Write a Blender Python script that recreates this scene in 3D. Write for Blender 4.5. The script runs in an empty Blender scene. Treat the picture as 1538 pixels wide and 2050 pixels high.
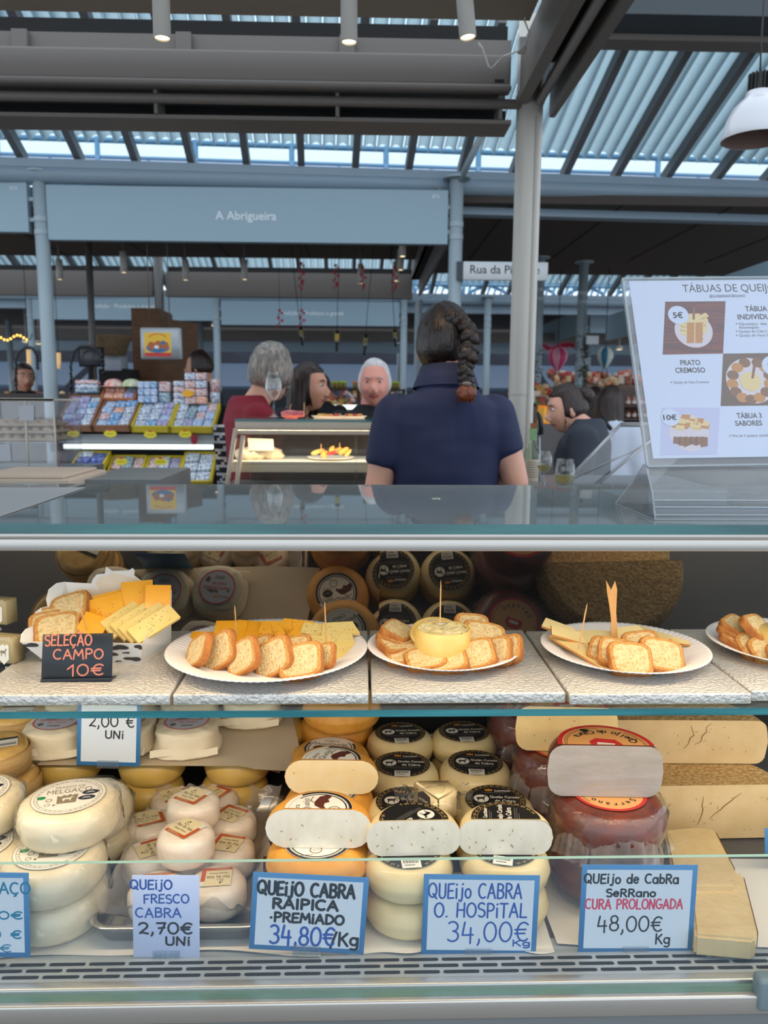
import bpy, bmesh, math, random
from mathutils import Vector, Matrix, noise
R = math.radians
PI = math.pi
sc = bpy.context.scene
col = sc.collection
random.seed(7)

# ---------------------------------------------------------------- camera
FPX, W, H = 1560.0, 1538.0, 2050.0
CAM = Vector((0, 0, 1.5))
PITCH, YAW, ROLL = R(8.2), R(1.6), 0.006
fwd = Vector((math.sin(YAW) * math.cos(PITCH), math.cos(YAW) * math.cos(PITCH), -math.sin(PITCH)))
rt = Vector((math.cos(YAW), -math.sin(YAW), 0))
up = rt.cross(fwd)
rt, up = rt * math.cos(ROLL) + up * math.sin(ROLL), up * math.cos(ROLL) - rt * math.sin(ROLL)
cd = bpy.data.cameras.new('camera')
cam = bpy.data.objects.new('camera', cd)
col.objects.link(cam)
m = Matrix((rt, up, -fwd)).transposed().to_4x4()
m.translation = CAM
cam.matrix_world = m
cd.sensor_fit = 'VERTICAL'
cd.sensor_height = 36
cd.lens = 36 * FPX / H
cd.clip_start = .02
cd.dof.use_dof = True
cd.dof.focus_distance = 1.2
cd.dof.aperture_fstop = 6.5
sc.camera = cam

# ---------------------------------------------------------------- world, colour management
wd = bpy.data.worlds.new('daylight')
sc.world = wd
wd.use_nodes = True
bg = wd.node_tree.nodes['Background']
bg.inputs[0].default_value = (.81, .905, 1, 1)
bg.inputs[1].default_value = 1.6
sc.view_settings.view_transform = 'Standard'
sc.view_settings.look = 'None'
sc.view_settings.gamma = 1
sc.view_settings.exposure = 0.0
sc.cycles.max_bounces = 8
sc.cycles.diffuse_bounces = 3
sc.cycles.glossy_bounces = 4
sc.cycles.transmission_bounces = 6
sc.cycles.transparent_max_bounces = 32
sc.cycles.caustics_reflective = False
sc.cycles.caustics_refractive = False
sc.cycles.sample_clamp_indirect = 4
sc.cycles.use_denoising = True

def lamp(name, kind, loc, power, color, rot=(0, 0, 0), **kw):
    d = bpy.data.lights.new(name, kind)
    d.energy = power
    d.color = color
    for k, v in kw.items():
        setattr(d, k, v)
    o = bpy.data.objects.new(name, d)
    o.location = loc
    o.rotation_euler = rot
    col.objects.link(o)
    return o
WARM = (1, .77, .50)
# light strips of the cheese counter: under its top profile and under its glass shelf
lamp('counter_light_upper', 'AREA', (.1, 1.075, 1.292), 4.3, WARM, (R(-14), 0, 0), shape='RECTANGLE', size=2.5, size_y=.03)
lamp('counter_light_lower', 'AREA', (.1, 1.05, 1.060), 3.7, WARM, (R(22), 0, 0), shape='RECTANGLE', size=2.5, size_y=.02)

# ---------------------------------------------------------------- helpers
def ray(px, py):
    return fwd + rt * ((px - W / 2) / FPX) - up * ((py - H / 2) / FPX)
def at(px, py, y=None, z=None, x=None):
    d = ray(px, py)
    t = (y - CAM.y) / d.y if y is not None else ((z - CAM.z) / d.z if z is not None else (x - CAM.x) / d.x)
    return CAM + d * t
def zat(py, y, px=769):
    return at(px, py, y=y).z
def xat(px, y, py=800):
    return at(px, py, y=y).x

MATS = {}
def srgb(c):
    return tuple((v / 255 / 12.92 if v / 255 <= .04045 else ((v / 255 + .055) / 1.055) ** 2.4) for v in c)
def pm(name, c, rough=.5, metal=0, c2=None, ns=30, nd=4, contrast=(.35, .65), bump=None, coat=0, coat_bump=None, spec=.5, em=0, sss=0, alpha=1, stretch=None):
    if name in MATS:
        return MATS[name]
    mt = bpy.data.materials.new(name)
    mt.use_nodes = True
    nt = mt.node_tree
    b = nt.nodes['Principled BSDF']
    c = srgb(c)
    b.inputs['Base Color'].default_value = (*c, 1)
    b.inputs['Roughness'].default_value = rough
    b.inputs['Metallic'].default_value = metal
    b.inputs['Specular IOR Level'].default_value = spec
    b.inputs['Coat Weight'].default_value = coat
    b.inputs['Coat Roughness'].default_value = .08
    b.inputs['Alpha'].default_value = alpha
    if sss:
        b.inputs['Subsurface Weight'].default_value = sss
        b.inputs['Subsurface Radius'].default_value = (.01, .006, .003)
    if em:
        b.inputs['Emission Color'].default_value = (*c, 1)
        b.inputs['Emission Strength'].default_value = em
    tc = nt.nodes.new('ShaderNodeTexCoord')
    vec = tc.outputs['Object']
    if stretch:
        mp = nt.nodes.new('ShaderNodeMapping')
        mp.inputs['Scale'].default_value = stretch
        nt.links.new(vec, mp.inputs[0])
        vec = mp.outputs[0]
    def nz(scale, detail=4):
        n = nt.nodes.new('ShaderNodeTexNoise')
        n.inputs['Scale'].default_value = scale
        n.inputs['Detail'].default_value = detail
        nt.links.new(vec, n.inputs['Vector'])
        return n.outputs['Fac']
    if c2 is not None:
        cr = nt.nodes.new('ShaderNodeValToRGB')
        cr.color_ramp.elements[0].position, cr.color_ramp.elements[1].position = contrast
        cr.color_ramp.elements[0].color = (*c, 1)
        cr.color_ramp.elements[1].color = (*srgb(c2), 1)
        nt.links.new(nz(ns, nd), cr.inputs[0])
        nt.links.new(cr.outputs[0], b.inputs['Base Color'])
    def bp(spec_, sock):
        n = nt.nodes.new('ShaderNodeBump')
        n.inputs['Strength'].default_value = spec_[1]
        n.inputs['Distance'].default_value = spec_[2] if len(spec_) > 2 else .002
        nt.links.new(nz(spec_[0]), n.inputs['Height'])
        nt.links.new(n.outputs[0], b.inputs[sock])
    if bump:
        bp(bump, 'Normal')
    if coat_bump:
        bp(coat_bump, 'Coat Normal')
    MATS[name] = mt
    return mt
def glassy(name, tint=(235, 245, 245), ior=1.45, rough=.0, bump=None, haze=0, hazecol=(220, 230, 235), boost=1.0):
    """thin clear sheet: transparent with a Fresnel reflection, optionally a little diffuse haze"""
    if name in MATS:
        return MATS[name]
    mt = bpy.data.materials.new(name)
    mt.use_nodes = True
    nt = mt.node_tree
    nt.nodes.remove(nt.nodes['Principled BSDF'])
    out = nt.nodes['Material Output']
    tr = nt.nodes.new('ShaderNodeBsdfTransparent')
    tr.inputs[0].default_value = (*srgb(tint), 1)
    gl = nt.nodes.new('ShaderNodeBsdfGlossy')
    gl.inputs['Roughness'].default_value = rough
    fr = nt.nodes.new('ShaderNodeFresnel')
    ge = nt.nodes.new('ShaderNodeNewGeometry')           # same reflectance on both sides of the sheet
    mi = nt.nodes.new('ShaderNodeMix')
    mi.inputs[2].default_value = ior
    mi.inputs[3].default_value = 1 / ior
    nt.links.new(ge.outputs['Backfacing'], mi.inputs[0])
    nt.links.new(mi.outputs[0], fr.inputs[0])
    fac = fr.outputs[0]
    if boost != 1:
        mu = nt.nodes.new('ShaderNodeMath')
        mu.operation = 'MULTIPLY'
        mu.use_clamp = True
        mu.inputs[1].default_value = boost
        nt.links.new(fac, mu.inputs[0])
        fac = mu.outputs[0]
    mx = nt.nodes.new('ShaderNodeMixShader')
    nt.links.new(fac, mx.inputs[0])
    nt.links.new(tr.outputs[0], mx.inputs[1])
    nt.links.new(gl.outputs[0], mx.inputs[2])
    last = mx
    if bump:
        tc = nt.nodes.new('ShaderNodeTexCoord')
        n = nt.nodes.new('ShaderNodeTexNoise')
        n.inputs['Scale'].default_value = bump[0]
        nt.links.new(tc.outputs['Object'], n.inputs['Vector'])
        bn = nt.nodes.new('ShaderNodeBump')
        bn.inputs['Strength'].default_value = bump[1]
        bn.inputs['Distance'].default_value = .004
        nt.links.new(n.outputs['Fac'], bn.inputs['Height'])
        nt.links.new(bn.outputs[0], gl.inputs['Normal'])
        nt.links.new(bn.outputs[0], fr.inputs['Normal'])
    if haze:
        df = nt.nodes.new('ShaderNodeBsdfDiffuse')
        df.inputs[0].default_value = (*srgb(hazecol), 1)
        m2 = nt.nodes.new('ShaderNodeMixShader')
        m2.inputs[0].default_value = haze
        nt.links.new(mx.outputs[0], m2.inputs[1])
        nt.links.new(df.outputs[0], m2.inputs[2])
        last = m2
    nt.links.new(last.outputs[0], out.inputs[0])
    MATS[name] = mt
    return mt

class MB:
    """collects shapes into one mesh"""
    def __init__(s):
        s.v, s.f, s.m, s.sm = [], [], [], []
        s.X = None
    def add(s, vs, fs, mi=0, smooth=False):
        o = len(s.v)
        if s.X is not None:
            vs = [s.X @ Vector(v) for v in vs]
        s.v += [tuple(v) for v in vs]
        s.f += [tuple(i + o for i in f) for f in fs]
        s.m += [mi] * len(fs)
        s.sm += [smooth] * len(fs)
        return s
    def box(s, a, b, mi=0):
        x0, y0, z0 = a
        x1, y1, z1 = b
        return s.add([(x0, y0, z0), (x1, y0, z0), (x1, y1, z0), (x0, y1, z0), (x0, y0, z1), (x1, y0, z1), (x1, y1, z1), (x0, y1, z1)],
                     [(3, 2, 1, 0), (4, 5, 6, 7), (0, 1, 5, 4), (1, 2, 6, 5), (2, 3, 7, 6), (3, 0, 4, 7)], mi)
    def rbox(s, a, b, r=.003, seg=2, mi=0):
        bm = bmesh.new()
        bmesh.ops.create_cube(bm, size=1)
        for v in bm.verts:
            v.co = Vector((a[i] + (v.co[i] + .5) * (b[i] - a[i]) for i in range(3)))
        bmesh.ops.bevel(bm, geom=bm.edges[:], offset=r, segments=seg, affect='EDGES', profile=.5)
        return s.bm(bm, mi, True)
    def bm(s, bm, mi=0, smooth=False):
        bm.verts.index_update()
        s.add([v.co.copy() for v in bm.verts], [[v.index for v in f.verts] for f in bm.faces], mi, smooth)
        bm.free()
        return s
    def cone(s, p0, p1, r0, r1=None, n=16, mi=0, caps=True, smooth=True):
        p0, p1 = Vector(p0), Vector(p1)
        r1 = r0 if r1 is None else r1
        d = (p1 - p0).normalized()
        a = d.orthogonal().normalized()
        b = d.cross(a)
        vs = []
        for p, r in ((p0, r0), (p1, r1)):
            vs += [p + (a * math.cos(2 * PI * i / n) + b * math.sin(2 * PI * i / n)) * r for i in range(n)]
        fs = [(i, (i + 1) % n, n + (i + 1) % n, n + i) for i in range(n)]
        s.add(vs, fs, mi, smooth)
        if caps:
            s.add(vs, [tuple(range(n))[::-1], tuple(range(n, 2 * n))], mi, False)
        return s
    def tube(s, pts, r, n=8, mi=0, closed=False):
        pts = [Vector(p) for p in pts]
        k = len(pts)
        rr = r if isinstance(r, (list, tuple)) else [r] * k
        vs = []
        a = None
        for i, p in enumerate(pts):
            t = (pts[(i + 1) % k] if (closed or i < k - 1) else p) - (pts[i - 1] if (closed or i > 0) else p)
            if t.length < 1e-9:
                t = Vector((0, 0, 1))
            t.normalize()
            a = t.orthogonal() if a is None else a - t * a.dot(t)
            a.normalize()
            b = t.cross(a)
            vs += [p + (a * math.cos(2 * PI * j / n) + b * math.sin(2 * PI * j / n)) * rr[i] for j in range(n)]
        fs = []
        for i in range(k if closed else k - 1):
            i2 = (i + 1) % k
            fs += [(i * n + j, i * n + (j + 1) % n, i2 * n + (j + 1) % n, i2 * n + j) for j in range(n)]
        if not closed:
            fs += [tuple(range(n))[::-1], tuple(range((k - 1) * n, k * n))]
        return s.add(vs, fs, mi, True)
    def lathe(s, prof, n=48, c=(0, 0, 0), mi=0, a0=0, a1=2 * PI, sx=1, sy=1, wob=None, smooth=True):
        full = abs(a1 - a0 - 2 * PI) < 1e-6
        k = n if full else n + 1
        vs = []
        for (r, z) in prof:
            for i in range(k):
                a = a0 + (a1 - a0) * i / n
                w = wob(a, r, z) if wob else (0, 0)
                vs.append((c[0] + (r + w[0]) * math.cos(a) * sx, c[1] + (r + w[0]) * math.sin(a) * sy, c[2] + z + w[1]))
        fs = []
        for j in range(len(prof) - 1):
            for i in range(n):
                i2 = (i + 1) % k
                fs.append((j * k + i, j * k + i2, (j + 1) * k + i2, (j + 1) * k + i))
        return s.add(vs, fs, mi, smooth)
    def sphere(s, c, r, n=16, mi=0, fn=None, rot=None):
        r = (r, r, r) if not isinstance(r, (tuple, list)) else r
        vs = [(0, 0, 1)]
        for j in range(1, n):
            t = PI * j / n
            vs += [(math.sin(t) * math.cos(2 * PI * i / (2 * n)), math.sin(t) * math.sin(2 * PI * i / (2 * n)), math.cos(t)) for i in range(2 * n)]
        vs.append((0, 0, -1))
        k = 2 * n
        fs = [(0, 1 + i, 1 + (i + 1) % k) for i in range(k)]
        for j in range(n - 2):
            o = 1 + j * k
            fs += [(o + i, o + k + i, o + k + (i + 1) % k, o + (i + 1) % k) for i in range(k)]
        L = len(vs) - 1
        o = 1 + (n - 2) * k
        fs += [(o + i, L, o + (i + 1) % k) for i in range(k)]
        c = Vector(c)
        out = []
        for v in vs:
            q = Vector((v[0] * r[0], v[1] * r[1], v[2] * r[2]))
            if fn:
                q = fn(q)
            if rot:
                q = rot @ q
            out.append(c + q)
        return s.add(out, fs, mi, True)
    def prism(s, pts, z0, z1, mi=0, mside=None, smooth=False):
        n = len(pts)
        vs = [(p[0], p[1], z0) for p in pts] + [(p[0], p[1], z1) for p in pts]
        s.add(vs, [tuple(range(n))[::-1], tuple(range(n, 2 * n))], mi)
        s.add(vs, [(i, (i + 1) % n, n + (i + 1) % n, n + i) for i in range(n)], mi if mside is None else mside, smooth)
        return s
    def poly(s, pts, z, mi=0):
        return s.add([(p[0], p[1], z) for p in pts], [tuple(range(len(pts)))], mi)
    def ell(s, cx, cy, rx, ry, z, mi=0, n=32, a0=0, a1=2 * PI, rot=0):
        pts = []
        for i in range(n if a1 - a0 > 6.28 else n + 1):
            a = a0 + (a1 - a0) * i / n
            x, y = rx * math.cos(a), ry * math.sin(a)
            pts.append((cx + x * math.cos(rot) - y * math.sin(rot), cy + x * math.sin(rot) + y * math.cos(rot)))
        return s.poly(pts, z, mi)
    def ring(s, cx, cy, r0, r1, z, mi=0, n=48, a0=0, a1=2 * PI, sy=1):
        vs = []
        for i in range(n + 1):
            a = a0 + (a1 - a0) * i / n
            vs += [(cx + r0 * math.cos(a), cy + r0 * sy * math.sin(a), z), (cx + r1 * math.cos(a), cy + r1 * sy * math.sin(a), z)]
        return s.add(vs, [(2 * i, 2 * i + 1, 2 * i + 3, 2 * i + 2) for i in range(n)], mi)
    def rect(s, x0, y0, x1, y1, z, mi=0):
        return s.poly([(x0, y0), (x1, y0), (x1, y1), (x0, y1)], z, mi)
    def grid(s, nu, nv, fn, mi=0, smooth=True):
        vs = [fn(i / nu, j / nv) for j in range(nv + 1) for i in range(nu + 1)]
        k = nu + 1
        return s.add(vs, [(j * k + i, j * k + i + 1, (j + 1) * k + i + 1, (j + 1) * k + i) for j in range(nv) for i in range(nu)], mi, smooth)
    def text(s, t, x, y, h, z, mi=0, bold=0, align='CENTER', width=None, flip=False, serif=False):
        """printed lettering, h = cap height, laid in the local xy plane"""
        vs, fs = text_mesh(t, bold)
        if not vs:
            return s
        x0, x1 = min(v[0] for v in vs), max(v[0] for v in vs)
        k = h / .69
        kx = k if width is None else width / max(x1 - x0, 1e-6)
        ox = {'CENTER': (x0 + x1) / 2, 'LEFT': x0, 'RIGHT': x1}[align]
        return s.add([(x + (v[0] - ox) * kx, y + v[1] * k, z) for v in vs], fs, mi)
    def build(s, name, mats, parent=None, world=True, loc=None):
        me = bpy.data.meshes.new(name)
        org = Vector((0, 0, 0))
        if parent is not None and world:
            org = Vector(parent.location)
        elif loc is not None:
            org = Vector(loc)
        me.from_pydata([tuple(Vector(v) - org) for v in s.v] if org.length else s.v, [], s.f)
        mats = mats if isinstance(mats, (list, tuple)) else [mats]
        for q in mats:
            me.materials.append(q)
        me.polygons.foreach_set('material_index', s.m)
        me.polygons.foreach_set('use_smooth', s.sm)
        me.validate()
        me.update()
        o = bpy.data.objects.new(name, me)
        col.objects.link(o)
        if parent is not None:
            o.parent = parent
        elif loc is not None:
            o.location = loc
        return o

TXT = {}
def text_mesh(t, bold=0):
    k = (t, bold)
    if k not in TXT:
        cu = bpy.data.curves.new('t', 'FONT')
        cu.body = t
        cu.size = 1
        cu.offset = bold
        cu.resolution_u = 3
        o = bpy.data.objects.new('t', cu)
        col.objects.link(o)
        dg = bpy.context.evaluated_depsgraph_get()
        me = bpy.data.meshes.new_from_object(o.evaluated_get(dg))
        TXT[k] = ([tuple(v.co) for v in me.vertices], [tuple(p.vertices) for p in me.polygons])
        bpy.data.objects.remove(o)
        bpy.data.curves.remove(cu)
        bpy.data.meshes.remove(me)
    return TXT[k]

def tag(o, label, cat, group=None):
    o['label'] = label
    o['category'] = cat
    if group:
        o['group'] = group
    return o
def thing(name, label, cat, loc=(0, 0, 0), rz=0, group=None):
    o = bpy.data.objects.new(name, None)
    o.empty_display_size = .02
    col.objects.link(o)
    o.location = loc
    o.rotation_euler = (0, 0, rz)
    return tag(o, label, cat, group)
def struct(o):
    o['kind'] = 'structure'
    return o
def dup(root, label, loc=None, rot=None, scale=None):
    r = root.copy()
    col.objects.link(r)
    r['label'] = label
    if loc is not None:
        r.location = loc
    if rot is not None:
        r.rotation_euler = rot
    if scale is not None:
        r.scale = scale if isinstance(scale, (tuple, list)) else (scale,) * 3
    for ch in KIDS.get(root.name, []):
        c = ch.copy()
        col.objects.link(c)
        c.parent = r
        for g in KIDS.get(ch.name, []):
            d = g.copy()
            col.objects.link(d)
            d.parent = c
    return r
KIDS = {}
def kids(root):
    """remember the parts of a prototype so that it can be copied"""
    for o in col.objects:
        if o.parent is not None:
            l = KIDS.setdefault(o.parent.name, [])
            if o not in l:
                l.append(o)
    return root
ORD = ['first', 'second', 'third', 'fourth', 'fifth', 'sixth', 'seventh', 'eighth', 'ninth', 'tenth', 'eleventh', 'twelfth', 'thirteenth', 'fourteenth', 'fifteenth', 'sixteenth', 'seventeenth', 'eighteenth', 'nineteenth', 'twentieth']

# handwriting: a marker-pen stroke alphabet
def arc(cx, cy, rx, ry, a0, a1, n=10):
    return [(cx + rx * math.cos(R(a0 + (a1 - a0) * i / n)), cy + ry * math.sin(R(a0 + (a1 - a0) * i / n))) for i in range(n + 1)]
G = {
 'A': (.62, [[(0, 0), (.3, 1), (.62, 0)], [(.12, .36), (.5, .36)]]),
 'B': (.55, [[(.05, 0), (.05, 1)], [(.05, 1)] + arc(.25, .77, .25, .22, 80, -80, 6) + [(.05, .54)], [(.05, .54)] + arc(.28, .27, .27, .27, 80, -80, 6) + [(.05, 0)]]),
 'C': (.6, [arc(.34, .5, .34, .5, 55, 305, 12)]),
 'Ç': (.6, [arc(.34, .5, .34, .5, 55, 305, 12), [(.36, 0), (.42, -.12), (.28, -.22)]]),
 'D': (.6, [[(.05, 0), (.05, 1)] + arc(.1, .5, .5, .5, 90, -90, 10) + [(.05, 0)]]),
 'E': (.5, [[(.5, 1), (.05, .97), (.03, 0), (.5, .03)], [(.03, .52), (.42, .52)]]),
 'F': (.5, [[(.5, 1), (.05, .97), (.05, 0)], [(.05, .52), (.4, .52)]]),
 'G': (.65, [arc(.34, .5, .34, .5, 55, 350, 14) + [(.38, .42)]]),
 'H': (.6, [[(.04, 0), (.06, 1)], [(.56, 0), (.56, 1)], [(.04, .5), (.56, .5)]]),
 'I': (.14, [[(.07, 0), (.07, 1)]]),
 'K': (.55, [[(.05, 0), (.05, 1)], [(.5, .95), (.06, .42)], [(.2, .56), (.55, 0)]]),
 'L': (.48, [[(.05, 1), (.03, .02), (.48, .02)]]),
 'M': (.75, [[(0, 0), (.1, 1), (.38, .35), (.64, 1), (.75, 0)]]),
 'N': (.6, [[(.02, 0), (.05, 1), (.52, 0), (.57, 1)]]),
 'O': (.66, [arc(.33, .5, .33, .5, 100, 460, 16)]),
 'P': (.52, [[(.05, 0), (.05, 1)], [(.05, 1)] + arc(.24, .74, .27, .26, 80, -80, 6) + [(.05, .47)]]),
 'Q': (.7, [arc(.33, .52, .33, .48, 100, 460, 16), [(.38, .28), (.68, -.05)]]),
 'R': (.56, [[(.05, 0), (.05, 1)], [(.05, 1)] + arc(.24, .76, .26, .24, 80, -80, 6) + [(.05, .5)], [(.24, .5), (.56, 0)]]),
 'S': (.5, [arc(.26, .76, .24, .24, 40, 230, 8) + arc(.26, .26, .25, .26, 80, -140, 9)]),
 'T': (.55, [[(0, 1), (.55, 1)], [(.28, 1), (.27, 0)]]),
 'U': (.58, [[(.04, 1)] + arc(.29, .28, .25, .28, 180, 360, 8) + [(.54, 1)]]),
 'i': (.14, [[(.07, 0), (.07, .66)], [(.06, .92), (.1, .96)]]),
 'j': (.35, [[(.26, .7), (.25, -.05), (.14, -.22), (0, -.14)], [(.26, .95), (.3, .99)]]),
 'a': (.5, [arc(.23, .32, .23, .32, 40, 400, 12), [(.46, .62), (.48, 0)]]),
 'b': (.46, [[(.04, 1), (.04, .04)], arc(.24, .3, .22, .3, 180, -180, 12)]),
 'd': (.5, [arc(.23, .3, .22, .3, 0, 360, 12), [(.46, 1), (.47, 0)]]),
 'e': (.46, [[(.03, .34), (.44, .38)] + arc(.23, .34, .22, .32, 10, 320, 10)]),
 'o': (.46, [arc(.23, .32, .23, .32, 100, 460, 12)]),
 'n': (.46, [[(.04, 0), (.05, .64)], [(.05, .4)] + arc(.24, .42, .19, .22, 170, 0, 6) + [(.43, 0)]]),
 'g': (.46, [arc(.22, .34, .22, .28, 30, 390, 12), [(.44, .6), (.44, -.15), (.3, -.3), (.05, -.24)]]),
 '0': (.56, [arc(.28, .5, .28, .5, 100, 460, 16)]),
 '1': (.34, [[(0, .62), (.28, 1), (.28, 0)]]),
 '2': (.52, [arc(.25, .72, .24, .28, 160, -30, 8) + [(.06, .06), (.2, .12), (.52, .02)]]),
 '3': (.5, [arc(.22, .75, .24, .25, 140, -80, 8), arc(.22, .26, .27, .27, 85, -140, 9)]),
 '4': (.55, [[(.12, 1), (.02, .34), (.52, .36)], [(.4, .72), (.4, -.08)]]),
 '5': (.5, [[(.48, 1), (.1, 1), (.06, .56)] + arc(.24, .3, .25, .3, 110, -140, 9)]),
 '7': (.5, [[(.02, .95), (.5, .97), (.2, 0)], [(.12, .5), (.46, .54)]]),
 '8': (.5, [arc(.25, .76, .2, .24, 90, 450, 12), arc(.25, .27, .25, .27, 90, 450, 12)]),
 ',': (.16, [[(.1, .1), (.1, -.05), (.03, -.2)]]),
 '.': (.14, [[(.05, .02), (.09, .04)]]),
 '·': (.2, [[(.08, .42), (.12, .44)]]),
 '/': (.3, [[(0, -.2), (.3, 1.0)]]),
 '€': (.6, [arc(.4, .5, .3, .48, 50, 310, 12), [(0, .6), (.5, .62)], [(0, .4), (.46, .42)]]),
 'Ã': (.62, [[(0, 0), (.3, 1), (.62, 0)], [(.12, .36), (.5, .36)], [(.08, 1.18), (.22, 1.3), (.38, 1.18), (.54, 1.3)]]),
 ' ': (.35, []),
}
def hand(mb, t, x0, x1, y0, y1, th, z, mi, slant=0.0, jig=.03, rise=0.0):
    """write t with a marker between x0..x1, baseline y0, cap line y1"""
    rg = random.Random(hash(t) % 1000 if False else sum(map(ord, t)))
    gap = .16
    tot = sum(G[c][0] + gap for c in t) - gap
    kx = (x1 - x0) / tot
    hh = y1 - y0
    x = 0
    nn = 0
    for c in t:
        w, strokes = G[c]
        dy = rg.uniform(-jig, jig) * hh
        for st in strokes:
            pts = []
            for (a, b) in st:
                X = x0 + (x + a) * kx
                pts.append(Vector((X + slant * b * hh, y0 + b * hh + dy + rise * (X - x0), 0)))
            for i in range(len(pts) - 1):
                a, b = pts[i], pts[i + 1]
                d = b - a
                if d.length < 1e-7:
                    continue
                n = Vector((-d.y, d.x, 0)).normalized() * th / 2
                zz = z + nn * 1.5e-7
                mb.add([(a - n) + Vector((0, 0, zz)), (b - n) + Vector((0, 0, zz)), (b + n) + Vector((0, 0, zz)), (a + n) + Vector((0, 0, zz))], [(0, 1, 2, 3)], mi)
                nn += 1
            for p in (pts if len(pts) < 30 else pts[::2]):
                mb.ell(p.x, p.y, th / 2, th / 2, z + nn * 1.5e-7, mi, 8)
                nn += 1
        x += w + gap

def frame_of(BL, BR, TL):
    u = (BR - BL)
    w = u.length
    u.normalize()
    v = TL - BL
    v = v - u * v.dot(u)
    h = v.length
    v.normalize()
    n = u.cross(v)
    M = Matrix((u, v, n)).transposed().to_4x4()
    M.translation = BL
    return M, w, h
def on_plane(M, px, py):
    d = ray(px, py)
    n = M.to_3x3().col[2]
    t = (M.translation - CAM).dot(n) / d.dot(n)
    q = M.inverted() @ (CAM + d * t)
    return q.x, q.y
# ================================================================ materials of the hall
STEEL = pm('painted_steel', (158, 172, 180), .45)
STEELD = pm('painted_steel_dark', (92, 90, 88), .5)
SHUT = pm('shutter_box_paint', (112, 106, 102), .5)
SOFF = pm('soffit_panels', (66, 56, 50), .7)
BLACK = pm('black_void', (18, 18, 19), .8)
FASC = pm('fascia_sign_paint', (142, 166, 180), .4)
WHITE = pm('white_lettering', (226, 234, 238), .6)
ROOFB = pm('roof_beam_paint', (136, 156, 172), .4)
LOUV = pm('louvre_blades', (214, 226, 232), .7)
_nt = LOUV.node_tree
_tl = _nt.nodes.new('ShaderNodeBsdfTranslucent')
_tl.inputs[0].default_value = (.62, .68, .72, 1)
_mx = _nt.nodes.new('ShaderNodeMixShader')
_mx.inputs[0].default_value = .62
_nt.links.new(_nt.nodes['Principled BSDF'].outputs[0], _mx.inputs[1])
_nt.links.new(_tl.outputs[0], _mx.inputs[2])
_nt.links.new(_mx.outputs[0], _nt.nodes['Material Output'].inputs[0])
RAIL = pm('roof_walkway_paint', (128, 172, 208), .6)

# ---------------------------------------------------------------- floor
f = MB()
f.box((-14, -4, -.1), (14, 30, 0))
struct(f.build('floor', pm('hall_floor', (120, 116, 112), .5, c2=(104, 100, 97), ns=2)))

# ---------------------------------------------------------------- near stall canopy overhead
YN = 2.9
trim_no = [0]
def trim(mb, mats):
    trim_no[0] += 1
    return struct(mb.build('trim_%d' % trim_no[0], mats))
CB = MB()                                             # canopy soffit over the camera
CB.box((-3.2, -.6, zat(36, 2.62)), (.52, 2.62, 2.76))
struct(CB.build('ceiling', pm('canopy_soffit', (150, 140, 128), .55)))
xr = xat(1036, YN, 150)
def band(y0, y1, dy0=0, dy1=.1, x0=-2.6, x1=None, mi=0, mb=None, Y=YN):
    mb.box((x0, Y + dy0, zat(y1, Y + dy0)), (x1 if x1 is not None else xr - .02, Y + dy1, zat(y0, Y + dy0)), mi)
b = MB()
band(48, 78, .10, .16, mb=b, mi=1)
band(76, 112, .02, .1, mb=b)                            # top rail with bracket plates
for px in (40, 368, 695):
    X = xat(px, YN, 90)
    b.box((X - .026, YN - .005, zat(110, YN)), (X + .026, YN + .022, zat(72, YN)), 0)
band(112, 120, .12, .2, mb=b, mi=1)
band(180, 206, .12, .2, mb=b, mi=1)  # black filler strip standing for the dark gap below the housing
band(218, 238, .1, .16, mb=b, mi=1)  # likewise black filler for the shaded gap under the tube
band(236, 244, -.02, .12, mb=b)
trim(b, [SHUT, BLACK])
b = MB()                                                # rolled shutter housing
b.rbox((-2.6, YN - .06, zat(182, YN)), (xat(1018, YN, 150), YN + .12, zat(118, YN)), .012, 2)
b.rbox((-2.6, YN - .075, zat(194, YN)), (xat(1018, YN, 150), YN - .02, zat(180, YN)), .008, 2)
b.rbox((xat(985, YN, 170), YN - .064, zat(175, YN)), (xat(1003, YN, 170), YN - .055, zat(169, YN)), .001, 1, mi=1)
trim(b, [SHUT, BLACK])
b = MB()
z1 = zat(211, YN)
b.tube([(-2.6, YN - .03, z1), (xr + .01, YN - .03, z1)], .016, 12)
for px in (316, 676, 1000):
    X = xat(px, YN, 215)
    b.box((X - .006, YN - .03, zat(240, YN)), (X + .006, YN + .08, zat(185, YN)))
trim(b, [SHUT])
# side beam running towards the viewer from the column
XC = xat(1062, YN, 220)
b = MB()
zb, zt = zat(226, YN), zat(98, YN)
b.box((XC - .045, 1.2, zb + .03), (XC - .030, YN - .02, zt))
b.box((XC - .06, 1.2, zb + .02), (XC - .02, YN - .04, zb + .045))
b.box((XC - .03, 1.2, zt - .05), (XC + .10, YN - .04, zt - .02), 1)
b.box((XC + .065, 1.2, zb - .01), (XC + .085, YN - .01, zt))
b.tube([(XC + .02, 1.2, zb + .03), (XC + .02, YN, zb + .03), (XC + .015, YN + .01, zb - .0)], .017, 12)
trim(b, [SHUT, BLACK])
b = MB()
b.tube([(XC - .004, YN - .01, 0), (XC - .004, YN - .01, zt + .1)], .046, 24)
b.tube([(XC + .02, YN - .05, 0), (XC + .02, YN - .05, zb - .02)], .012, 8)
b.cone((XC - .004, YN - .01, zat(789, YN)), (XC - .004, YN - .01, zat(785, YN)), .0475, n=24, mi=0)
struct(b.build('column', [pm('cream_column_paint', (196, 192, 184), .4)]))

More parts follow.
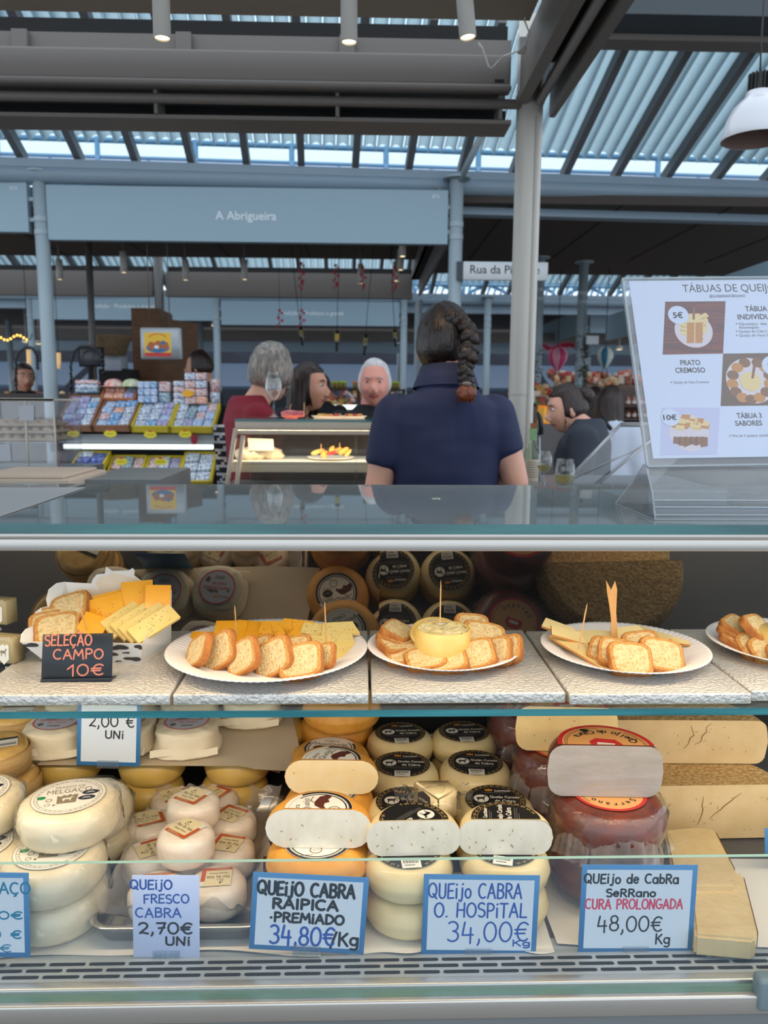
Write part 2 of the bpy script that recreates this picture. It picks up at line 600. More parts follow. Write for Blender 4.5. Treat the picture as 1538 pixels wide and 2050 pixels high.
# ---------------------------------------------------------------- glazed louvre roofs
def skylight(Y, zb, px0, px1, step_px, slope, length, yaw, x_pad=.3, far=True, pyb=340):
    rot = Matrix.Translation((0, Y, zb)) @ Matrix.Rotation(yaw, 4, 'Z')
    pitch = Matrix.Rotation(-math.atan(slope), 4, 'X')
    x0, x1 = xat(px0, Y, pyb), xat(px1, Y, pyb)
    st = xat(769 + step_px, Y, pyb) - xat(769, Y, pyb)
    n = int((x1 - x0) / st) + 1
    b = MB()
    b.X = rot
    b.tube([(x0 - x_pad, 0, -.045), (x1 + x_pad, 0, -.045)], .062, 16)
    b.box((x0 - x_pad, .12, -.20), (x1 + x_pad, .22, -.10))
    b.box((x0 - x_pad, -.06, -.02), (x1 + x_pad, .02, .03))
    trim(b, [ROOFB])
    b = MB()
    b.X = rot @ pitch
    for i in range(n):
        x = x0 + i * st
        b.box((x - .022, -length, .02), (x + .022, .02, .09))
    trim(b, [pm('rafter_paint', (104, 106, 110), .5)])
    b = MB()
    b.X = rot @ pitch
    b.box((x0 - x_pad, -length, .092), (x1 + x_pad, .0, .097))
    struct(b.build('window_%d' % (1 if far else 2), glassy('roof_glass', (238, 248, 250))))
    b = MB()
    b.X = rot @ pitch
    lw = st / 4
    k = int((x1 - x0 + 2 * x_pad) / lw)
    for i in range(k):
        xc = x0 - x_pad + (i + .5) * lw
        prof = [(-.5, .0), (-.42, .035), (-.22, .06), (0, .07), (.22, .06), (.36, .035), (.40, .0)]
        vs = []
        for yy in (-length, -.03):
            vs += [(xc + p[0] * lw, yy, .150 + p[1]) for p in prof]
        q = len(prof)
        b.add(vs, [(j, j + 1, q + j + 1, q + j) for j in range(q - 1)], 0, True)
    trim(b, [LOUV])
    b = MB()                                           # walkway railing behind the glass
    b.X = rot
    for z, r in ((.12, .018), (.28, .022), (.32, .014), (.44, .02)):
        b.tube([(x0 - .6, .9, z), (x1 + .6, .9, z)], r, 6)
    for i in range(int((x1 - x0 + 1) / .095)):
        x = x0 - .5 + i * .095
        b.tube([(x, .9, .0), (x + .1, .92, .28)], .021, 4)
    for i in range(int((x1 - x0 + 1) / .72)):
        x = x0 - .5 + i * .72
        b.tube([(x, .95, .0), (x + .12, .95, .2), (x + .36, .95, .30), (x + .6, .95, .2), (x + .72, .95, 0)], .024, 6)
        b.tube([(x, .9, .0), (x, .9, .46)], .022, 6)
    trim(b, [RAIL])
skylight(5.4, zat(352, 5.4), -160, 1700, 107, .39, 1.22, R(3.2))
skylight(10.6, zat(603, 10.6, 1100) + .05, -300, 1900, 52, .39, 1.5, R(1.5), far=False, pyb=600)
# gutter beam at the top right, seen under the roof's upper edge
b = MB()
Yg = 4.12
b.box((.9, Yg, zat(82, Yg, 1400)), (5, Yg + .12, zat(28, Yg, 1400)))
b.box((.9, Yg - .2, zat(30, Yg - .2, 1400)), (5, Yg + .12, zat(-120, Yg, 1400)), 1)
trim(b, [SHUT, pm('gutter_dark', (60, 68, 74), .6)])
# sloping brace of the roof near the column
b = MB()
b.tube([at(918, 368, y=5.3), at(972, 255, y=4.9)], .022, 8)
trim(b, [STEEL])

# ---------------------------------------------------------------- stall rows behind: columns, soffits, shutter housings
YF = 5.3
def col_at(px, py, Y, r=.045, top=None, m=STEEL, flange=True):
    p = at(px, py, y=Y)
    b = MB()
    zt_ = top if top is not None else 2.93
    b.tube([(p.x, Y, 0), (p.x, Y, zt_)], r, 20)
    if flange:
        b.cone((p.x, Y, zt_ - .012), (p.x, Y, zt_), r * 2.0, n=20)
        for dz in (.28, .36):
            b.cone((p.x, Y, zt_ - dz - .03), (p.x, Y, zt_ - dz), r * 1.08, n=20)
    return struct(b.build('column', [m]))
col_at(92, 600, YF)
col_at(911, 560, YF)
b = MB()
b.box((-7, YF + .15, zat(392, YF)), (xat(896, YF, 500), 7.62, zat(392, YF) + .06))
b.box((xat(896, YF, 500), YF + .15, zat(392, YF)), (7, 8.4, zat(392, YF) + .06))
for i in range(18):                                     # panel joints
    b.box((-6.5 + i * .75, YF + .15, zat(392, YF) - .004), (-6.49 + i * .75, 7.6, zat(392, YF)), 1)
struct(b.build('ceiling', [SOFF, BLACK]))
b = MB()
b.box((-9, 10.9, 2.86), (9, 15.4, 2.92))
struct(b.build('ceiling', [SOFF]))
YS = 8.0
b = MB()
for x0, x1 in ((-90, 305), (332, 826)):
    b.box((xat(x0, YS, 560), YS, zat(590, YS)), (xat(x1, YS, 560), YS + .2, zat(548, YS)))
    b.box((xat(x0, YS, 560), YS - .04, zat(598, YS)), (xat(x1, YS, 560), YS + .05, zat(588, YS)))
    b.box((xat(x0, YS, 560), YS + .06, zat(548, YS)), (xat(x1, YS, 560), YS + .2, zat(536, YS)), 1)
trim(b, [SHUT, BLACK])
# side beam of the far stall on the right, and its posts
b = MB()
xs = xat(896, YF, 500)
b.box((xs - .07, YF, zat(560, YS)), (xs - .05, YS, zat(545, YS) + .12))
b.box((xs + .0, YF, zat(592, YS)), (xs + .02, YS, zat(545, YS) + .05))
b.box((xs - .07, YF, zat(560, YS)), (xs + .02, YS, zat(560, YS) + .02), 1)
trim(b, [SHUT, BLACK])
col_at(1165, 640, 7.62, .045, zat(392, YF))
col_at(1078, 640, 7.42, .045, zat(392, YF))
col_at(318, 570, YS, .045, 2.9, STEELD, False)
col_at(838, 650, YS, .04, zat(600, YS), STEEL, False)
b = MB()
b.tube([(xat(180, 6.4, 600), 6.4, 1.0), (xat(178, 6.4, 500), 6.4, 2.9)], .026, 10)
b.tube([(xat(283, 7, 500), 7, zat(485, 7)), (xat(316, 8, 510), 7.98, zat(508, 8))], .016, 6)
trim(b, [STEELD])
YT = 10.5
for px in (64, 435, 808, 975):
    col_at(px, 700, YT, .045, 2.85)
for px in (20, 403, 870):
    col_at(px, 700, 13.2, .045, 2.75, flange=False)
for px in (300, 800, 1178, 1276):
    col_at(px, 700, 15.6, .05, 2.7, flange=False)
b = MB()
for x0, x1, y0, y1 in ((330, 830, 655, 690), (850, 1100, 655, 690)):
    pass
b.box((-8, 13.2, 2.46), (8, 13.4, 2.62))
trim(b, [SHUT])

# ---------------------------------------------------------------- fascia signs
def fascia(px0, px1, pyt, pyb_, Y, words, label, tx, ty, th, small=None, name='fascia_sign'):
    x0, x1 = xat(px0, Y, pyt), xat(px1, Y, pyt)
    z0, z1_ = zat(pyb_, Y, (px0 + px1) / 2), zat(pyt, Y, (px0 + px1) / 2)
    t = thing(name, label, 'sign', ((x0 + x1) / 2, Y, z0))
    b = MB()
    b.box((x0, Y - .03, z0), (x1, Y + .03, z1_))
    b.X = Matrix.Translation((0, Y - .032, 0)) @ Matrix.Rotation(PI / 2, 4, 'X')
    if words:
        b.text(words, xat(tx, Y, ty), zat(ty, Y, tx), th, 0, 1, bold=.01)
    if small:
        b.text(small, x1 - .08, z1_ - .05, .022, 0, 1)
    b.build('panel', [FASC, WHITE], t)
    for z in (z0 + .08, z1_ - .1):
        for x, sg in ((x0, -1), (x1, 1)):
            b = MB()
            b.box((min(x, x + sg * .05), Y - .012, z - .012), (max(x, x + sg * .05), Y + .012, z + .012))
            b.build('bracket', STEEL, t)
    return t
fascia(95, 897, 378, 486, YF, 'A Abrigueira', 'long grey-blue sign board reading A Abrigueira under the glass roof', 494, 442, .052, 'B75')
fascia(-330, 56, 364, 464, YF, '', 'grey-blue sign board numbered B76 left of the nearest round column', 0, 0, 0, 'B76')
fascia(65, 428, 592, 641, YT, 'Tradição · Produtos a granel', 'distant sign board above the wooden box, behind the tin stall', 246, 617, .05)
fascia(443, 800, 604, 652, YT, 'Tradição · Produtos a granel', 'distant sign board above the three customers, behind hanging bottles', 624, 631, .05)
fascia(1182, 1480, 622, 668, 11.4, '', 'distant blank sign board behind the menu stand', 0, 0, 0)
b = MB()                                                # fascia running away down the side street
xq = xat(1175, 11.4, 640)
b.box((xq - .02, 11.4, 2.48), (xq + .02, 15.5, 2.83))
tag(b.build('fascia_sign', [FASC]), 'sign board running away along the side street behind the pink balloon', 'sign')
b = MB()                                                # nearer one on the right above the menu
xq = xat(1345, 7.0, 560)
b.box((xat(1600, 4.6, 500), 4.6, zat(590, 4.6, 1538)), (xat(1600, 4.6, 500) + .05, 8.2, zat(500, 4.6, 1538)))
tag(b.build('fascia_sign', [FASC]), 'dim sign board going away above the menu stand, at the right edge', 'sign')

# street name sign on the far right-hand column
Y = 5.25
t = thing('street_name_sign', 'white street plate reading Rua da Piedade on the far column', 'sign', at(1012, 560, y=Y))
b = MB()
x0, x1 = xat(927, Y, 545), xat(1096, Y, 545)
z0, z1_ = zat(562, Y, 1010), zat(525, Y, 1010)
b.rbox((x0, Y - .02, z0), (x1, Y + .02, z1_), .004, 1)
b.X = Matrix.Translation((0, Y - .021, 0)) @ Matrix.Rotation(PI / 2, 4, 'X')
b.text('Rua da Piedade', x0 + .045, z0 + .042, .052, 0, 1, align='LEFT', width=.455, bold=.008)
b.build('plate', [pm('street_plate_white', (206, 210, 214), .4), pm('street_letter_black', (30, 32, 36), .5)], t)
b = MB()
b.box((x0 - .04, Y - .012, z0), (x0, Y + .012, z1_))
b.build('bracket', pm('dark_bracket', (50, 58, 64), .5), t)

# ---------------------------------------------------------------- far end of the hall
b = MB()
b.box((-12, 19, 0), (12, 19.1, 3.6))
struct(b.build('wall_back', [pm('far_wall_dark', (44, 48, 58), .7, c2=(62, 66, 80), ns=1.5)]))
b = MB()
for i in range(7):
    x = -8.5 + i * 2.5
    b.add([(x, 16.6, 1.75), (x + 2.3, 16.6, 1.75), (x + 2.3, 18.2, 2.30), (x, 18.2, 2.30)], [(0, 1, 2, 3)])
    b.box((x, 16.58, 1.70), (x + 2.3, 16.62, 1.76))
trim(b, [pm('far_awning', (72, 90, 112), .6)])
b = MB()
b.box((-12, 15.4, 2.40), (12, 15.5, 2.58))
trim(b, [pm('far_fascia', (168, 192, 210), .5)])
b = MB()
b.box((-14, 16.4, 2.7), (14, 16.5, 3.4))
trim(b, [SOFF])
# ================================================================ the cheese counter
XL, XR = -1.25, 1.35
ALU = pm('brushed_aluminium', (206, 202, 196), .32, .75, bump=(400, .05, .0005), stretch=(.02, 1, 1))
INOX = pm('stainless_panel', (146, 152, 154), .4, .35, c2=(128, 134, 138), ns=3, stretch=(.4, 1, 2))
GLASS = glassy('counter_glass', (252, 254, 254), boost=1.0)
EDGE = pm('glass_edge_teal', (22, 116, 116), .12, c2=(8, 86, 92), ns=6, stretch=(.6, 1, 8), spec=.8)
EDGEL = pm('glass_edge_pale', (150, 188, 184), .15, spec=.8)
EDGEM = pm('glass_edge_mid', (70, 152, 158), .12, c2=(40, 120, 130), ns=10, stretch=(.5, 1, 10), spec=.8)
counter = thing('display_counter', 'glass cheese counter with mirrored back doors filling the lower half of the picture', 'counter', (.05, 1.3, 0))
def pane(b, a, c, mi_face=0, mi_edge=1):
    """glass sheet as a box whose front and side edges carry the edge material"""
    o = len(b.f)
    b.box(a, c, mi_face)
    for k in (2, 4, 3, 5):
        b.m[o + k] = mi_edge
ZT = 1.335
b = MB()
pane(b, (XL, 1.03, ZT - .0135), (XR, 1.52, ZT))
b.build('top_glass', [glassy('counter_top_glass', (236, 244, 244), boost=1.7, haze=.24, hazecol=(204, 214, 216)), EDGE], counter)
b = MB()
b.rbox((XL, 1.040, ZT - .0225), (XR, 1.10, ZT - .0136), .002, 2)
b.rbox((XL, 1.046, ZT - .040), (XR, 1.085, ZT - .0225), .002, 2)
b.build('top_profile', [ALU], counter)
b = MB()
pane(b, (XL, 1.022, 1.0675), (XR, 1.365, 1.0775))
b.build('glass_shelf', [glassy('shelf_glass', (248, 254, 253)), EDGEM], counter)
b = MB()                                               # lower front pane in its rail
o = len(b.f)
b.box((XL, .974, .686), (XR, .980, .884), 0)
b.m[o + 1] = 1
b.build('front_glass', [glassy('front_glass_pane', (252, 254, 255), boost=.6, haze=.045, hazecol=(160, 190, 215)), EDGEL], counter)
b = MB()
b.rbox((XL, .9815, .660), (XR, .998, .6915), .003, 2)
b.rbox((XL, .953, .660), (XR, .964, .6895), .003, 2)
b.box((XL, .963, .660), (XR, .982, .686), 1)
b.build('front_rail', [ALU, pm('rail_green', (128, 162, 150), .25, .3)], counter)
b = MB()
b.box((XL, .962, .08), (XR, .977, .667))
b.build('front_panel', [INOX], counter)
# deck with its air grille
b = MB()
DZ = .6945
b.box((XL, .998, DZ - .05), (XR, 1.075, DZ - .005))
b.box((XL, 1.075, DZ - .05), (XR, 1.785, DZ - .005), 2)
for k in range(3):
    y = 1.008 + k * .0125
    n = 46
    for i in range(n):
        x = XL + .03 + (i + (.5 if k == 1 else 0)) * .0568
        pts = []
        for a in range(-90, 91, 30):
            pts.append((x + .023 + .003 * math.cos(R(a)), y + .0032 * math.sin(R(a))))
        for a in range(90, 271, 30):
            pts.append((x - .023 + .003 * math.cos(R(a)), y + .0032 * math.sin(R(a))))
        b.poly(pts, DZ - .0046, 1)
b.build('deck', [pm('deck_steel', (178, 184, 186), .4, .3), BLACK, pm('deck_dark', (84, 84, 86), .5)], counter)
# leaning rear doors, half mirror
def mirror_mat():
    mt = bpy.data.materials.new('rear_door_glass')
    mt.use_nodes = True
    nt = mt.node_tree
    nt.nodes.remove(nt.nodes['Principled BSDF'])
    gl = nt.nodes.new('ShaderNodeBsdfGlossy')
    gl.inputs[0].default_value = (.50, .48, .455, 1)
    gl.inputs['Roughness'].default_value = .012
    df = nt.nodes.new('ShaderNodeBsdfDiffuse')
    df.inputs[0].default_value = (.06, .06, .065, 1)
    ad = nt.nodes.new('ShaderNodeMixShader')
    ad.inputs[0].default_value = .74
    nt.links.new(df.outputs[0], ad.inputs[1])
    nt.links.new(gl.outputs[0], ad.inputs[2])
    nt.links.new(ad.outputs[0], nt.nodes['Material Output'].inputs[0])
    return mt
MIR = mirror_mat()
def door(x0, x1, off):
    b = MB()
    b.X = Matrix.Translation((0, 1.782 + off, .695)) @ Matrix.Rotation(R(28), 4, 'X')
    b.box((x0, 0, 0), (x1, .005, .700))
    b.build('rear_door', [MIR], counter)
door(XL, .035, 0)
door(.010, XR, .012)
b = MB()
for x in (XL, XR - .006):
    b.prism([(0, 0)] * 0 or [(.98, .69), (1.80, .69), (1.47, ZT - .014), (1.05, ZT - .014)], 0, .006)
    vs = b.v[-16:]
    b.v[-16:] = [(x + v[2], v[0], v[1]) for v in vs]
b.build('end_pane', [GLASS], counter)
b = MB()
b.box((XL, 1.788, .1), (XR, 1.82, .69))
b.build('back_panel', [INOX], counter)
b = MB()                                               # grey plastic corner block of the front pane
b.rbox((xat(1512, .965, 1930), .948, .668), (xat(1512, .965, 1930) + .08, .972, .716), .006, 3)
b.build('corner_block', [pm('grey_plastic', (120, 138, 144), .4)], counter)

# price-ticket rests / greaseproof papers on the deck
PAPER = pm('greaseproof_paper', (232, 226, 214), .7, bump=(14, .5, .004))
def paper(x0, x1, y0, y1, label, seed):
    rg = random.Random(seed)
    ph = rg.random() * 9
    b = MB()
    def fn(u, v):
        w = .006 * math.sin(u * 9 + ph) + .004 * math.sin(u * 23 + ph)
        z = DZ - .0042 + .0016 * (1 + math.sin(u * 15 + v * 7 + ph))
        return (x0 + (x1 - x0) * u, y0 + w * (1 - v) + (y1 - y0) * v, z)
    b.grid(40, 10, fn)
    tag(b.build('greaseproof_paper', [PAPER], loc=((x0 + x1) / 2, (y0 + y1) / 2, DZ)), label, 'paper', 'papers lining the deck')
paper(-1.0, xat(640, 1.02, 1900), 1.047, 1.24, 'white greaseproof paper under the tray of fresh cheeses', 1)
paper(xat(650, 1.02, 1900), xat(1120, 1.02, 1900), 1.049, 1.24, 'white greaseproof paper under the columns of pale goat cheese', 2)
paper(xat(1130, 1.02, 1900), 1.3, 1.050, 1.27, 'white greaseproof paper under the dark red cheeses and wedges', 3)

# ---------------------------------------------------------------- silver cake boards on the shelf
FOIL = pm('silver_foil', (236, 230, 222), .33, .6, bump=(190, 1, .0035), c2=(220, 216, 210), ns=150)
SB = 1.0780
seams = [-60, 345, 741, 1134, 1500, 1890]
desc = ['silver foil cake board under the cow-print carton', 'silver foil cake board under the largest oval plate', 'silver foil cake board under the plate with the soft round cheese',
        'silver foil cake board under the plate with the wooden fork', 'silver foil cake board at the right end under the cut-off plate']
for i in range(5):
    x0, x1 = xat(seams[i], 1.046, 1395) + .002, xat(seams[i + 1], 1.046, 1395) - .002
    b = MB()
    dy = (0, 0, .001, -.006, .004)[i]
    b.rbox((x0, 1.040 + dy, SB), (x1, 1.342 + dy, SB + .016), .0025, 2)
    tag(b.build('cake_board', [FOIL], loc=((x0 + x1) / 2, 1.19, SB)), desc[i], 'board', 'silver cake boards on the glass shelf')
BT = SB + .0162
# ================================================================ cheeses in the counter
def wheel_prof(r, h, e=.35, bul=.02):
    """outline of a cheese wheel: flat faces, rounded edges, slightly bulging side"""
    q = []
    rr = min(r, h) * e
    q.append((0.0005, 0))
    q.append((r - rr, 0))
    for a in range(-80, 1, 20):
        q.append((r - rr + rr * math.cos(R(a)), rr + rr * math.sin(R(a))))
    q.append((r * (1 + bul), h * .5))
    for a in range(0, 81, 20):
        q.append((r - rr + rr * math.cos(R(a)), h - rr + rr * math.sin(R(a))))
    q.append((r - rr, h))
    q.append((0.0005, h + .0004))
    return q
def wob(amp, f=7, seed=0):
    def fn(a, r, z):
        if r < .002:
            return (0, 0)
        n = noise.noise(Vector((math.cos(a) * f * .35 + seed, math.sin(a) * f * .35, z * 40)))
        return (n * amp, n * amp * .4)
    return fn
INK = pm('label_black', (28, 28, 30), .35)
LW = pm('label_white', (238, 234, 224), .4)
LGOLD = pm('label_gold', (190, 160, 96), .4)
LOR = pm('label_orange', (226, 150, 40), .4)
LBAR = pm('barcode_grey', (110, 108, 106), .5)
LRED = pm('label_red', (206, 44, 46), .4)
LTAN = pm('label_tan', (232, 172, 106), .4)
LBRN = pm('label_brown', (92, 48, 38), .4)
LGRN = pm('label_green', (40, 140, 80), .4)
LNAVY = pm('label_navy', (44, 50, 70), .4)
LBLUE = pm('label_paleblue', (196, 200, 212), .4)
LTAUPE = pm('label_taupe', (142, 128, 104), .5)
LCREAM = pm('label_cream', (240, 224, 180), .5)
LBRICK = pm('label_brick', (200, 92, 52), .5)
LPINK = pm('label_pinkred', (214, 92, 104), .4)
E = .00022
GOAT = [(-.5, .12), (-.42, .3), (-.2, .3), (.25, .3), (.36, .5), (.32, .66), (.42, .58), (.62, .46), (.6, .38), (.44, .36), (.38, .1), (.34, -.1), (.36, -.5), (.28, -.5), (.22, -.08), (-.2, -.06), (-.3, -.5), (-.38, -.5), (-.38, -.1), (-.46, .02)]
def clip(mb, half):
    """keep only the part of a half wheel's label behind the cut (y >= 0)"""
    if not half:
        return mb
    bm = bmesh.new()
    vs = [bm.verts.new(v) for v in mb.v]
    for f_, mi in zip(mb.f, mb.m):
        try:
            q = bm.faces.new([vs[i] for i in f_])
            q.material_index = mi
        except ValueError:
            pass
    bmesh.ops.bisect_plane(bm, geom=bm.verts[:] + bm.edges[:] + bm.faces[:], plane_co=(0, .001, 0), plane_no=(0, -1, 0), clear_outer=True)
    bm.verts.index_update()
    out = MB()
    for f_ in bm.faces:
        out.add([v.co.copy() for v in f_.verts], [tuple(range(len(f_.verts)))], f_.material_index)
    bm.free()
    return out
def label_cabra(r, rot=0, half=False):
    b = MB()
    b.X = Matrix.Rotation(rot, 4, 'Z')
    b.ell(0, 0, r, r, 0, 0, 48)
    for i in range(56):                                # scroll ornament round the rim
        a = 2 * PI * i / 56
        if 4.35 < a < 5.1:
            continue
        q = r * (.90 if i % 2 else .93)
        b.ring(q * math.cos(a), q * math.sin(a), r * .026, r * .046, E, 2, 8, a + (PI if i % 2 else 0), a + PI * (1.25 + (1 if i % 2 else 0)))
    b.ring(0, 0, r * .825, r * .835, E, 2, 40, R(-20), R(200))
    b.prism([(-r * .30, r * .56), (-r * .06, r * .56), (-r * .05, r * .70), (-r * .12, r * .64), (-r * .18, r * .72), (-r * .24, r * .64), (-r * .31, r * .70)], E, E * 1.1, 3)
    b.text('Lactiser', r * .02, r * .54, r * .12, E, 1, align='LEFT', bold=.02)
    b.ell(-r * .47, r * .05, r * .25, r * .25, E, 1)
    b.poly([(-r * .48 + x * r * .30, r * .03 + y * r * .30) for x, y in GOAT], E * 2, 0)
    b.text('Queijo Curado', r * .31, r * .10, r * .145, E, 1, bold=.02, width=r * .98)
    b.text('de Cabra', r * .31, -r * .16, r * .155, E, 1, bold=.02, width=r * .68)
    for y, w in ((.46, .62), (.41, .5), (-.27, .95), (-.33, .9), (-.39, .5)):
        b.rect(-r * w * .7, r * y, r * w * .7, r * (y + .018), E, 5)
    s_ = MB()
    s_.X = b.X
    s_.prism([(-r * .28, -r * .98), (r * .28, -r * .98), (r * .28, -r * .56), (-r * .28, -r * .56)], E, E * 2, 1)
    for i in range(15):
        s_.rect(-r * .22 + i * r * .03, -r * .76, -r * .22 + i * r * .03 + r * (.012 if i % 3 else .02), -r * .60, E * 3, 0)
    s_.rect(-r * .2, -r * .86, r * .1, -r * .83, E * 3, 0)
    if half:
        return clip(b, half), [INK, LW, LGOLD, LOR, LBRN, LBAR]
    return b, [INK, LW, LGOLD, LOR, LBRN, LBAR], s_
def label_malpi(r, rot=0, half=False):
    b = MB()
    b.X = Matrix.Rotation(rot, 4, 'Z')
    b.ell(0, 0, r, r, 0, 1, 48)
    b.ring(0, 0, r * .9, r * .985, E, 0, 48, R(150), R(390))
    b.ring(0, 0, r * .80, r * .84, E, 0, 48, R(140), R(400))
    b.ring(0, 0, r * .88, r * .89, E, 5, 48)
    b.text('Cabra', 0, r * .55, r * .16, E, 0)
    b.text('MalpiQueijo', 0, r * .26, r * .20, E, 0, width=r * 1.25)
    b.ell(-r * .42, r * .02, r * .24, r * .19, E, 0)
    b.ring(-r * .42, r * .02, r * .17, r * .18, E * 2, 2, 24, sy=.8)
    b.text('Raça', -r * .42, -r * .02, r * .06, E * 2, 1)
    bod = [(.05, -.02), (.2, .12), (.42, .10), (.7, -.06), (.78, -.3), (.66, -.42), (.5, -.3), (.36, -.34), (.28, -.18), (.14, -.16), (.0, -.2), (-.04, -.12)]
    b.poly([(x * r, y * r) for x, y in bod], E, 4)
    b.tube([(r * .3, r * .1, E), (r * .5, r * .22, E), (r * .7, r * .14, E)], r * .012, 4, 4)
    b.ring(-r * .1, -r * .46, r * .15, r * .19, E, 5, 24)
    b.text('Gold', -r * .1, -r * .49, r * .07, E, 5)
    for y in (-.2, -.27, -.7):
        b.rect(-r * .62, r * y, -r * .2, r * (y + .025), E, 5)
    return clip(b, half), [INK, LW, LGOLD, LOR, LBRN, LTAUPE]
def label_melgaco(r, rot=0):
    b = MB()
    b.X = Matrix.Rotation(rot, 4, 'Z')
    b.ell(0, 0, r, r, 0, 1, 48)
    for q in (.985, .90, .82):
        b.ring(0, 0, r * q, r * (q + .012), E, 5, 48)
    for i in range(40):                                # ring of small print
        a = 2 * PI * i / 40
        if i % 5:
            b.rect(r * .86 * math.cos(a) - r * .022, r * .86 * math.sin(a) - r * .012, r * .86 * math.cos(a) + r * .022, r * .86 * math.sin(a) + r * .012, E, 5)
    b.text('PRADOS DE', 0, r * .48, r * .11, E, 5, width=r * .8)
    b.text('MELGAÇO', 0, r * .18, r * .24, E, 5, width=r * 1.2)
    b.poly([(-r * .28, -r * .42), (r * .22, -r * .42), (r * .26, r * .02), (r * .16, r * .06), (r * .12, 0), (r * .04, r * .08), (-r * .04, 0), (-r * .12, r * .06), (-r * .2, -r * .02), (-r * .3, r * .04)], E, 5)
    b.poly([(-r * .02 + x * r * .28, -r * .2 + y * r * .22) for x, y in GOAT], E * 2, 1)
    b.ell(-r * .72, r * .02, r * .12, r * .09, E, 7)
    b.ring(-r * .5, -r * .16, r * .06, r * .09, E, 5, 16)
    b.ring(-r * .52, -r * .42, r * .06, r * .08, E, 5, 16)
    b.ell(-r * .34, -r * .46, r * .04, r * .05, E, 5, 12)
    b.ell(r * .58, r * .08, r * .23, r * .13, E, 6)
    b.ell(r * .5, -r * .22, r * .23, r * .13, E, 6)
    for (x, y) in ((.58, .08), (.5, -.22)):
        b.rect(r * (x - .12), r * (y - .03), r * (x + .12), r * (y - .01), E * 2, 1)
        b.rect(r * (x - .08), r * (y + .02), r * (x + .08), r * (y + .04), E * 2, 1)
    return b, [INK, LW, LGOLD, LOR, LBRN, LTAUPE, LNAVY, LGRN]
def label_lacti(r, rot=0):
    b = MB()
    b.X = Matrix.Rotation(rot, 4, 'Z')
    b.ell(0, 0, r, r, 0, 0, 48)
    b.ring(0, 0, r * .93, r, E, 1, 48)
    b.poly([(-r * .12, r * .52), (r * .06, r * .5), (r * .08, r * .66), (-r * .03, r * .6), (-r * .14, r * .68)], E, 3)
    b.text('Lactiser', r * .12, r * .5, r * .14, E, 2, align='LEFT')
    pts = [(-.6, .12), (-.4, .3), (-.25, .36), (-.1, .26), (.05, .38), (.1, .16)]
    b.poly([(x * r, y * r + r * .02) for x, y in pts], E, 2)
    b.text('Queijinho Fresco', 0, r * .0, r * .17, E, 1, width=r * 1.5, bold=.015)
    b.text('de Cabra', r * .1, -r * .26, r * .15, E, 1, width=r * .8, bold=.015)
    pts = [(-.72, -.3), (-.5, -.22), (-.42, -.44), (-.55, -.6), (-.66, -.52)]
    b.poly([(x * r, y * r) for x, y in pts], E, 2)
    for i in range(12):
        b.rect(-r * .2 + i * r * .045, -r * .66, -r * .2 + i * r * .045 + r * .02, -r * .46, E, 2)
    b.ell(r * .62, r * .2, r * .09, r * .06, E, 4, 12)
    return b, [LBLUE, LPINK, LBAR, LOR, LGRN]
def label_flor(s, rot=0):
    b = MB()
    b.X = Matrix.Rotation(rot, 4, 'Z')
    b.rect(-s, -s, s, s, 0, 0)
    b.rect(-s, -s, s, -s * .70, E, 1)
    b.rect(s * .72, -s, s, s * .5, E, 1)
    b.rect(s * .72, s * .5, s, s, E * 2, 3)
    b.X = Matrix.Rotation(rot + R(-45), 4, 'Z')
    b.X = Matrix.Rotation(rot, 4, 'Z')
    b.text('Flor do Vale', -s * .12, -s * .08, s * .30, E, 2, width=s * 1.5)
    b.text('Queijo Fresco', -s * .12, -s * .42, s * .17, E, 2, width=s * 1.2)
    for i in range(9):
        a = i * .7
        b.ell(-s * .3 + s * .3 * math.cos(a) * (i / 9), s * .5 + s * .22 * math.sin(a), s * .07, s * .03, E, 2, 8, rot=a)
    for i in range(6):
        b.rect(-s * .8, -s * (.93 - .035 * i), s * .5 - i * s * .1, -s * (.92 - .035 * i), E * 2, 0)
    return b, [LCREAM, LBRICK, INK, LW]
def label_serrano(r, rot=0, half=False):
    b = MB()
    b.X = Matrix.Rotation(rot, 4, 'Z')
    b.ell(0, 0, r, r, 0, 0, 48)
    b.ring(0, 0, r * .9, r, E, 1, 48)
    b.poly([(-r * .32, r * .1), (r * .3, r * .12), (r * .34, -r * .12), (r * .2, -r * .3), (-r * .2, -r * .3), (-r * .34, -r * .1)], E, 1)
    b.rect(-r * .18, -r * .1, r * .18, r * .02, E * 2, 2)
    b.X = Matrix.Rotation(rot, 4, 'Z')
    base = b.X.copy()
    for wd, a0, a1 in (('Queijo de Cabra', 205, 335), ('Serrano', 150, 30)):
        n = len(wd)
        for i, ch in enumerate(wd):
            if ch == ' ':
                continue
            a = R(a0 + (a1 - a0) * (i + .5) / n)
            sg = 1 if a0 > 180 else -1
            b.X = base @ Matrix.Translation((r * .66 * math.cos(a), r * .66 * math.sin(a), 0)) @ Matrix.Rotation(a + (PI / 2 if sg > 0 else -PI / 2), 4, 'Z')
            b.text(ch, 0, -r * .07, r * .17, E, 3, bold=.02)
    b.X = base
    for q in (.80, .84):
        b.ring(0, 0, r * q, r * (q + .012), E, 4, 24, R(280), R(400))
        b.ring(0, 0, r * q, r * (q + .012), E, 4, 24, R(170), R(240))
    b.ell(r * .42, -r * .66, r * .1, r * .07, E, 3, 16)
    return clip(b, half), [LTAN, LRED, LW, INK, LBRN]

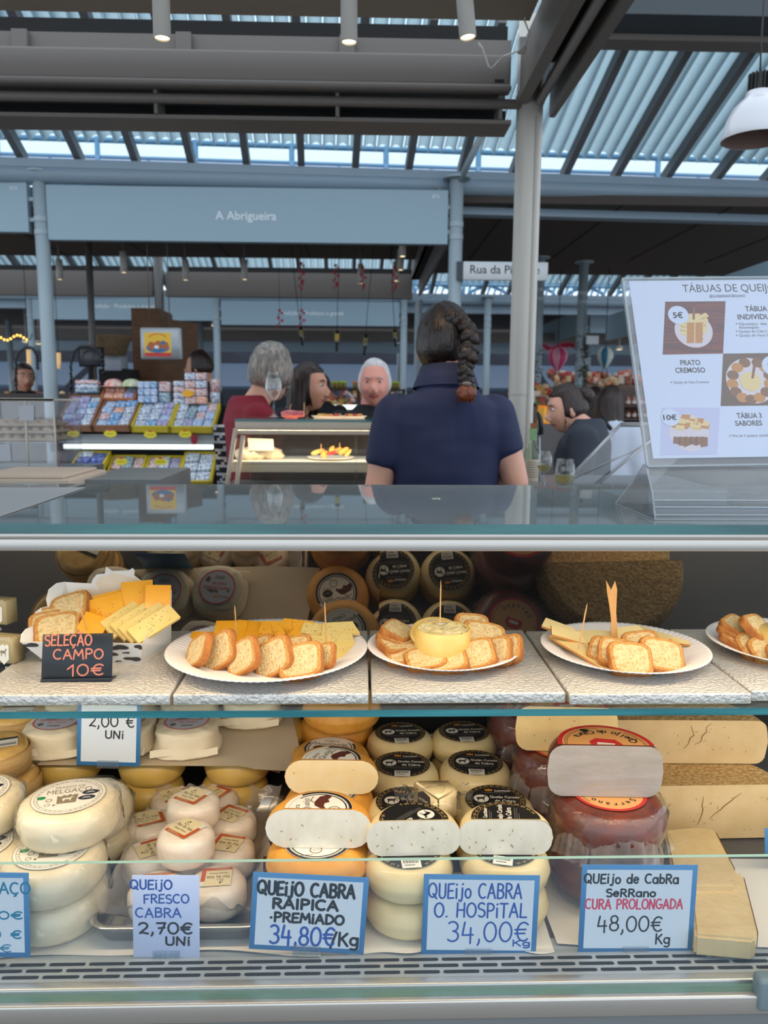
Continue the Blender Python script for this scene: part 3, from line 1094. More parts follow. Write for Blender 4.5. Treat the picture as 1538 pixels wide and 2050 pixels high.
PASTE_B = pm('pale_goat_paste', (232, 228, 212), .45, c2=(224, 218, 198), ns=60, coat=.7, coat_bump=(34, 1, .005), stretch=(1, 1, .5))
RIND_C = pm('pale_goat_rind', (238, 218, 166), .42, c2=(230, 206, 150), ns=25, coat=.25, bump=(160, .15, .001))
RIND_M = pm('orange_rind', (230, 166, 70), .5, c2=(222, 152, 56), ns=60, bump=(220, .35, .001))
PASTE_M = pm('ivory_paste', (238, 214, 160), .45, c2=(240, 222, 178), ns=40, coat=.5, coat_bump=(50, .4, .004))
RIND_W = pm('white_wrapped_rind', (238, 226, 196), .4, c2=(232, 216, 182), ns=12, coat=.9, coat_bump=(48, 1, .008), bump=(20, .6, .005))
RIND_S = pm('paprika_rind', (124, 52, 34), .45, c2=(96, 46, 40), ns=35, coat=.5, coat_bump=(60, .8, .005), bump=(90, .5, .002))
PASTE_S = pm('grey_white_paste', (164, 158, 154), .4, c2=(154, 147, 140), ns=14, coat=.8, coat_bump=(26, .9, .006), stretch=(1, 1, 3))
PASTE_S2 = pm('cream_paste', (244, 218, 158), .45, c2=(238, 208, 146), ns=30, coat=.4, coat_bump=(30, .4, .004))
RIND_R = pm('basket_rind', (212, 176, 118), .7, c2=(176, 136, 82), ns=140, bump=(130, 1, .004), contrast=(.4, .6))
PASTE_R = pm('hard_paste', (226, 196, 146), .5, c2=(218, 186, 132), ns=22, coat=.4, coat_bump=(26, .5, .004))
FILM = glassy('cling_film', (250, 250, 248), 1.35, .08, bump=(28, 1.0), haze=.03, boost=1.6)
LABS = {}
def cheese(name, r, h, rind, labfn, lr, label, loc, group, rz=0, e=.35, lab_rot=0, amp=.0012, tilt=(0, 0), seed=0):
    t = thing(name, label, 'cheese', loc, rz, group)
    b = MB()
    b.lathe(wheel_prof(r, h, e), 48, wob=wob(amp, seed=seed))
    b.build('rind', rind, t, world=False)
    if labfn:
        lb, ms, *ex = labfn(lr, lab_rot)
        o = lb.build('label', ms, t, world=False)
        o.location = (0, 0, h + amp * .5 + .0008)
        for q in ex:
            q.build('barcode_sticker', [INK, LW], o, world=False)
    return kids(t)
def half_cheese(name, r, h, rind, paste, labfn, lr, label, loc, group, rz=0, e=.35, lab_rot=0, seed=0, holes=0):
    """half wheel, cut face towards -y"""
    t = thing(name, label, 'cheese', loc, rz, group)
    b = MB()
    prof = wheel_prof(r, h, e)
    b.lathe(prof, 28, a0=0, a1=PI, wob=wob(.001, seed=seed))
    b.build('rind', rind, t, world=False)
    b = MB()
    ring_ = [(p[0], p[1]) for p in prof] + [(-p[0], p[1]) for p in prof[::-1]]
    zc = h / 2
    k = len(ring_)
    b.add([(x, -.0006, z) for x, z in ring_], [tuple(range(len(ring_)))], 0)
    rg = random.Random(seed)
    for i in range(holes):
        x, z = rg.uniform(-r * .8, r * .8), rg.uniform(h * .15, h * .85)
        a = rg.random() * PI
        q = rg.uniform(.0006, .0016)
        b.add([(x + q * 1.8 * math.cos(a) * math.cos(w_) - q * .7 * math.sin(a) * math.sin(w_), -.0009, z + q * 1.8 * math.sin(a) * math.cos(w_) + q * .7 * math.cos(a) * math.sin(w_)) for w_ in [i_ * PI / 4 for i_ in range(8)]], [tuple(range(8))], 1)
    b.build('cut_face', [paste, pm('paste_hole', (176, 150, 104), .7)], t, world=False)
    if labfn:
        lb, ms = labfn(lr, lab_rot, True)
        o = lb.build('label', ms, t, world=False)
        o.location = (0, 0, h + .0012)
    return kids(t)
def film_skirt(t, r, h, seed=0, n=40, flare=.02):
    """crinkled cling film hugging a wheel and flaring at its foot"""
    b = MB()
    prof = [(r * .93, h * 1.0), (r * 1.015, h * .86), (r * 1.03, h * .55), (r * 1.04, h * .3), (r * 1.03 + flare * .5, h * .12)]
    b.lathe(prof, n, wob=lambda a, rr, z: (noise.noise(Vector((math.cos(a) * 5, math.sin(a) * 5, z * 60 + seed))) * .006, noise.noise(Vector((math.cos(a) * 6, math.sin(a) * 6, z * 30 + seed))) * .003))
    return b.build('cling_film', FILM, t, world=False)

D0 = DZ - .0015
# ---- two columns of pale goat cheese with black labels
CH, CR = .0575, .0692
left_px = [(820, 1660), (813, 1605), (809, 1530), (802, 1462)]
right_px = [(1014, 1660), (992, 1600), (950, 1530), (930, 1462)]
rowY = [1.122, 1.265, 1.407, 1.549]
GC = 'pale goat cheese wheels with black labels'
proto = None
words = ['front', 'second', 'third', 'fourth']
for side, lst in (('left', left_px), ('right', right_px)):
    for i, (px, py) in enumerate(lst):
        Y = rowY[i] + (.004 if side == 'right' else 0)
        x = at(px, py, y=Y).x
        for lvl in (0, 1):
            z = D0 + lvl * (CH + .001)
            dx = random.uniform(-.003, .003)
            lab = 'black-labelled pale goat cheese, %s of the %s stack from the front, %s column' % ('top' if lvl else 'bottom', words[i].replace('front', 'first'), side)
            rz = R(random.uniform(-9, 4)) if i else (R(4) if side == 'left' else R(-14))
            if proto is None:
                proto = cheese('goat_cheese', CR, CH, RIND_C, label_cabra, .0525, lab, (x + dx, Y, z), GC, rz, e=.42, seed=3)
            else:
                dup(proto, lab, (x + dx, Y, z), (0, 0, rz))
hz = D0 + 2 * (CH + .001)
for px, py, lr_, s_, lab in ((829, 1680, R(-135), 5, 'half goat cheese with upside-down black label, cut face out, left front'), (1013, 1680, R(84), 9, 'half goat cheese with sideways black label, cut face out, right front')):
    x = at(px, py, y=1.10).x
    half_cheese('goat_cheese_half', .0712, .057, RIND_C, PASTE_B, label_cabra, .053, lab, (x, 1.102, hz + .001), 'halved pale goat cheeses', R(1 if s_ == 5 else -1.5), e=.4, lab_rot=lr_, seed=s_, holes=16)
# wrapped wedge lying on the second row
p = at(868, 1606, y=1.21)
t = thing('goat_cheese_wedge', 'small wedge of goat cheese in cling film on top of the black-labelled wheels', 'cheese', (p.x, 1.212, hz))
b = MB()
pts = [(-.033, .03), (.004, -.036), (.040, -.004), (.03, .03)]
b.prism(pts, 0, .052)
bmw = bmesh.new()
vs = [bmw.verts.new(v) for v in b.v[:8]]
for f_ in ((3, 2, 1, 0), (4, 5, 6, 7), (0, 1, 5, 4), (1, 2, 6, 5), (2, 3, 7, 6), (3, 0, 4, 7)):
    bmw.faces.new([vs[i] for i in f_])
bmesh.ops.bevel(bmw, geom=bmw.edges[:], offset=.004, segments=2, affect='EDGES')
bmesh.ops.recalc_face_normals(bmw, faces=bmw.faces)
b = MB()
b.bm(bmw, 0, True)
b.build('paste', pm('wedge_paste', (238, 218, 170), .4, c2=(232, 208, 152), ns=50, coat=.7, coat_bump=(45, .8, .005)), t, world=False)
b = MB()
b.X = Matrix.Translation((-.02, -.006, .045)) @ Matrix.Rotation(R(-135), 4, 'Z') @ Matrix.Rotation(0, 4, 'X')
b.X = Matrix(((.60, 0, -.80, -.0155), (-.80, 0, -.60, -.0055), (0, 1, 0, .027), (0, 0, 0, 1)))
b.prism([(-.017, -.015), (.012, -.024), (.017, .0), (.014, .018), (-.004, .022), (-.016, .014)], 0, .0003, 0)
b.text('actiser', -.002, .004, .006, .0005, 1)
b.text('Queijo C', -.0, -.010, .006, .0005, 1)
b.build('label', [INK, LW], t, world=False)
b = MB()
b.X = Matrix.Translation((0, 0, .025))
b.sphere((0, 0, 0), (.045, .042, .03), 10, 0, fn=lambda q: q * (1 + .16 * noise.noise(q * 55)))
for sx in (-1, 1):
    b.grid(8, 8, lambda u, v: (sx * (.03 + u * .035), .01 + (v - .5) * (.02 + u * .035) + .008 * noise.noise(Vector((u * 5, v * 5, sx))), .016 + .014 * noise.noise(Vector((u * 4, v * 6, 3 + sx)))))
b.build('cling_film', FILM, t, world=False)

# ---- orange goat cheeses (first column right of the tray)
GM = 'orange-rinded goat cheeses'
MR, MH = .0795, .0615
def mx(px, Y, py):
    return at(px, py, y=Y).x
YM = [1.132, 1.295, 1.458]
mproto = cheese('orange_cheese', MR, MH, RIND_M, label_malpi, .052, 'orange-rinded wheel under the front half cheese, its label half hidden', (mx(637, YM[0], 1720), YM[0], D0 + MH + .001), GM, R(8), e=.45, seed=11)
dup(mproto, 'orange-rinded wheel at the bottom of the front stack behind the lowest price ticket', (mx(640, YM[0], 1800), YM[0] + .004, D0), (0, 0, R(30)))
dup(mproto, 'orange-rinded wheel under the second half cheese, at mid stack', (mx(660, YM[1], 1640), YM[1], D0 + MH + .001), (0, 0, R(60)))
dup(mproto, 'orange-rinded wheel at the bottom of the second stack', (mx(662, YM[1], 1700), YM[1], D0), (0, 0, R(10)))
dup(mproto, 'orange-rinded wheel with cream round label lying third in the orange column', (mx(661, YM[2], 1500), YM[2], D0 + MH + .001), (0, 0, R(-6)))
dup(mproto, 'orange-rinded wheel at the bottom of the third stack', (mx(661, YM[2], 1560), YM[2], D0), (0, 0, R(-6)))
half_cheese('orange_cheese_half', .0815, .063, RIND_M, PASTE_B, label_malpi, .052, 'half orange-rinded cheese with pale cut face, front of the column', (mx(638, 1.112, 1660), 1.112, D0 + 2 * MH + .003), 'halved orange goat cheeses', R(-2), e=.5, lab_rot=R(96), seed=4, holes=8)
half_cheese('orange_cheese_half', .0815, .062, RIND_M, PASTE_M, label_malpi, .052, 'half orange-rinded cheese with ivory cut face, behind the front half', (mx(664, 1.277, 1560), 1.277, D0 + 2 * MH + .003), 'halved orange goat cheeses', R(-2), e=.5, lab_rot=R(70), seed=6, holes=2)
dup(mproto, 'big deep-yellow wheel on top at the back of the orange column under the shelf', (mx(684, 1.56, 1430), 1.575, D0 + 2 * MH + .004), (0, 0, R(160)), 1.04)
dup(mproto, 'orange-rinded wheel below the big deep-yellow one, at the back', (mx(672, 1.60, 1480), 1.618, D0 + MH + .001), (0, 0, R(100)))
dup(mproto, 'orange-rinded wheel at the bottom of the rearmost orange stack', (mx(672, 1.60, 1520), 1.618, D0), (0, 0, R(20)))

# ---- dark red paprika-rubbed cheeses
GS = 'dark red paprika-rubbed cheeses'
SR, SH = .0925, .0795
YP = [1.207, 1.385]
sproto = cheese('paprika_cheese', SR, SH, RIND_S, label_serrano, .061, 'dark red cheese wheel with orange label in cling film under the grey-white half', (mx(1216, YP[0], 1640), YP[0], D0 + SH + .002), GS, R(178), e=.4, amp=.002, seed=21)
film_skirt(sproto, SR, SH, 4)
FOLD = glassy('film_fold', (250, 248, 246), 1.4, .1, bump=(30, 1.0), haze=.22, hazecol=(226, 214, 210), boost=1.8)
for k, (a0, a1, zt2, out) in enumerate(((60, 128, .030, .016), (20, 58, .022, .012), (250, 300, .03, .014))):
    b = MB()
    b.grid(26, 8, lambda u, v: ((SR * 1.03 + out * (1 - v) * (.4 + .6 * math.sin(u * 7 + k) ** 2) + .003 * math.sin(u * 31)) * math.cos(R(a0 + (a1 - a0) * u)), (SR * 1.03 + out * (1 - v) * (.4 + .6 * math.sin(u * 7 + k) ** 2) + .003 * math.sin(u * 31)) * math.sin(R(a0 + (a1 - a0) * u)), -.012 + (zt2 + .02 * math.sin(u * 3)) * v + .012))
    b.build('film_fold', FOLD, sproto, world=False)
kids(sproto)
dup(sproto, 'dark red wrapped wheel at the bottom of the front stack behind its price ticket', (mx(1205, YP[0], 1780), YP[0] - .004, D0), (0, 0, R(40)))
dup(sproto, 'dark red wrapped wheel under the cream half cheese at the back', (mx(1125, YP[1], 1560), YP[1] - .004, D0 + SH + .002), (0, 0, R(160)))
dup(sproto, 'dark red wrapped wheel at the bottom of the rear stack', (mx(1125, YP[1], 1620), YP[1] - .004, D0), (0, 0, R(10)))
dup(sproto, 'dark red wrapped wheel on its stack at the very back, left of the cream half', (mx(1068, 1.55, 1470), 1.56, D0 + SH + .002), (0, 0, R(200)))
dup(sproto, 'dark red wrapped wheel at the very back, bottom of its stack', (mx(1068, 1.55, 1520), 1.56, D0), (0, 0, R(70)))
half_cheese('paprika_cheese_half', .0925, .088, RIND_S, PASTE_S, label_serrano, .078, 'half dark-red cheese with grey-white cut face on the front stack', (mx(1211, 1.19, 1560), 1.190, D0 + 2 * SH + .005), 'halved paprika cheeses', R(-3), e=.28, lab_rot=R(170), seed=8, holes=6)
half_cheese('paprika_cheese_half', .0925, .086, RIND_S, PASTE_S2, label_serrano, .075, 'half dark-red cheese with cream cut face, behind and left of the grey-white one', (mx(1135, 1.355, 1470), 1.357, D0 + 2 * SH + .005), 'halved paprika cheeses', R(-4), e=.28, lab_rot=R(190), seed=9, holes=10)

# ---- great basket-pressed wheels cut in half
def big_half(label, cx, Y, z, r, h, rz, seed):
    t = half_cheese('hard_cheese_half', r, h, RIND_R, PASTE_R, None, 0, label, (cx, Y, z), 'great halves of basket-pressed cheese', rz, e=.22, seed=seed, holes=40)
    rg = random.Random(seed)
    for k in range(4):                                 # dry cracks in the cut face
        x, zz = rg.uniform(-r * .6, r * .6), rg.uniform(h * .55, h * .95)
        pts = []
        for i in range(7):
            pts.append((x, -.0009, zz))
            x += rg.uniform(-.012, .004)
            zz -= h * rg.uniform(.05, .12)
        pts = [q for q in pts if q[2] > .004]
        if len(pts) > 2:
            cr = MB()
            cr.tube(pts, [.0003 + .0007 * math.sin(PI * i / (len(pts) - 1)) for i in range(len(pts))], 5)
            cr.build('crack', pm('crack_brown', (150, 112, 66), .8), t, world=False)
    kids(t)
    return t
xe = xat(1532, 1.42, 1480)
big_half('great half wheel of hard cheese, upper of the two, rough basket-marked rind', xe - .18, 1.42, D0 + .108, .18, .088, R(-1.5), 31)
xe = xat(1532, 1.33, 1600)
big_half('great half wheel of hard cheese, lower of the two, at the right end', xe - .13, 1.335, D0, .185, .106, R(1), 33)
# two flat wedges in front of them
def slab(name, label, pxs, y_hint, z, h, rnd, mats, group=None, zb=None):
    pts = [at(px, py, z=z + h) for px, py in pxs]
    c = sum(pts, Vector((0, 0, 0))) / len(pts)
    t = thing(name, label, 'cheese', (c.x, c.y, z), 0, group)
    bm = bmesh.new()
    lo = [bm.verts.new((p.x - c.x, p.y - c.y, 0)) for p in pts]
    hi = [bm.verts.new((p.x - c.x, p.y - c.y, h)) for p in pts]
    n = len(pts)
    bm.faces.new(lo[::-1])
    bm.faces.new(hi)
    for i in range(n):
        bm.faces.new([lo[i], lo[(i + 1) % n], hi[(i + 1) % n], hi[i]])
    bmesh.ops.recalc_face_normals(bm, faces=bm.faces)
    bmesh.ops.bevel(bm, geom=bm.edges[:], offset=rnd, segments=2, affect='EDGES')
    return t, bm
WED = pm('wedge_hard_paste', (226, 200, 146), .4, c2=(216, 186, 130), ns=26, coat=1, coat_bump=(110, 1, .006))
WRN = pm('wedge_rind', (196, 150, 88), .6, c2=(170, 122, 66), ns=40)
for lab, pxs, z in (('flat wedge of hard cheese in cling film at the front right beside the ticket', [(1392, 1872), (1512, 1882), (1518, 1866), (1488, 1748), (1440, 1742), (1378, 1742)], D0),
                    ('flat wedge of hard cheese in cling film behind the front one', [(1352, 1770), (1476, 1770), (1472, 1738), (1432, 1660), (1395, 1655), (1330, 1660)], D0 + .012)):
    t, bm = slab('cheese_wedge', lab, pxs, 0, z, .034, .004, None, 'flat wedges of hard cheese')
    b = MB()
    b.bm(bm, 0, False)
    b.build('paste', WED, t, world=False)
    a, c_ = at(*pxs[2], z=z + .034) - t.location, at(*pxs[3], z=z + .034) - t.location
    b = MB()
    d = (c_ - a).normalized()
    n_ = Vector((d.y, -d.x, 0)) * .0012
    b.add([(a + d * .004) + n_ - Vector((0, 0, .030)), (c_ - d * .004) + n_ - Vector((0, 0, .030)), (c_ - d * .004) + n_ - Vector((0, 0, .003)), (a + d * .004) + n_ - Vector((0, 0, .003))], [(0, 1, 2, 3)])
    b.build('rind', WRN, t, world=False)

# ---- large white cheeses with castle label (left front)
WR, WH = .0775, .0595
wl = [((108, 1.128, 1730), 0, 'bottom of the front stack of white castle-labelled cheeses, behind the ticket'), ((104, 1.124, 1690), 1, 'white wrapped wheel second in the front left stack, label showing under the top wheel'),
      ((138, 1.172, 1600), 2, 'white wrapped wheel with brown castle label, topmost of the front left stack')]
GW = 'white wrapped wheels with brown castle labels'
wproto = None
for (px, Y, py), lvl, lab in wl:
    x = at(px, py, y=Y).x
    z = D0 + lvl * (WH + .001)
    if wproto is None:
        wproto = cheese('white_cheese', WR, WH, RIND_W, label_melgaco, .056, lab, (x, Y, z), GW, R(14), e=.36, amp=.0025, seed=41)
        film_skirt(wproto, WR, WH, 9, flare=.006)
        kids(wproto)
    else:
        dup(wproto, lab, (x, Y, z), (0, 0, R(14 if lvl == 2 else 10)))
for px, Y, py, lvl, lab, rz in ((176, 1.295, 1640, 0, 'white wrapped wheel at the bottom behind the front left stack', 30), (172, 1.292, 1600, 1, 'white wrapped wheel behind the topmost castle label, second of its stack', 60),
                                (-52, 1.14, 1720, 0, 'white wrapped wheel at the left edge, bottom of its stack', 0), (-52, 1.14, 1680, 1, 'white wrapped wheel at the left edge, second of its stack', 15), (-52, 1.19, 1640, 2, 'white wrapped wheel cut by the left edge with small round icons on its label', 20)):
    x = at(px, py, y=Y).x
    dup(wproto, lab, (x, Y, D0 + lvl * (WH + .001)), (0, 0, R(rz)))

# ---- cheeses in wooden rings at the far left
WOOD = pm('spruce_ring', (206, 170, 112), .6, c2=(190, 150, 92), ns=20, stretch=(1, 1, 6))
RINDY = pm('washed_yellow_rind', (222, 180, 104), .5, c2=(206, 160, 84), ns=50, bump=(80, .5, .002), coat=.3)
def ringed(label, loc, rz):
    t = thing('ringed_cheese', label, 'cheese', loc, rz, 'soft cheeses in thin wooden rings')
    b = MB()
    b.lathe(wheel_prof(.062, .058, .3), 40, wob=wob(.002, seed=5))
    b.build('rind', RINDY, t, world=False)
    b = MB()
    b.lathe([(.0632, .006), (.0650, .006), (.0650, .046), (.0632, .046), (.0632, .006)], 40)
    b.build('wooden_ring', WOOD, t, world=False)
    b = MB()
    b.X = Matrix.Translation((.012, -.012, .0592)) @ Matrix.Rotation(R(12), 4, 'Z')
    b.rect(-.03, -.02, .034, .02, 0, 1)
    b.rect(-.03, .012, .034, .02, E, 0)
    for i in range(14):
        b.rect(.004 + i * .002, -.014, .005 + i * .002, -.004, E, 0)
    b.text('Queijo', -.012, .0, .007, E, 2)
    b.build('label', [INK, LW, LRED], t, world=False)
    return kids(t)
rp = ringed('soft yellow cheese in a wooden ring, topmost at the left edge', (mx(-22, 1.36, 1480), 1.37, D0 + .125), R(10))
dup(rp, 'soft yellow cheese in a wooden ring, under and right of the topmost one', (mx(8, 1.38, 1560), 1.38, D0 + .066), (0, 0, R(40)))
dup(rp, 'soft yellow cheese in a wooden ring, at the bottom by the left edge', (mx(-6, 1.37, 1600), 1.37, D0), (0, 0, R(80)))
dup(rp, 'soft yellow cheese in a wooden ring with dark label, behind under the shelf', (mx(28, 1.53, 1430), 1.53, D0 + .125), (0, 0, R(-8)))
dup(rp, 'soft yellow cheese in a wooden ring, below the one with the dark label', (mx(28, 1.53, 1480), 1.53, D0 + .06), (0, 0, R(30)))
dup(rp, 'soft yellow cheese in a wooden ring, lowest at the back left', (mx(28, 1.53, 1520), 1.53, D0 - .001), (0, 0, R(50)))

# ---- yellow wheels carrying the sheet of card, and the white cloth-wrapped cheeses on it
YW = pm('yellow_wheel_rind', (226, 192, 106), .45, c2=(214, 176, 88), ns=20, coat=.3)
yp = None
k = 0
for px in (130, 300, 470, 545):
    for Y in (1.478, 1.612):
        for lvl in (0, 1):
            if px == 545 and (Y < 1.5 or lvl == 0):
                continue
            x = at(px, 1570, y=Y).x
            lab = 'plain yellow wheel carrying the card, %s layer, %s row, %s from the left' % (('lower', 'upper')[lvl], ('front', 'rear')[Y > 1.5], ORD[(130, 300, 470, 545).index(px)])
            if yp is None:
                yp = cheese('yellow_cheese', .066, .0595, YW, None, 0, lab, (x, Y, D0), 'plain yellow wheels under the card', e=.4, seed=51)
            else:
                dup(yp, lab, (x + (.008 if lvl else 0), Y, D0 + lvl * .0602), (0, 0, R(40 * k)))
            k += 1
ZC = D0 + 2 * .0602 + .002
b = MB()
x0, x1 = xat(75, 1.40, 1530), xat(560, 1.40, 1530)
b.grid(30, 8, lambda u, v: (x0 + (x1 - x0) * u + (.05 * (1 - v) * u if u > .9 else 0), 1.398 + .25 * v - .012 * u * (1 - v), ZC + .0015 - (.018 * (1 - v) * max(0, u - .85) / .15)))
b.grid(30, 8, lambda u, v: (x0 + (x1 - x0) * (1 - u), 1.40 + .248 * v, ZC - .0012 - (.018 * (1 - v) * max(0, .15 - u) / .15)), 1)
tag(b.build('card_sheet', [pm('cream_card', (226, 208, 180), .7, c2=(218, 198, 168), ns=6), pm('card_underside', (150, 110, 86), .8)], loc=((x0 + x1) / 2, 1.4, ZC)), 'cream card sheet laid over yellow wheels, carrying the white wrapped cheeses', 'card')
CLOTH = pm('white_wrapping_cloth', (240, 228, 200), .6, c2=(234, 218, 186), ns=14, bump=(38, .7, .004))
def bundle(label, loc, rz, sx=1):
    t = thing('wrapped_cheese', label, 'cheese', loc, rz, 'white cloth-wrapped fresh cheeses')
    b = MB()
    def fn(q):
        x, y, z = q
        r = math.hypot(x, y)
        a = math.atan2(y, x)
        k_ = (abs(math.cos(a)) ** 5 + abs(math.sin(a)) ** 5) ** (-1 / 5)
        lo = max(0, -z)
        f_ = 1 + .24 * lo + .05 * noise.noise(Vector((math.cos(a) * 3, math.sin(a) * 3, z * 4)))
        zz = math.copysign(abs(z) ** .5, z)
        rr = min(1, (1 - abs(z) ** 4) ** .25) if r > 1e-6 else 0
        s_ = .0595 * f_ * (1 + (k_ - 1) * .45)
        return Vector((math.cos(a) * rr * s_, math.sin(a) * rr * s_, .0275 * zz + .0014 * noise.noise(Vector((x * 6, y * 6, z * 4)))))
    b.sphere((0, 0, .0285), 1, 24, 0, fn=fn)
    o = b.build('cloth', CLOTH, t, world=False)
    b = MB()
    b.grid(12, 3, lambda u, v: ((u - .5) * .126, -.0635 + .006 * v - .002 * math.sin(u * 9), .012 + .012 * v + .003 * math.sin(u * 7)))
    b.build('cloth_fold', CLOTH, t, world=False)
    lb, ms = label_lacti(.043)
    q = lb.build('label', ms, t, world=False)
    q.location = (0, -.002, .0578)
    return kids(t)
bp_ = bundle('white cloth-wrapped cheese with pink-ringed label, left of the 2,00 euro ticket', (mx(112, 1.46, 1470), 1.468, ZC + .002), R(2))
dup(bp_, 'white cloth-wrapped cheese half hidden behind the 2,00 euro ticket', (mx(244, 1.46, 1470), 1.475, ZC + .002), (0, 0, R(-5)))
dup(bp_, 'white cloth-wrapped cheese with pink-ringed label, right of the 2,00 euro ticket', (mx(374, 1.46, 1470), 1.466, ZC + .002), (0, 0, R(6)))
for i, px in enumerate((130, 255, 380, 505)):
    dup(bp_, 'white cloth-wrapped cheese in the rear row on the card, %s from the left' % ORD[i], (mx(px, 1.60, 1440), 1.604, ZC + .002), (0, 0, R((3, -8, 12, 0)[i])))

# ---- steel tray of small fresh cheeses
tx0, tx1 = xat(172, 1.07, 1850), xat(532, 1.07, 1850)
ty0, ty1 = 1.062, 1.455
tray = thing('steel_tray', 'shallow steel tray lined with film, holding small white fresh cheeses', 'tray', ((tx0 + tx1) / 2, (ty0 + ty1) / 2, D0))
def rrect(x0, y0, x1, y1, r, n=6):
    pts = []
    for cx, cy, a in ((x1 - r, y1 - r, 0), (x0 + r, y1 - r, 90), (x0 + r, y0 + r, 180), (x1 - r, y0 + r, 270)):
        pts += [(cx + r * math.cos(R(a + 90 * i / n)), cy + r * math.sin(R(a + 90 * i / n))) for i in range(n + 1)]
    return pts
b = MB()
rings = [(.020, 0), (.012, .002), (.008, .028), (.006, .0315), (0, .032), (-.002, .0305)]
vs = []
for inset, z in rings:
    vs += [(x, y, D0 + z + .0012) for x, y in rrect(tx0 + inset, ty0 + inset, tx1 - inset, ty1 - inset, .034 - inset * .4)]
k = len(vs) // len(rings)
b.add(vs, [(j * k + i, j * k + (i + 1) % k, (j + 1) * k + (i + 1) % k, (j + 1) * k + i) for j in range(len(rings) - 1) for i in range(k)], 0, True)
b.add(vs[:k], [tuple(range(k))], 0)
b.build('pan', pm('polished_tray_steel', (200, 198, 194), .22, .85), tray)
FILM2 = glassy('lining_film', (246, 246, 244), 1.35, .12, bump=(26, 1.0), haze=.26, hazecol=(236, 226, 214), boost=1.8)
b = MB()
def film(u, v):
    x = tx0 + .014 + (tx1 - tx0 - .028) * u
    y = ty0 + .016 + (ty1 - ty0 - .03) * v
    e = min(u, 1 - u, v, 1 - v)
    lift = max(0, .12 - e) / .12
    n = noise.noise(Vector((u * 7, v * 9, 2))) * .007
    return (x + n, y + n, D0 + .006 + lift * .052 * (1 + .6 * noise.noise(Vector((u * 9, v * 9, 7)))) + abs(n) * .6)
b.grid(44, 56, film)
b.build('film_lining', FILM2, tray)
FRESH = pm('fresh_white_cheese', (244, 232, 216), .5, c2=(238, 220, 198), ns=26, bump=(60, .7, .003), coat=.4, coat_bump=(40, .6, .004))
fp = None
FZ = D0 + .0075
fresh = [(300, 1.318, 1640, 0), (302, 1.222, 1700, 0), (318, 1.128, 1790, 0), (384, 1.31, 1640, 0), (372, 1.215, 1720, 0), (462, 1.33, 1640, 0), (456, 1.235, 1700, 0), (434, 1.14, 1780, 0), (350, 1.402, 1600, 0), (430, 1.408, 1600, 0),
         (386, 1.295, 1600, 1), (372, 1.19, 1670, 1)]
for i, (px, Y, py, lvl) in enumerate(fresh):
    x = at(px, py, y=Y).x
    if lvl:
        lab = 'small white fresh cheese on top at the %s of the tray, orange-bordered label upright' % ('front' if px == 372 else 'back')
    else:
        lab = 'small white fresh cheese on the tray floor, %s row, %s of its row' % ({0: 'third', 1: 'second', 2: 'front', 3: 'third', 4: 'second', 5: 'third', 6: 'second', 7: 'front', 8: 'rear', 9: 'rear'}[i], {0: 'left', 1: 'left', 2: 'left', 3: 'middle', 4: 'middle', 5: 'right', 6: 'right', 7: 'right', 8: 'left', 9: 'right'}[i])
    z = FZ + lvl * .054
    rot = R((25, 120, 190, 10, 20, 150, 165, 185, 30, 60, -30, -38)[i])
    if fp is None:
        fp = thing('fresh_cheese', lab, 'cheese', (x, Y, z), rot, 'small fresh cheeses on the steel tray')
        b = MB()
        b.lathe(wheel_prof(.0465, .052, .36, .0), 36, wob=wob(.0022, 9, 61))
        b.build('rind', FRESH, fp, world=False)
        lb, ms = label_flor(.0235)
        q = lb.build('label', ms, fp, world=False)
        q.location = (0, 0, .0542)
        kids(fp)
    else:
        dup(fp, lab, (x, Y, z), (0, 0, rot))
# ================================================================ plates, carton and titbits on the shelf
PLATE = pm('paper_plate_white', (244, 238, 236), .6)
def plate(label, cx, cy, r, n=72, tilt=(0, 0), name='paper_plate'):
    t = thing(name, label, 'plate', (cx, cy, BT), 0, 'white paper plates on the shelf')
    b = MB()
    def flute(a, rr, z):
        k_ = max(0, min(1, (rr / r - .70) / .12))
        return (0, .00035 * k_ * math.cos(a * n))
    prof = [(.001, .0012), (r * .4, .0012), (r * .66, .0014), (r * .71, .003), (r * .78, .008), (r * .88, .013), (r * .96, .0165), (r, .0180), (r * 1.004, .0172), (r * .97, .0150), (r * .88, .0112), (r * .77, .006), (r * .70, .001), (r * .66, .0001), (.001, .0001)]
    b.lathe(prof, n * 5, wob=flute)
    b.build('dish', PLATE, t, world=False)
    t.rotation_euler = (tilt[0], tilt[1], 0)
    return t
def cpx(px, py, z):
    return at(px, py, z=z)
zr = BT + .012
def plate_px(x0, x1, yf, yb, label, **kw):
    a, b_ = at((x0 + x1) / 2, yf, z=BT + .017), at((x0 + x1) / 2, yb, z=BT + .017)
    cy = (a.y + b_.y) / 2
    l_, r_ = at(x0, (yf + yb) / 2 - 6, y=cy).x, at(x1, (yf + yb) / 2 - 6, y=cy).x
    return plate(label, (l_ + r_) / 2, cy, (r_ - l_) / 2, **kw), (l_ + r_) / 2, cy, (r_ - l_) / 2
P1, p1x, p1y, p1r = plate_px(336, 735, 1372, 1236, 'largest white paper plate with three kinds of cheese slices and toasts', n=96)
P2, p2x, p2y, p2r = plate_px(736, 1040, 1351, 1242, 'white paper plate with a whole soft round cheese ringed by toasts', n=84)
P3, p3x, p3y, p3r = plate_px(1087, 1411, 1352, 1244, 'white paper plate with cheese slices, toasts and a wooden fork', n=84)
P4, p4x, p4y, p4r = plate_px(1428, 1745, 1340, 1236, 'white paper plate of toasts cut off by the right edge', n=84)

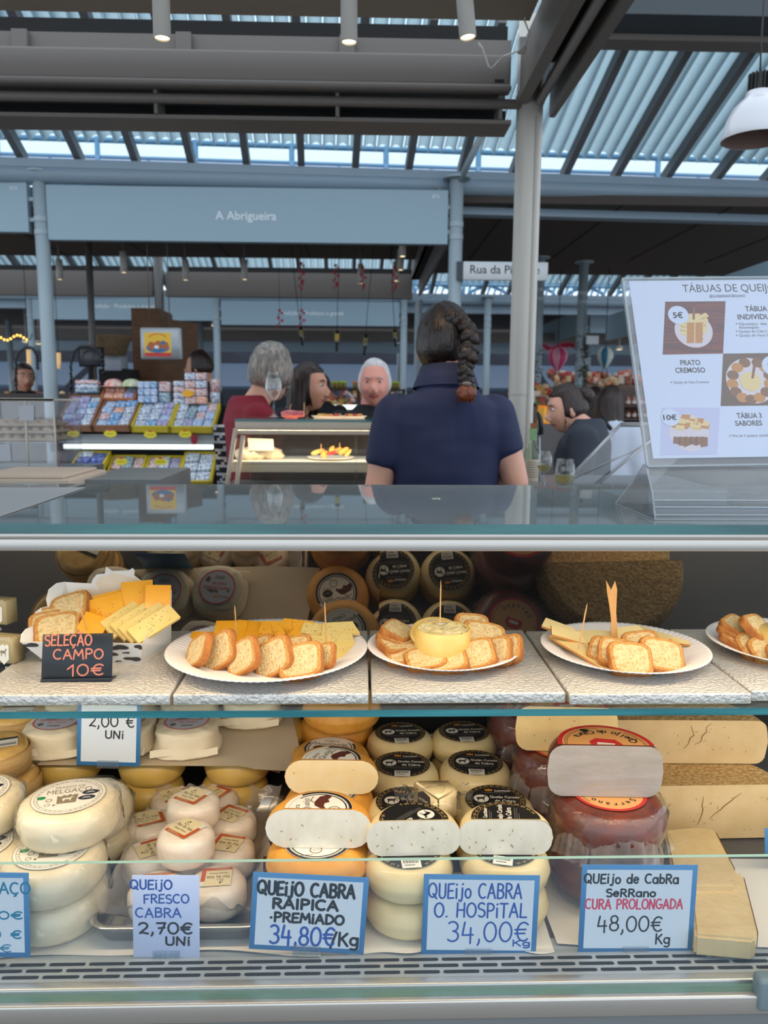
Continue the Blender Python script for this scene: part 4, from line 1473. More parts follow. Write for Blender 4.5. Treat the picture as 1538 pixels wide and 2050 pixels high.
CRUMB = pm('toast_crumb', (232, 208, 156), .85, c2=(210, 172, 112), ns=300, bump=(300, 1, .004), contrast=(.44, .66))
RIM = pm('toast_rim', (214, 160, 86), .8, c2=(192, 132, 64), ns=240, bump=(320, 1, .003))
CRUST = pm('toast_crust', (190, 124, 58), .75, c2=(164, 96, 40), ns=90, bump=(140, .6, .0012))
def toast_mesh():
    w, h, th = .0265, .0225, .0105
    out = []
    for i in range(40):
        a = 2 * PI * i / 40
        c_, s_ = math.cos(a), math.sin(a)
        k_ = (abs(c_) ** 4.5 + abs(s_) ** 4.5) ** (-1 / 4.5)
        x, y = w * k_ * c_, h * k_ * s_
        if y > 0:
            x *= 1 + .05 * (y / h)
            y *= 1.03 - .12 * (abs(x) / w) ** 4 * 0
        n_ = noise.noise(Vector((c_ * 3, s_ * 3, 1))) * .0007
        out.append((x + n_ * c_, y + n_ * s_))
    b = MB()
    k = len(out)
    rings = [(1, -th / 2 + .0012), (1.015, -th / 4), (1.015, th / 4), (1, th / 2 - .0012)]
    vs = []
    for s_, z in rings:
        vs += [(x * s_, y * s_, z) for x, y in out]
    b.add(vs, [(j * k + i, j * k + (i + 1) % k, (j + 1) * k + (i + 1) % k, (j + 1) * k + i) for j in range(3) for i in range(k)], 1, True)
    for sg in (-1, 1):
        for (s0, s1, mi) in ((1, .95, 1), (.95, .80, 2), (.80, .5, 0), (.5, .02, 0)):
            v0 = [(x * s0, y * s0, sg * (th / 2 - (.0012 if s0 == 1 else 0)) + (0 if s0 == 1 else noise.noise(Vector((x * 300 * s0, y * 300 * s0, sg))) * .0006)) for x, y in out]
            v1 = [(x * s1, y * s1, sg * th / 2 + noise.noise(Vector((x * 300 * s1, y * 300 * s1, sg))) * .0006) for x, y in out]
            fs = [(i, (i + 1) % k, k + (i + 1) % k, k + i) if sg > 0 else (i, k + i, k + (i + 1) % k, (i + 1) % k) for i in range(k)]
            b.add(v0 + v1, fs, mi, True)
    return b
TP = None
def toast(label, group, px, py, z, rot, sc_=1.0, Y=None):
    global TP
    loc = at(px, py, z=z) if Y is None else Vector((at(px, py, y=Y).x, Y, z))
    if TP is None:
        o = toast_mesh().build('toast', [CRUMB, CRUST, RIM])
        TP = o
    else:
        o = bpy.data.objects.new('toast', TP.data)
        col.objects.link(o)
    tag(o, label, 'toast', group)
    o.location = loc
    o.rotation_euler = tuple(R(a) for a in rot)
    o.scale = (sc_,) * 3
    return o
def setrot(o, facing, lean, roll=0):
    """stand the slice: face turned to bearing `facing` (0 = viewer, + = right), leaning back by `lean` from upright"""
    o.rotation_euler = (Matrix.Rotation(R(facing), 4, 'Z') @ Matrix.Rotation(R(90 - lean), 4, 'X') @ Matrix.Rotation(R(roll), 4, 'Z')).to_euler()
    return o
B3 = BT + .003
# plate 1: leaning row of toasts along the front
for i, (px, py, fc, ln, rl, s_) in enumerate([(398, 1305, -62, 28, 35, 1.15), (440, 1305, -40, 25, 38, 1.25), (487, 1316, -42, 24, 38, 1.15), (548, 1318, -36, 26, 36, 1.25), (522, 1302, -50, 30, 30, 1.0), (603, 1325, -18, 42, 18, 1.25), (588, 1303, -22, 55, 25, 1.1), (640, 1318, -40, 45, 30, 1.0)]):
    zc = BT + .024 if i not in (4, 6, 7) else BT + .022
    p = at(px, py, z=zc)
    o = toast('golden toast in the leaning front row on the largest plate, %s counted' % ORD[i], 'toasts on the largest plate', px, py, zc, (0, 0, 0), s_)
    o['label'] = ('toast at the left end of the row on the largest plate, almost edge-on', 'second toast from the left on the largest plate, broad pale face', 'third toast from the left on the largest plate', 'toast in the middle of the row on the largest plate, tilted and long',
                  'toast tucked behind the third one on the largest plate', 'toast at the right end of the front row on the largest plate, lying flattest', 'toast behind the tilted middle one on the largest plate', 'toast peeping out under the right end toast on the largest plate')[i]
    setrot(o, fc, ln, rl)
# cheese slices
YEL = pm('yellow_cheese', (250, 178, 40), .35, c2=(246, 166, 26), ns=30, sss=.15, coat=.2)
YELS = pm('yellow_cheese_spiced', (248, 182, 56), .38, c2=(244, 170, 40), ns=30, sss=.15, coat=.2)
HERB = pm('herb_cheese', (242, 216, 140), .42, c2=(238, 208, 124), ns=30, sss=.1)
SPECK = pm('pepper_speck', (104, 52, 34), .6)
HSP = pm('herb_speck', (110, 104, 60), .7)
SKIN = pm('smoked_skin', (196, 104, 52), .5)
MANC = pm('straw_cheese', (244, 220, 156), .4, c2=(240, 212, 140), ns=24, sss=.1)
MANR = pm('straw_cheese_rind', (204, 140, 72), .5)
def slice_(label, group, px, py, z, pts, th, rot, mats, specks=0, seed=0, mi_side=0, bend=0.0, cat='cheese', name='cheese_slice', loc=None):
    """thin slice with outline pts (metres, local xy)"""
    rg = random.Random(seed)
    b = MB()
    n = len(pts)
    r_ = .0006
    vs = [(x, y, 0) for x, y in pts] + [(x, y, th) for x, y in pts]
    b.add(vs, [tuple(range(n))[::-1]], 0)
    b.add(vs, [tuple(range(n, 2 * n))], 0)
    for i in range(n):
        b.add(vs, [(i, (i + 1) % n, n + (i + 1) % n, n + i)], mi_side)
    xs, ys = [p[0] for p in pts], [p[1] for p in pts]
    cx, cy = sum(xs) / n, sum(ys) / n
    for i in range(specks):
        x, y = rg.uniform(min(xs), max(xs)), rg.uniform(min(ys), max(ys))
        x, y = cx + (x - cx) * .72, cy + (y - cy) * .72
        q = rg.uniform(.0004, .0010)
        b.ell(x, y, q * rg.uniform(.7, 1.6), q * .7, th + .0002, 1, 8, rot=rg.random() * 3)
    if mi_side == 2 or specks:                           # specks show on the front edge too
        for i in range(int(specks / 3)):
            t_ = rg.random()
            j = 0
            a, c_ = Vector((*pts[j], 0)), Vector((*pts[(j + 1) % n], 0))
            q = a.lerp(c_, t_)
            d = (c_ - a).normalized()
            no = Vector((d.y, -d.x, 0)) * .0002
            z_ = rg.uniform(.2, .8) * th
            s_ = .0006
            b.add([q + no + d * s_ + Vector((0, 0, z_)), q + no - d * s_ + Vector((0, 0, z_)), q + no + Vector((0, 0, z_ + s_))], [(0, 1, 2)], 1)
    o = tag(b.build(name, mats), label, cat, group)
    o.location = loc if loc is not None else at(px, py, z=z)
    o.rotation_euler = tuple(R(a) for a in rot)
    return o
SQ = [(-.026, -.019), (.026, -.019), (.026, .019), (-.026, .019)]
TR = [(-.030, -.016), (.030, -.012), (.004, .022)]
TR2 = [(-.032, -.010), (.030, -.016), (.022, .014), (-.028, .016)]
g1 = 'cheese slices on the largest plate'
for i, (px, py, z, pts, rot, kind, lab) in enumerate([
    (425, 1292, .008, TR2, (20, -6, 14), 0, 'plain yellow slice at the far left edge of the largest plate, under the leaning toasts'),
    (418, 1280, .014, TR2, (24, 0, 4), 0, 'plain yellow slice on the left of the largest plate, second from the front'),
    (463, 1285, .015, TR2, (20, 4, -4), 0, 'plain yellow slice behind the second toast on the largest plate'),
    (500, 1282, .015, SQ, (22, 2, 6), 0, 'plain yellow slice in the middle left of the largest plate'),
    (462, 1262, .026, SQ, (28, 0, 2), 0, 'plain yellow slice at the back left of the largest plate'),
    (503, 1262, .024, SQ, (26, 4, -3), 0, 'plain yellow slice at the back, pricked beside the left toothpick'),
    (530, 1282, .020, TR, (34, -8, -20), 1, 'peppered orange-skinned wedge slice, front one at the centre of the largest plate'),
    (552, 1274, .024, TR, (36, -8, -24), 1, 'peppered orange-skinned wedge slice, middle one at the centre of the largest plate'),
    (556, 1260, .028, TR2, (34, -4, -6), 1, 'peppered yellow slice at the back centre of the largest plate'),
    (594, 1262, .027, SQ, (36, 4, -10), 1, 'peppered yellow slice at the back, just left of the herb slices'),
    (586, 1280, .020, TR, (34, -6, -16), 1, 'peppered yellow slice leaning on the herb slices of the largest plate'),
    (640, 1266, .025, TR2, (28, 4, -2), 2, 'herb-specked pale slice at the back right of the largest plate'),
    (628, 1292, .018, SQ, (22, 0, -12), 2, 'herb-specked pale slice in front of the right toothpick'),
    (676, 1284, .019, SQ, (20, 6, 14), 2, 'herb-specked pale slice at the right rim of the largest plate, middle'),
    (676, 1304, .011, [(-.036, -.020), (.004, -.024), (.036, .014), (-.006, .024)], (12, 4, 22), 2, 'herb-specked pale slice lowest at the right of the largest plate'),
    (682, 1262, .028, TR2, (26, -2, 10), 2, 'herb-specked pale slice topmost at the right back of the largest plate'),
]):
    mats = ([YEL, SPECK, SKIN], [YELS, SPECK, SKIN], [HERB, HSP, SKIN])[kind]
    slice_(lab, g1, px, py, BT + z - .003, pts, .0042 if kind != 2 else .0055, rot, mats, (0, 9, 26)[kind], i + 1, 2 if kind == 1 else 0)

def pick(label, px0, py0, px1, py1, Y, r=.0011, name='toothpick'):
    a, b_ = at(px0, py0, y=Y), at(px1, py1, y=Y)
    b = MB()
    d = b_ - a
    b.tube([a, a + d * .06, a + d * .18, a + d * .82, b_ - d * .03, b_], [r * .15, r * .6, r, r, r * .5, r * .15], 8)
    return tag(b.build(name, pm('birch_wood', (222, 180, 124), .6, c2=(206, 160, 104), ns=60, stretch=(6, 6, 1)), loc=b_), label, 'toothpick')
pick('wooden toothpick upright in the yellow slices on the largest plate', 470, 1211, 474, 1278, p1y + .03)
pick('wooden toothpick upright in the herb slices on the largest plate', 650, 1204, 654, 1294, p1y + .005)

# plate 2: soft cheese with its lid cut off, toasts around
p = at(884, 1300, z=BT)
SOFT = pm('soft_cheese_rind', (236, 204, 124), .45, c2=(226, 188, 100), ns=22, bump=(60, .4, .002), coat=.3, sss=.1)
PUL = pm('soft_cheese_pulp', (248, 236, 190), .35, c2=(240, 220, 150), ns=40, bump=(45, 1, .008), coat=.4, sss=.1)
sx0, sx1 = at(831, 1290, y=1.19).x, at(941, 1290, y=1.19).x
sr = (sx1 - sx0) / 2
t = thing('soft_cheese', 'whole soft round cheese with open creamy top on the second plate', 'cheese', ((sx0 + sx1) / 2, 1.185, BT + .002))
b = MB()
sh = .048
b.lathe([(.001, 0), (sr * .96, 0), (sr, .006), (sr * 1.01, sh * .5), (sr, sh), (sr * .96, sh + .0015), (sr * .88, sh - .001)], 44, wob=wob(.0012, seed=8))
b.build('rind', SOFT, t, world=False)
b = MB()
b.lathe([(sr * .90, sh - .001), (sr * .8, sh - .003), (sr * .6, sh - .002), (sr * .4, sh - .004), (sr * .2, sh - .002), (.0006, sh - .002)], 44, wob=lambda a, rr, z: (0, .0055 * noise.noise(Vector((math.cos(a) * rr * 90, math.sin(a) * rr * 90, 3)))))
b.build('creamy_top', PUL, t, world=False)
lid = thing('cheese_round', 'cut-off lid of the soft cheese with paper label, propped behind it', 'cheese', ((sx0 + sx1) / 2 - .008, 1.185 + sr * .52, BT + .030))
b = MB()
b.lathe(wheel_prof(sr * .98, .009, .4), 36, wob=wob(.001))
b.build('rind', SOFT, lid, world=False)
b = MB()
b.ell(0, 0, sr * .72, sr * .72, 0, 0)
b.ring(0, 0, sr * .66, sr * .68, E, 1)
b.text('Queijo', 0, 0, .008, E, 1)
b.build('label', [LW, INK], lid, world=False).location = (0, 0, .0105)
lid.rotation_euler = (R(20), R(-6), R(20))
pick('wooden toothpick upright in the middle of the soft round cheese', 883, 1161, 881, 1262, 1.185)
g2 = 'toasts ringed round the soft cheese'
for i, (px, py, dz, fc, ln, rl, s_, lab) in enumerate([
    (797, 1265, .030, 62, 68, 6, 1.12, 'toast at the back left of the soft cheese, topmost of the left pair'),
    (792, 1277, .022, 60, 74, 0, 1.12, 'toast at the back left of the soft cheese, lower of the left pair'),
    (796, 1291, .018, 30, 76, 0, 1.1, 'toast left of the soft cheese, upper of the lying pair'),
    (796, 1302, .009, 24, 78, 0, 1.1, 'toast left of the soft cheese, lower of the lying pair'),
    (814, 1313, .009, -16, 74, 22, 1.2, 'toast at the front left of the soft cheese, long side on'),
    (853, 1322, .010, -20, 70, 26, 1.2, 'toast at the front of the soft cheese, second from the left'),
    (897, 1326, .010, -24, 68, 28, 1.15, 'toast at the front middle of the soft cheese, pale face up'),
    (950, 1314, .016, -28, 54, 30, 1.25, 'toast at the front right of the soft cheese with broad pale face'),
    (988, 1308, .016, -42, 46, 28, 1.15, 'toast second from the right end beside the soft cheese'),
    (1010, 1304, .016, -48, 44, 30, 1.15, 'toast at the right end beside the soft cheese'),
    (970, 1277, .030, 20, 56, -20, 1.3, 'square toast leaning at the right back of the soft cheese'),
    (946, 1258, .036, 20, 40, -10, 1.1, 'toast hidden behind the soft cheese at the right back'),
]):
    setrot(toast(lab, g2, px, py, BT + dz, (0, 0, 0), s_), fc, ln, rl)

# plate 3
g3 = 'toasts on the plate with the wooden fork'
for i, (px, py, dz, fc, ln, rl, s_, lab) in enumerate([
    (1216, 1306, .014, -18, 54, -12, 1.1, 'toast behind the front pair, left of the wooden fork plate'),
    (1236, 1308, .020, -10, 50, -8, 1.1, 'toast just behind the front left toast on the wooden fork plate'),
    (1286, 1293, .022, 0, 48, 8, 1.1, 'toast at the back of the group on the wooden fork plate'),
    (1262, 1322, .017, 4, 44, -6, 1.24, 'front left toast on the wooden fork plate, broad square face'),
    (1325, 1314, .018, 12, 46, -14, 1.28, 'front right toast with a hole on the wooden fork plate'),
]):
    o = setrot(toast(lab, g3, px, py, BT + dz, (0, 0, 0), s_), fc, ln, rl)
g3 = 'cheese slices on the plate with the wooden fork'
WG = [(-.044, -.006), (.044, -.017), (.040, .004), (-.026, .024), (-.042, .010)]
WG = [(-.036, .012), (-.032, -.010), (.046, -.022), (.044, -.010), (-.012, .024)]
for i, (px, py, z, pts, rot, lab) in enumerate([
    (1122, 1262, .030, TR2, (20, 16, -14), 'straw-coloured slice at the back left rim of the fork plate'),
    (1138, 1274, .028, TR2, (22, 14, 4), 'straw-coloured slice under the rind-edged wedges, left of the fork plate'),
    (1140, 1288, .019, WG, (10, 10, -40), 'straw wedge slice with tan rind, third from the front left of the fork plate'),
    (1150, 1296, .016, WG, (8, 10, -46), 'straw wedge slice with tan rind, second from the front left of the fork plate'),
    (1170, 1310, .011, [(-.044, .014), (-.040, .000), (.046, -.028), (.050, -.018), (-.014, .032)], (6, 8, -44), 'large straw wedge slice frontmost at the left of the fork plate'),
    (1190, 1278, .020, SQ, (16, 2, 6), 'straw-coloured slice in the middle of the fork plate, left of the fork'),
    (1216, 1280, .018, SQ, (16, -2, -4), 'straw-coloured slice right at the foot of the wooden fork'),
    (1262, 1270, .026, TR2, (26, -4, 14), 'straw-coloured slice at the back of the fork plate, right of the fork'),
    (1292, 1270, .022, WG, (12, -6, -30), 'straw wedge slice behind the back toast of the fork plate'),
    (1318, 1282, .018, [(-.034, .012), (-.032, .004), (.046, -.020), (.048, -.012), (.01, .014)], (18, -6, -14), 'straw wedge slice running under the front right toast of the fork plate'),
]):
    slice_(lab, g3, px, py, BT + z - .004, pts, .004, rot, [MANC, MANR, MANR], 0, i, 2)
pick('dark-tipped toothpick leaning in the frontmost straw slice', 1176, 1208, 1158, 1300, p3y - .015, .0013)
Y = p3y + .012                                          # two-pronged wooden fork
b = MB()
q = [(1214, 1162), (1224, 1181), (1232, 1163), (1236, 1180), (1235, 1200), (1234, 1225), (1238, 1282), (1224, 1282), (1224, 1240), (1221, 1215), (1216, 1186)]
pts = [at(px, py, y=Y) for px, py in q]
n = len(pts)
b.add([p_ for p_ in pts] + [p_ + Vector((0, .0018, 0)) for p_ in pts], [tuple(range(n))[::-1], tuple(range(n, 2 * n))] + [(i, (i + 1) % n, n + (i + 1) % n, n + i) for i in range(n)])
tag(b.build('wooden_fork', pm('fork_wood', (232, 178, 110), .6, c2=(222, 164, 96), ns=30, stretch=(5, 5, 1)), loc=at(1231, 1282, y=Y)), 'two-pronged wooden fork standing upright on the third plate', 'fork')
g4 = 'toasts on the cut-off plate'
for px, py, dz, fc, ln, rl, s_, lab in [
    (1478, 1256, .032, 40, 66, 6, 1.15, 'toast topmost at the back left of the cut-off plate'), (1476, 1266, .025, 36, 70, 6, 1.15, 'toast second from the top at the left of the cut-off plate'),
    (1488, 1282, .016, 22, 68, 8, 1.25, 'toast at the left rim of the cut-off plate, long side on'), (1520, 1262, .034, 50, 50, -10, 1.3, 'toast leaning at the back of the cut-off plate'),
    (1522, 1294, .016, -24, 56, 24, 1.25, 'toast at the front left of the cut-off plate'), (1545, 1304, .014, -20, 50, 20, 1.2, 'toast at the front of the cut-off plate, cut by the right edge'),
    (1585, 1312, .016, -16, 50, 20, 1.2, 'toast on the cut-off plate beyond the right edge')]:
    setrot(toast(lab, g4, px, py, BT + dz, (0, 0, 0), s_), fc, ln, rl)
t = thing('soft_cheese', 'soft cheese at the middle of the cut-off plate, at the right edge', 'cheese', (at(1575, 1280, y=1.2).x, 1.2, BT + .002))
b = MB()
b.lathe([(.001, 0), (.042, 0), (.044, .006), (.044, .034), (.042, .04), (.001, .038)], 40, wob=wob(.0014, seed=12))
b.build('rind', SOFT, t, world=False)

# ---- cow-print carton with its selection
CARD = pm('carton_inside', (240, 224, 200), .65)
CARDW = pm('carton_white', (240, 238, 232), .5)
COWB = pm('cow_spot_black', (52, 48, 50), .5)
tz = BT
bl, br = at(92, 1325, z=tz), at(283, 1328, z=tz)            # floor front corners
ftl, ftr = (40, 1284), (284, 1290)
fl = Vector((bl.x, bl.y, tz))
fr_ = Vector((br.x, br.y, tz))
back = Vector((.012, .090, 0))
bl2, br2 = fl + back + Vector((.016, 0, 0)), fr_ + back + Vector((.012, 0, 0))
TL_ = at(40, 1284, y=fl.y - .012)
TR_ = at(286, 1288, y=fr_.y - .012)
RB = at(344, 1180, y=br2.y + .022)
LB = at(130, 1166, y=bl2.y + .022)
carton = thing('cow_print_carton', 'open cow-print carton tray with cow-shaped scalloped back, full of cheese and toasts', 'carton', (fl + fr_) / 2)
b = MB()
def wall(b, P, thick=.0010, mi=0, mo=1):
    """polygon panel with an inside and an outside material; P ordered so that its normal points inwards"""
    n = (P[1] - P[0]).cross(P[2] - P[0]).normalized()
    q = [p_ - n * thick for p_ in P]
    k = len(P)
    b.add(P, [tuple(range(k))], mi)
    b.add(q, [tuple(range(k))[::-1]], mo)
    b.add(P + q, [(i, k + i, k + (i + 1) % k, (i + 1) % k) for i in range(k)], mi)
wall(b, [fl, fr_, br2, bl2])
b.build('floor', [CARD, CARDW], carton)
def spots(b, P0, P1, P2, P3, lst, mi, out):
    n = (P1 - P0).cross(P3 - P0).normalized() * out
    for u, v, ru, rv, rot in lst:
        pts = []
        for i in range(16):
            a = 2 * PI * i / 16
            rr = 1 + .28 * math.sin(a * 2 + u * 9) + .18 * math.sin(3 * a + v * 20)
            du, dv = ru * rr * math.cos(a), rv * rr * math.sin(a)
            uu, vv = min(max(u + du * math.cos(rot) - dv * math.sin(rot) * .3, .002), .998), min(max(v + dv * math.cos(rot) + du * math.sin(rot) * .6, .002), .998)
            pts.append(P0.lerp(P1, uu).lerp(P3.lerp(P2, uu), vv) + n)
        b.add(pts, [tuple(range(16))], mi)
b = MB()
wall(b, [fl, TL_, TR_, fr_][::-1] if False else [fr_, TR_, TL_, fl][::-1])
spots(b, fl, fr_, TR_, TL_, [(.06, .85, .07, .10, .1), (.17, .5, .06, .12, .3), (.26, .2, .05, .07, 0), (.14, .15, .03, .06, 0), (.80, .80, .075, .14, .2), (.72, .45, .06, .1, 0), (.92, .25, .07, .12, 0), (.86, .55, .03, .05, .2), (.97, .85, .03, .12, 0), (.77, .12, .03, .04, 0), (.5, .6, .06, .1, 0)], 2, .0016)
b.build('front_wall', [CARD, CARDW, COWB], carton)
b = MB()
wall(b, [fr_, br2, RB, TR_])
spots(b, fr_, br2, RB, TR_, [(.25, .62, .13, .14, .6), (.6, .5, .10, .08, .4), (.42, .25, .08, .08, 0), (.78, .72, .08, .1, 0), (.5, .85, .07, .05, 0), (.12, .2, .06, .1, 0), (.9, .4, .05, .08, 0)], 2, -.0016)
b.build('right_wall', [CARD, CARDW, COWB], carton)
b = MB()
sc_pts = [(40, 1284), (42, 1270), (50, 1260), (62, 1254), (70, 1252), (67, 1240), (70, 1226), (80, 1218), (95, 1214), (92, 1200), (97, 1180), (112, 1168), (130, 1165)]
P = []
for i, (px, py) in enumerate(sc_pts):
    s_ = i / (len(sc_pts) - 1)
    P.append(at(px, py, y=TL_.y + (LB.y - TL_.y) * s_))
wall(b, [fl] + P + [bl2])
b.build('left_wall', [CARD, CARDW], carton)
b = MB()
sc_pts = [(130, 1165), (183, 1168), (186, 1160), (194, 1150), (210, 1148), (213, 1134), (222, 1141), (226, 1143), (252, 1142), (258, 1142), (266, 1137), (270, 1142), (269, 1152), (283, 1162), (288, 1172), (300, 1174), (320, 1176), (344, 1180)]
P = [at(px, py, y=LB.y) for px, py in sc_pts]
wall(b, ([bl2] + P + [br2]))
b.build('back_wall', [CARD, CARDW], carton)
gc = 'cheese slices in the cow-print carton'
def upright(label, group, cpx_, w, h, th, mats, lean, yawd, roll, Y, specks=0, seed=0, mi_side=0, tri=False):
    """slice standing in the carton: centre pixel, width, height, leaning back"""
    pts = [(-w / 2, -h / 2), (w / 2, -h / 2), (w / 2, h / 2), (-w / 2, h / 2)]
    if tri:
        pts = [(-w / 2, -h / 2), (w / 2, -h / 2 * .7), (w * .2, h / 2), (-w * .1, h / 2)]
    o = slice_(label, group, 0, 0, 0, pts, th, (0, 0, 0), mats, specks, seed, mi_side, loc=at(cpx_[0], cpx_[1], y=Y))
    o.rotation_euler = (Matrix.Rotation(R(yawd), 4, 'Z') @ Matrix.Rotation(R(90 - lean), 4, 'X') @ Matrix.Rotation(R(roll), 4, 'Z')).to_euler()
    return o
Y0 = fl.y
for i, (px, py, w, h, lean, yw, rl, dy, kind, lab) in enumerate([
    (240, 1226, .072, .074, 32, 8, 14, .070, 1, 'largest peppered yellow slice standing at the back of the carton'),
    (316, 1206, .040, .056, 26, 14, -4, .070, 0, 'plain yellow slice at the right back corner of the carton'),
    (276, 1200, .050, .060, 30, 8, 4, .078, 1, 'tall peppered yellow slice rising highest in the carton'),
    (214, 1232, .058, .064, 36, 4, 16, .056, 1, 'peppered yellow slice in the middle of the carton with a dark red speck'),
    (178, 1230, .046, .040, 42, -14, 22, .060, 0, 'yellow slice behind the toothpick in the carton'),
    (165, 1250, .044, .042, 44, -16, 20, .042, 0, 'yellow slice lying low under the toothpick in the carton'),
    (186, 1256, .042, .040, 40, 4, -20, .030, 0, 'yellow slice at the front of the carton just above the black sign'),
]):
    upright(lab, gc, (px, py), w, h, .005, ([YEL, SPECK, SKIN], [YELS, SPECK, SKIN])[kind], lean, yw, rl, Y0 + dy, 0 if kind == 0 else 7, i + 3)
for i, (px, py, w, h, yw, rl, dy, lab) in enumerate([
    (256, 1238, .080, .036, 26, 30, .052, 'herb-specked pale slice rearmost of the fan at the right of the carton'),
    (276, 1243, .080, .036, 26, 30, .043, 'herb-specked pale slice third from the front of the fan in the carton'),
    (292, 1249, .080, .034, 26, 29, .034, 'herb-specked pale slice second from the front of the fan in the carton'),
    (308, 1252, .080, .030, 26, 28, .025, 'herb-specked pale slice frontmost of the fan in the carton'),
]):
    upright(lab, gc, (px, py), w, h, .0065, [HERB, HSP, SKIN], 46, yw, rl, Y0 + dy, 34, i + 20)
gt = 'toasts in the cow-print carton'
for px, py, fc, ln, rl, s_, dy, lab in [(140, 1220, -20, 44, 24, 1.25, .062, 'golden toast at the back left inside the carton'), (108, 1242, 6, 54, 8, 1.1, .05, 'toast leaning at the left wall of the carton, upper one'),
                                        (116, 1262, 4, 50, 12, 1.3, .026, 'toast at the front left of the carton, pale crumb facing up'), (102, 1254, 14, 52, 8, 1.2, .038, 'toast half covered by the front left toast in the carton')]:
    o = toast(lab, gt, px, py, BT, (0, 0, 0), s_, Y=Y0 + dy)
    o.location = at(px, py, y=Y0 + dy)
    setrot(o, fc, ln, rl)
pick('wooden toothpick standing in the cow-print carton', 152, 1186, 174, 1262, Y0 + .02)

# ---- kraft boxes at the left end of the shelf
KR = pm('kraft_box', (176, 160, 118), .6, c2=(166, 150, 108), ns=40)
def kraft(label, pr, pl, pbk, z, h):
    t = thing('kraft_box', label, 'box', at(*pr, z=z), 0, 'kraft gift boxes at the left end')
    a = at(*pr, z=z)
    b = MB()
    b.X = Matrix.Translation(a) @ Matrix.Rotation(R(-14), 4, 'Z')
    b.rbox((-.14, 0, 0), (0, .028, h), .0015, 1)
    b.build('carton', KR, t)
    b = MB()
    b.X = Matrix.Translation(a) @ Matrix.Rotation(R(-14), 4, 'Z') @ Matrix.Translation((-.017, -.0006, h * .48)) @ Matrix.Rotation(PI / 2, 4, 'X')
    b.poly([(-.009, -.012), (0, -.021), (.009, -.012), (.010, .010), (.006, .012), (.003, .009), (0, .013), (-.003, .009), (-.006, .012), (-.010, .010)], 0, 0)
    b.poly([(x * .011, -.002 + y * .012) for x, y in GOAT], E, 1)
    b.text('MELGAÇO', 0, .018, .005, 0, 0, width=.026)
    b.ring(.004, -.026, .0015, .0025, 0, 0, 12)
    b.build('print', [LW, LTAUPE], t)
    return t
kraft('kraft box with white goat emblem, upper of the two at the left edge', (14, 1252), 0, 0, BT + .0405, .040)
kraft('kraft box with white goat emblem, lower of the two at the left edge', (28, 1330), 0, 0, BT, .040)

# ================================================================ price tickets
TB = pm('ticket_blue', (62, 128, 184), .5)
TWHT = pm('ticket_white', (226, 234, 242), .5)
TLIL = pm('ticket_lilac_paper', (206, 216, 246), .5)
PBLK = pm('marker_black', (26, 26, 28), .5)
PBLU = pm('marker_blue', (36, 86, 172), .5)
PTEA = pm('marker_teal', (20, 130, 168), .5)
PRED = pm('marker_red', (222, 60, 90), .5)
PCHK = pm('chalk_orange', (214, 128, 104), .7)
CLEAR = glassy('clear_plastic', (240, 246, 250), 1.45, .03, haze=.06, boost=1.4)
def ticket(label, BLp, BRp, TLp, Y, lean, lines, frame=True, clip_=True, bg_=None, name='price_ticket', cat='ticket', group='blue-framed price tickets', card=None):
    BL, BR, TL = at(*BLp, y=Y), at(*BRp, y=Y), at(*TLp, y=Y + lean)
    M, w, h = frame_of(BL, BR, TL)
    t = thing(name, label, cat, (BL + BR) / 2, 0, group)
    b = MB()
    b.X = M
    b.rbox((0, 0, -.0012), (w, h, 0), .0005, 1)
    if frame:
        m_ = .0078
        b.rect(m_, m_, w - m_, h - m_, .0001, 1)
    for (s, px0, px1, pyb, pyt, ci, th) in lines:
        x0, y0 = on_plane(M, px0, pyb)
        x1, y1 = on_plane(M, px1, pyb)
        yt = on_plane(M, px0, pyt)[1]
        hand(b, s, x0, x1, y0, yt, th, .0002, 2 + ci, rise=(y1 - y0) / (x1 - x0) * 0)
    b.build('card', [card or TB, bg_ or TWHT, PBLK, PBLU, PTEA, PRED, PCHK], t)
    if clip_:
        b = MB()
        b.X = M
        cx = w * .5
        b.rbox((cx - .020, -.002, .0006), (cx + .020, .011, .0024), .0006, 1)
        for i in range(5):
            b.rbox((cx - .0165 + i * .0075, 0, .0018), (cx - .0155 + i * .0075, .009, .0030), .0003, 1)
        b.rbox((cx - .020, -.003, -.008), (cx + .020, -.0012, .006), .0005, 1)
        b.build('clip_foot', CLEAR, t)
    return t
YTk = 1.044
ticket('blue-framed price ticket for goat cheese Raipica at 34,80 euro', (498, 1900), (728, 1911), (502, 1745), YTk, .004, [
    ('QUEijO CABRA', 516, 710, 1789, 1763, 0, .0044), ('RAIPICA', 546, 676, 1817, 1798, 0, .0044), ('·PREMiADO', 540, 688, 1844, 1826, 0, .0040), ('34,80€', 540, 668, 1888, 1852, 1, .0038), ('/kg'.replace('k', 'K'), 662, 716, 1892, 1866, 0, .0040)])
ticket('blue-framed price ticket for goat cheese O. Hospital at 34,00 euro', (843, 1911), (1073, 1913), (847, 1750), YTk, .004, [
    ('QUEijo CABRA', 858, 1044, 1797, 1768, 1, .0029), ('O. HOSPiTAL', 870, 1054, 1835, 1807, 1, .0029), ('34,00€', 896, 1056, 1884, 1845, 1, .0029), ('Kg', 1026, 1060, 1894, 1882, 1, .0024)])
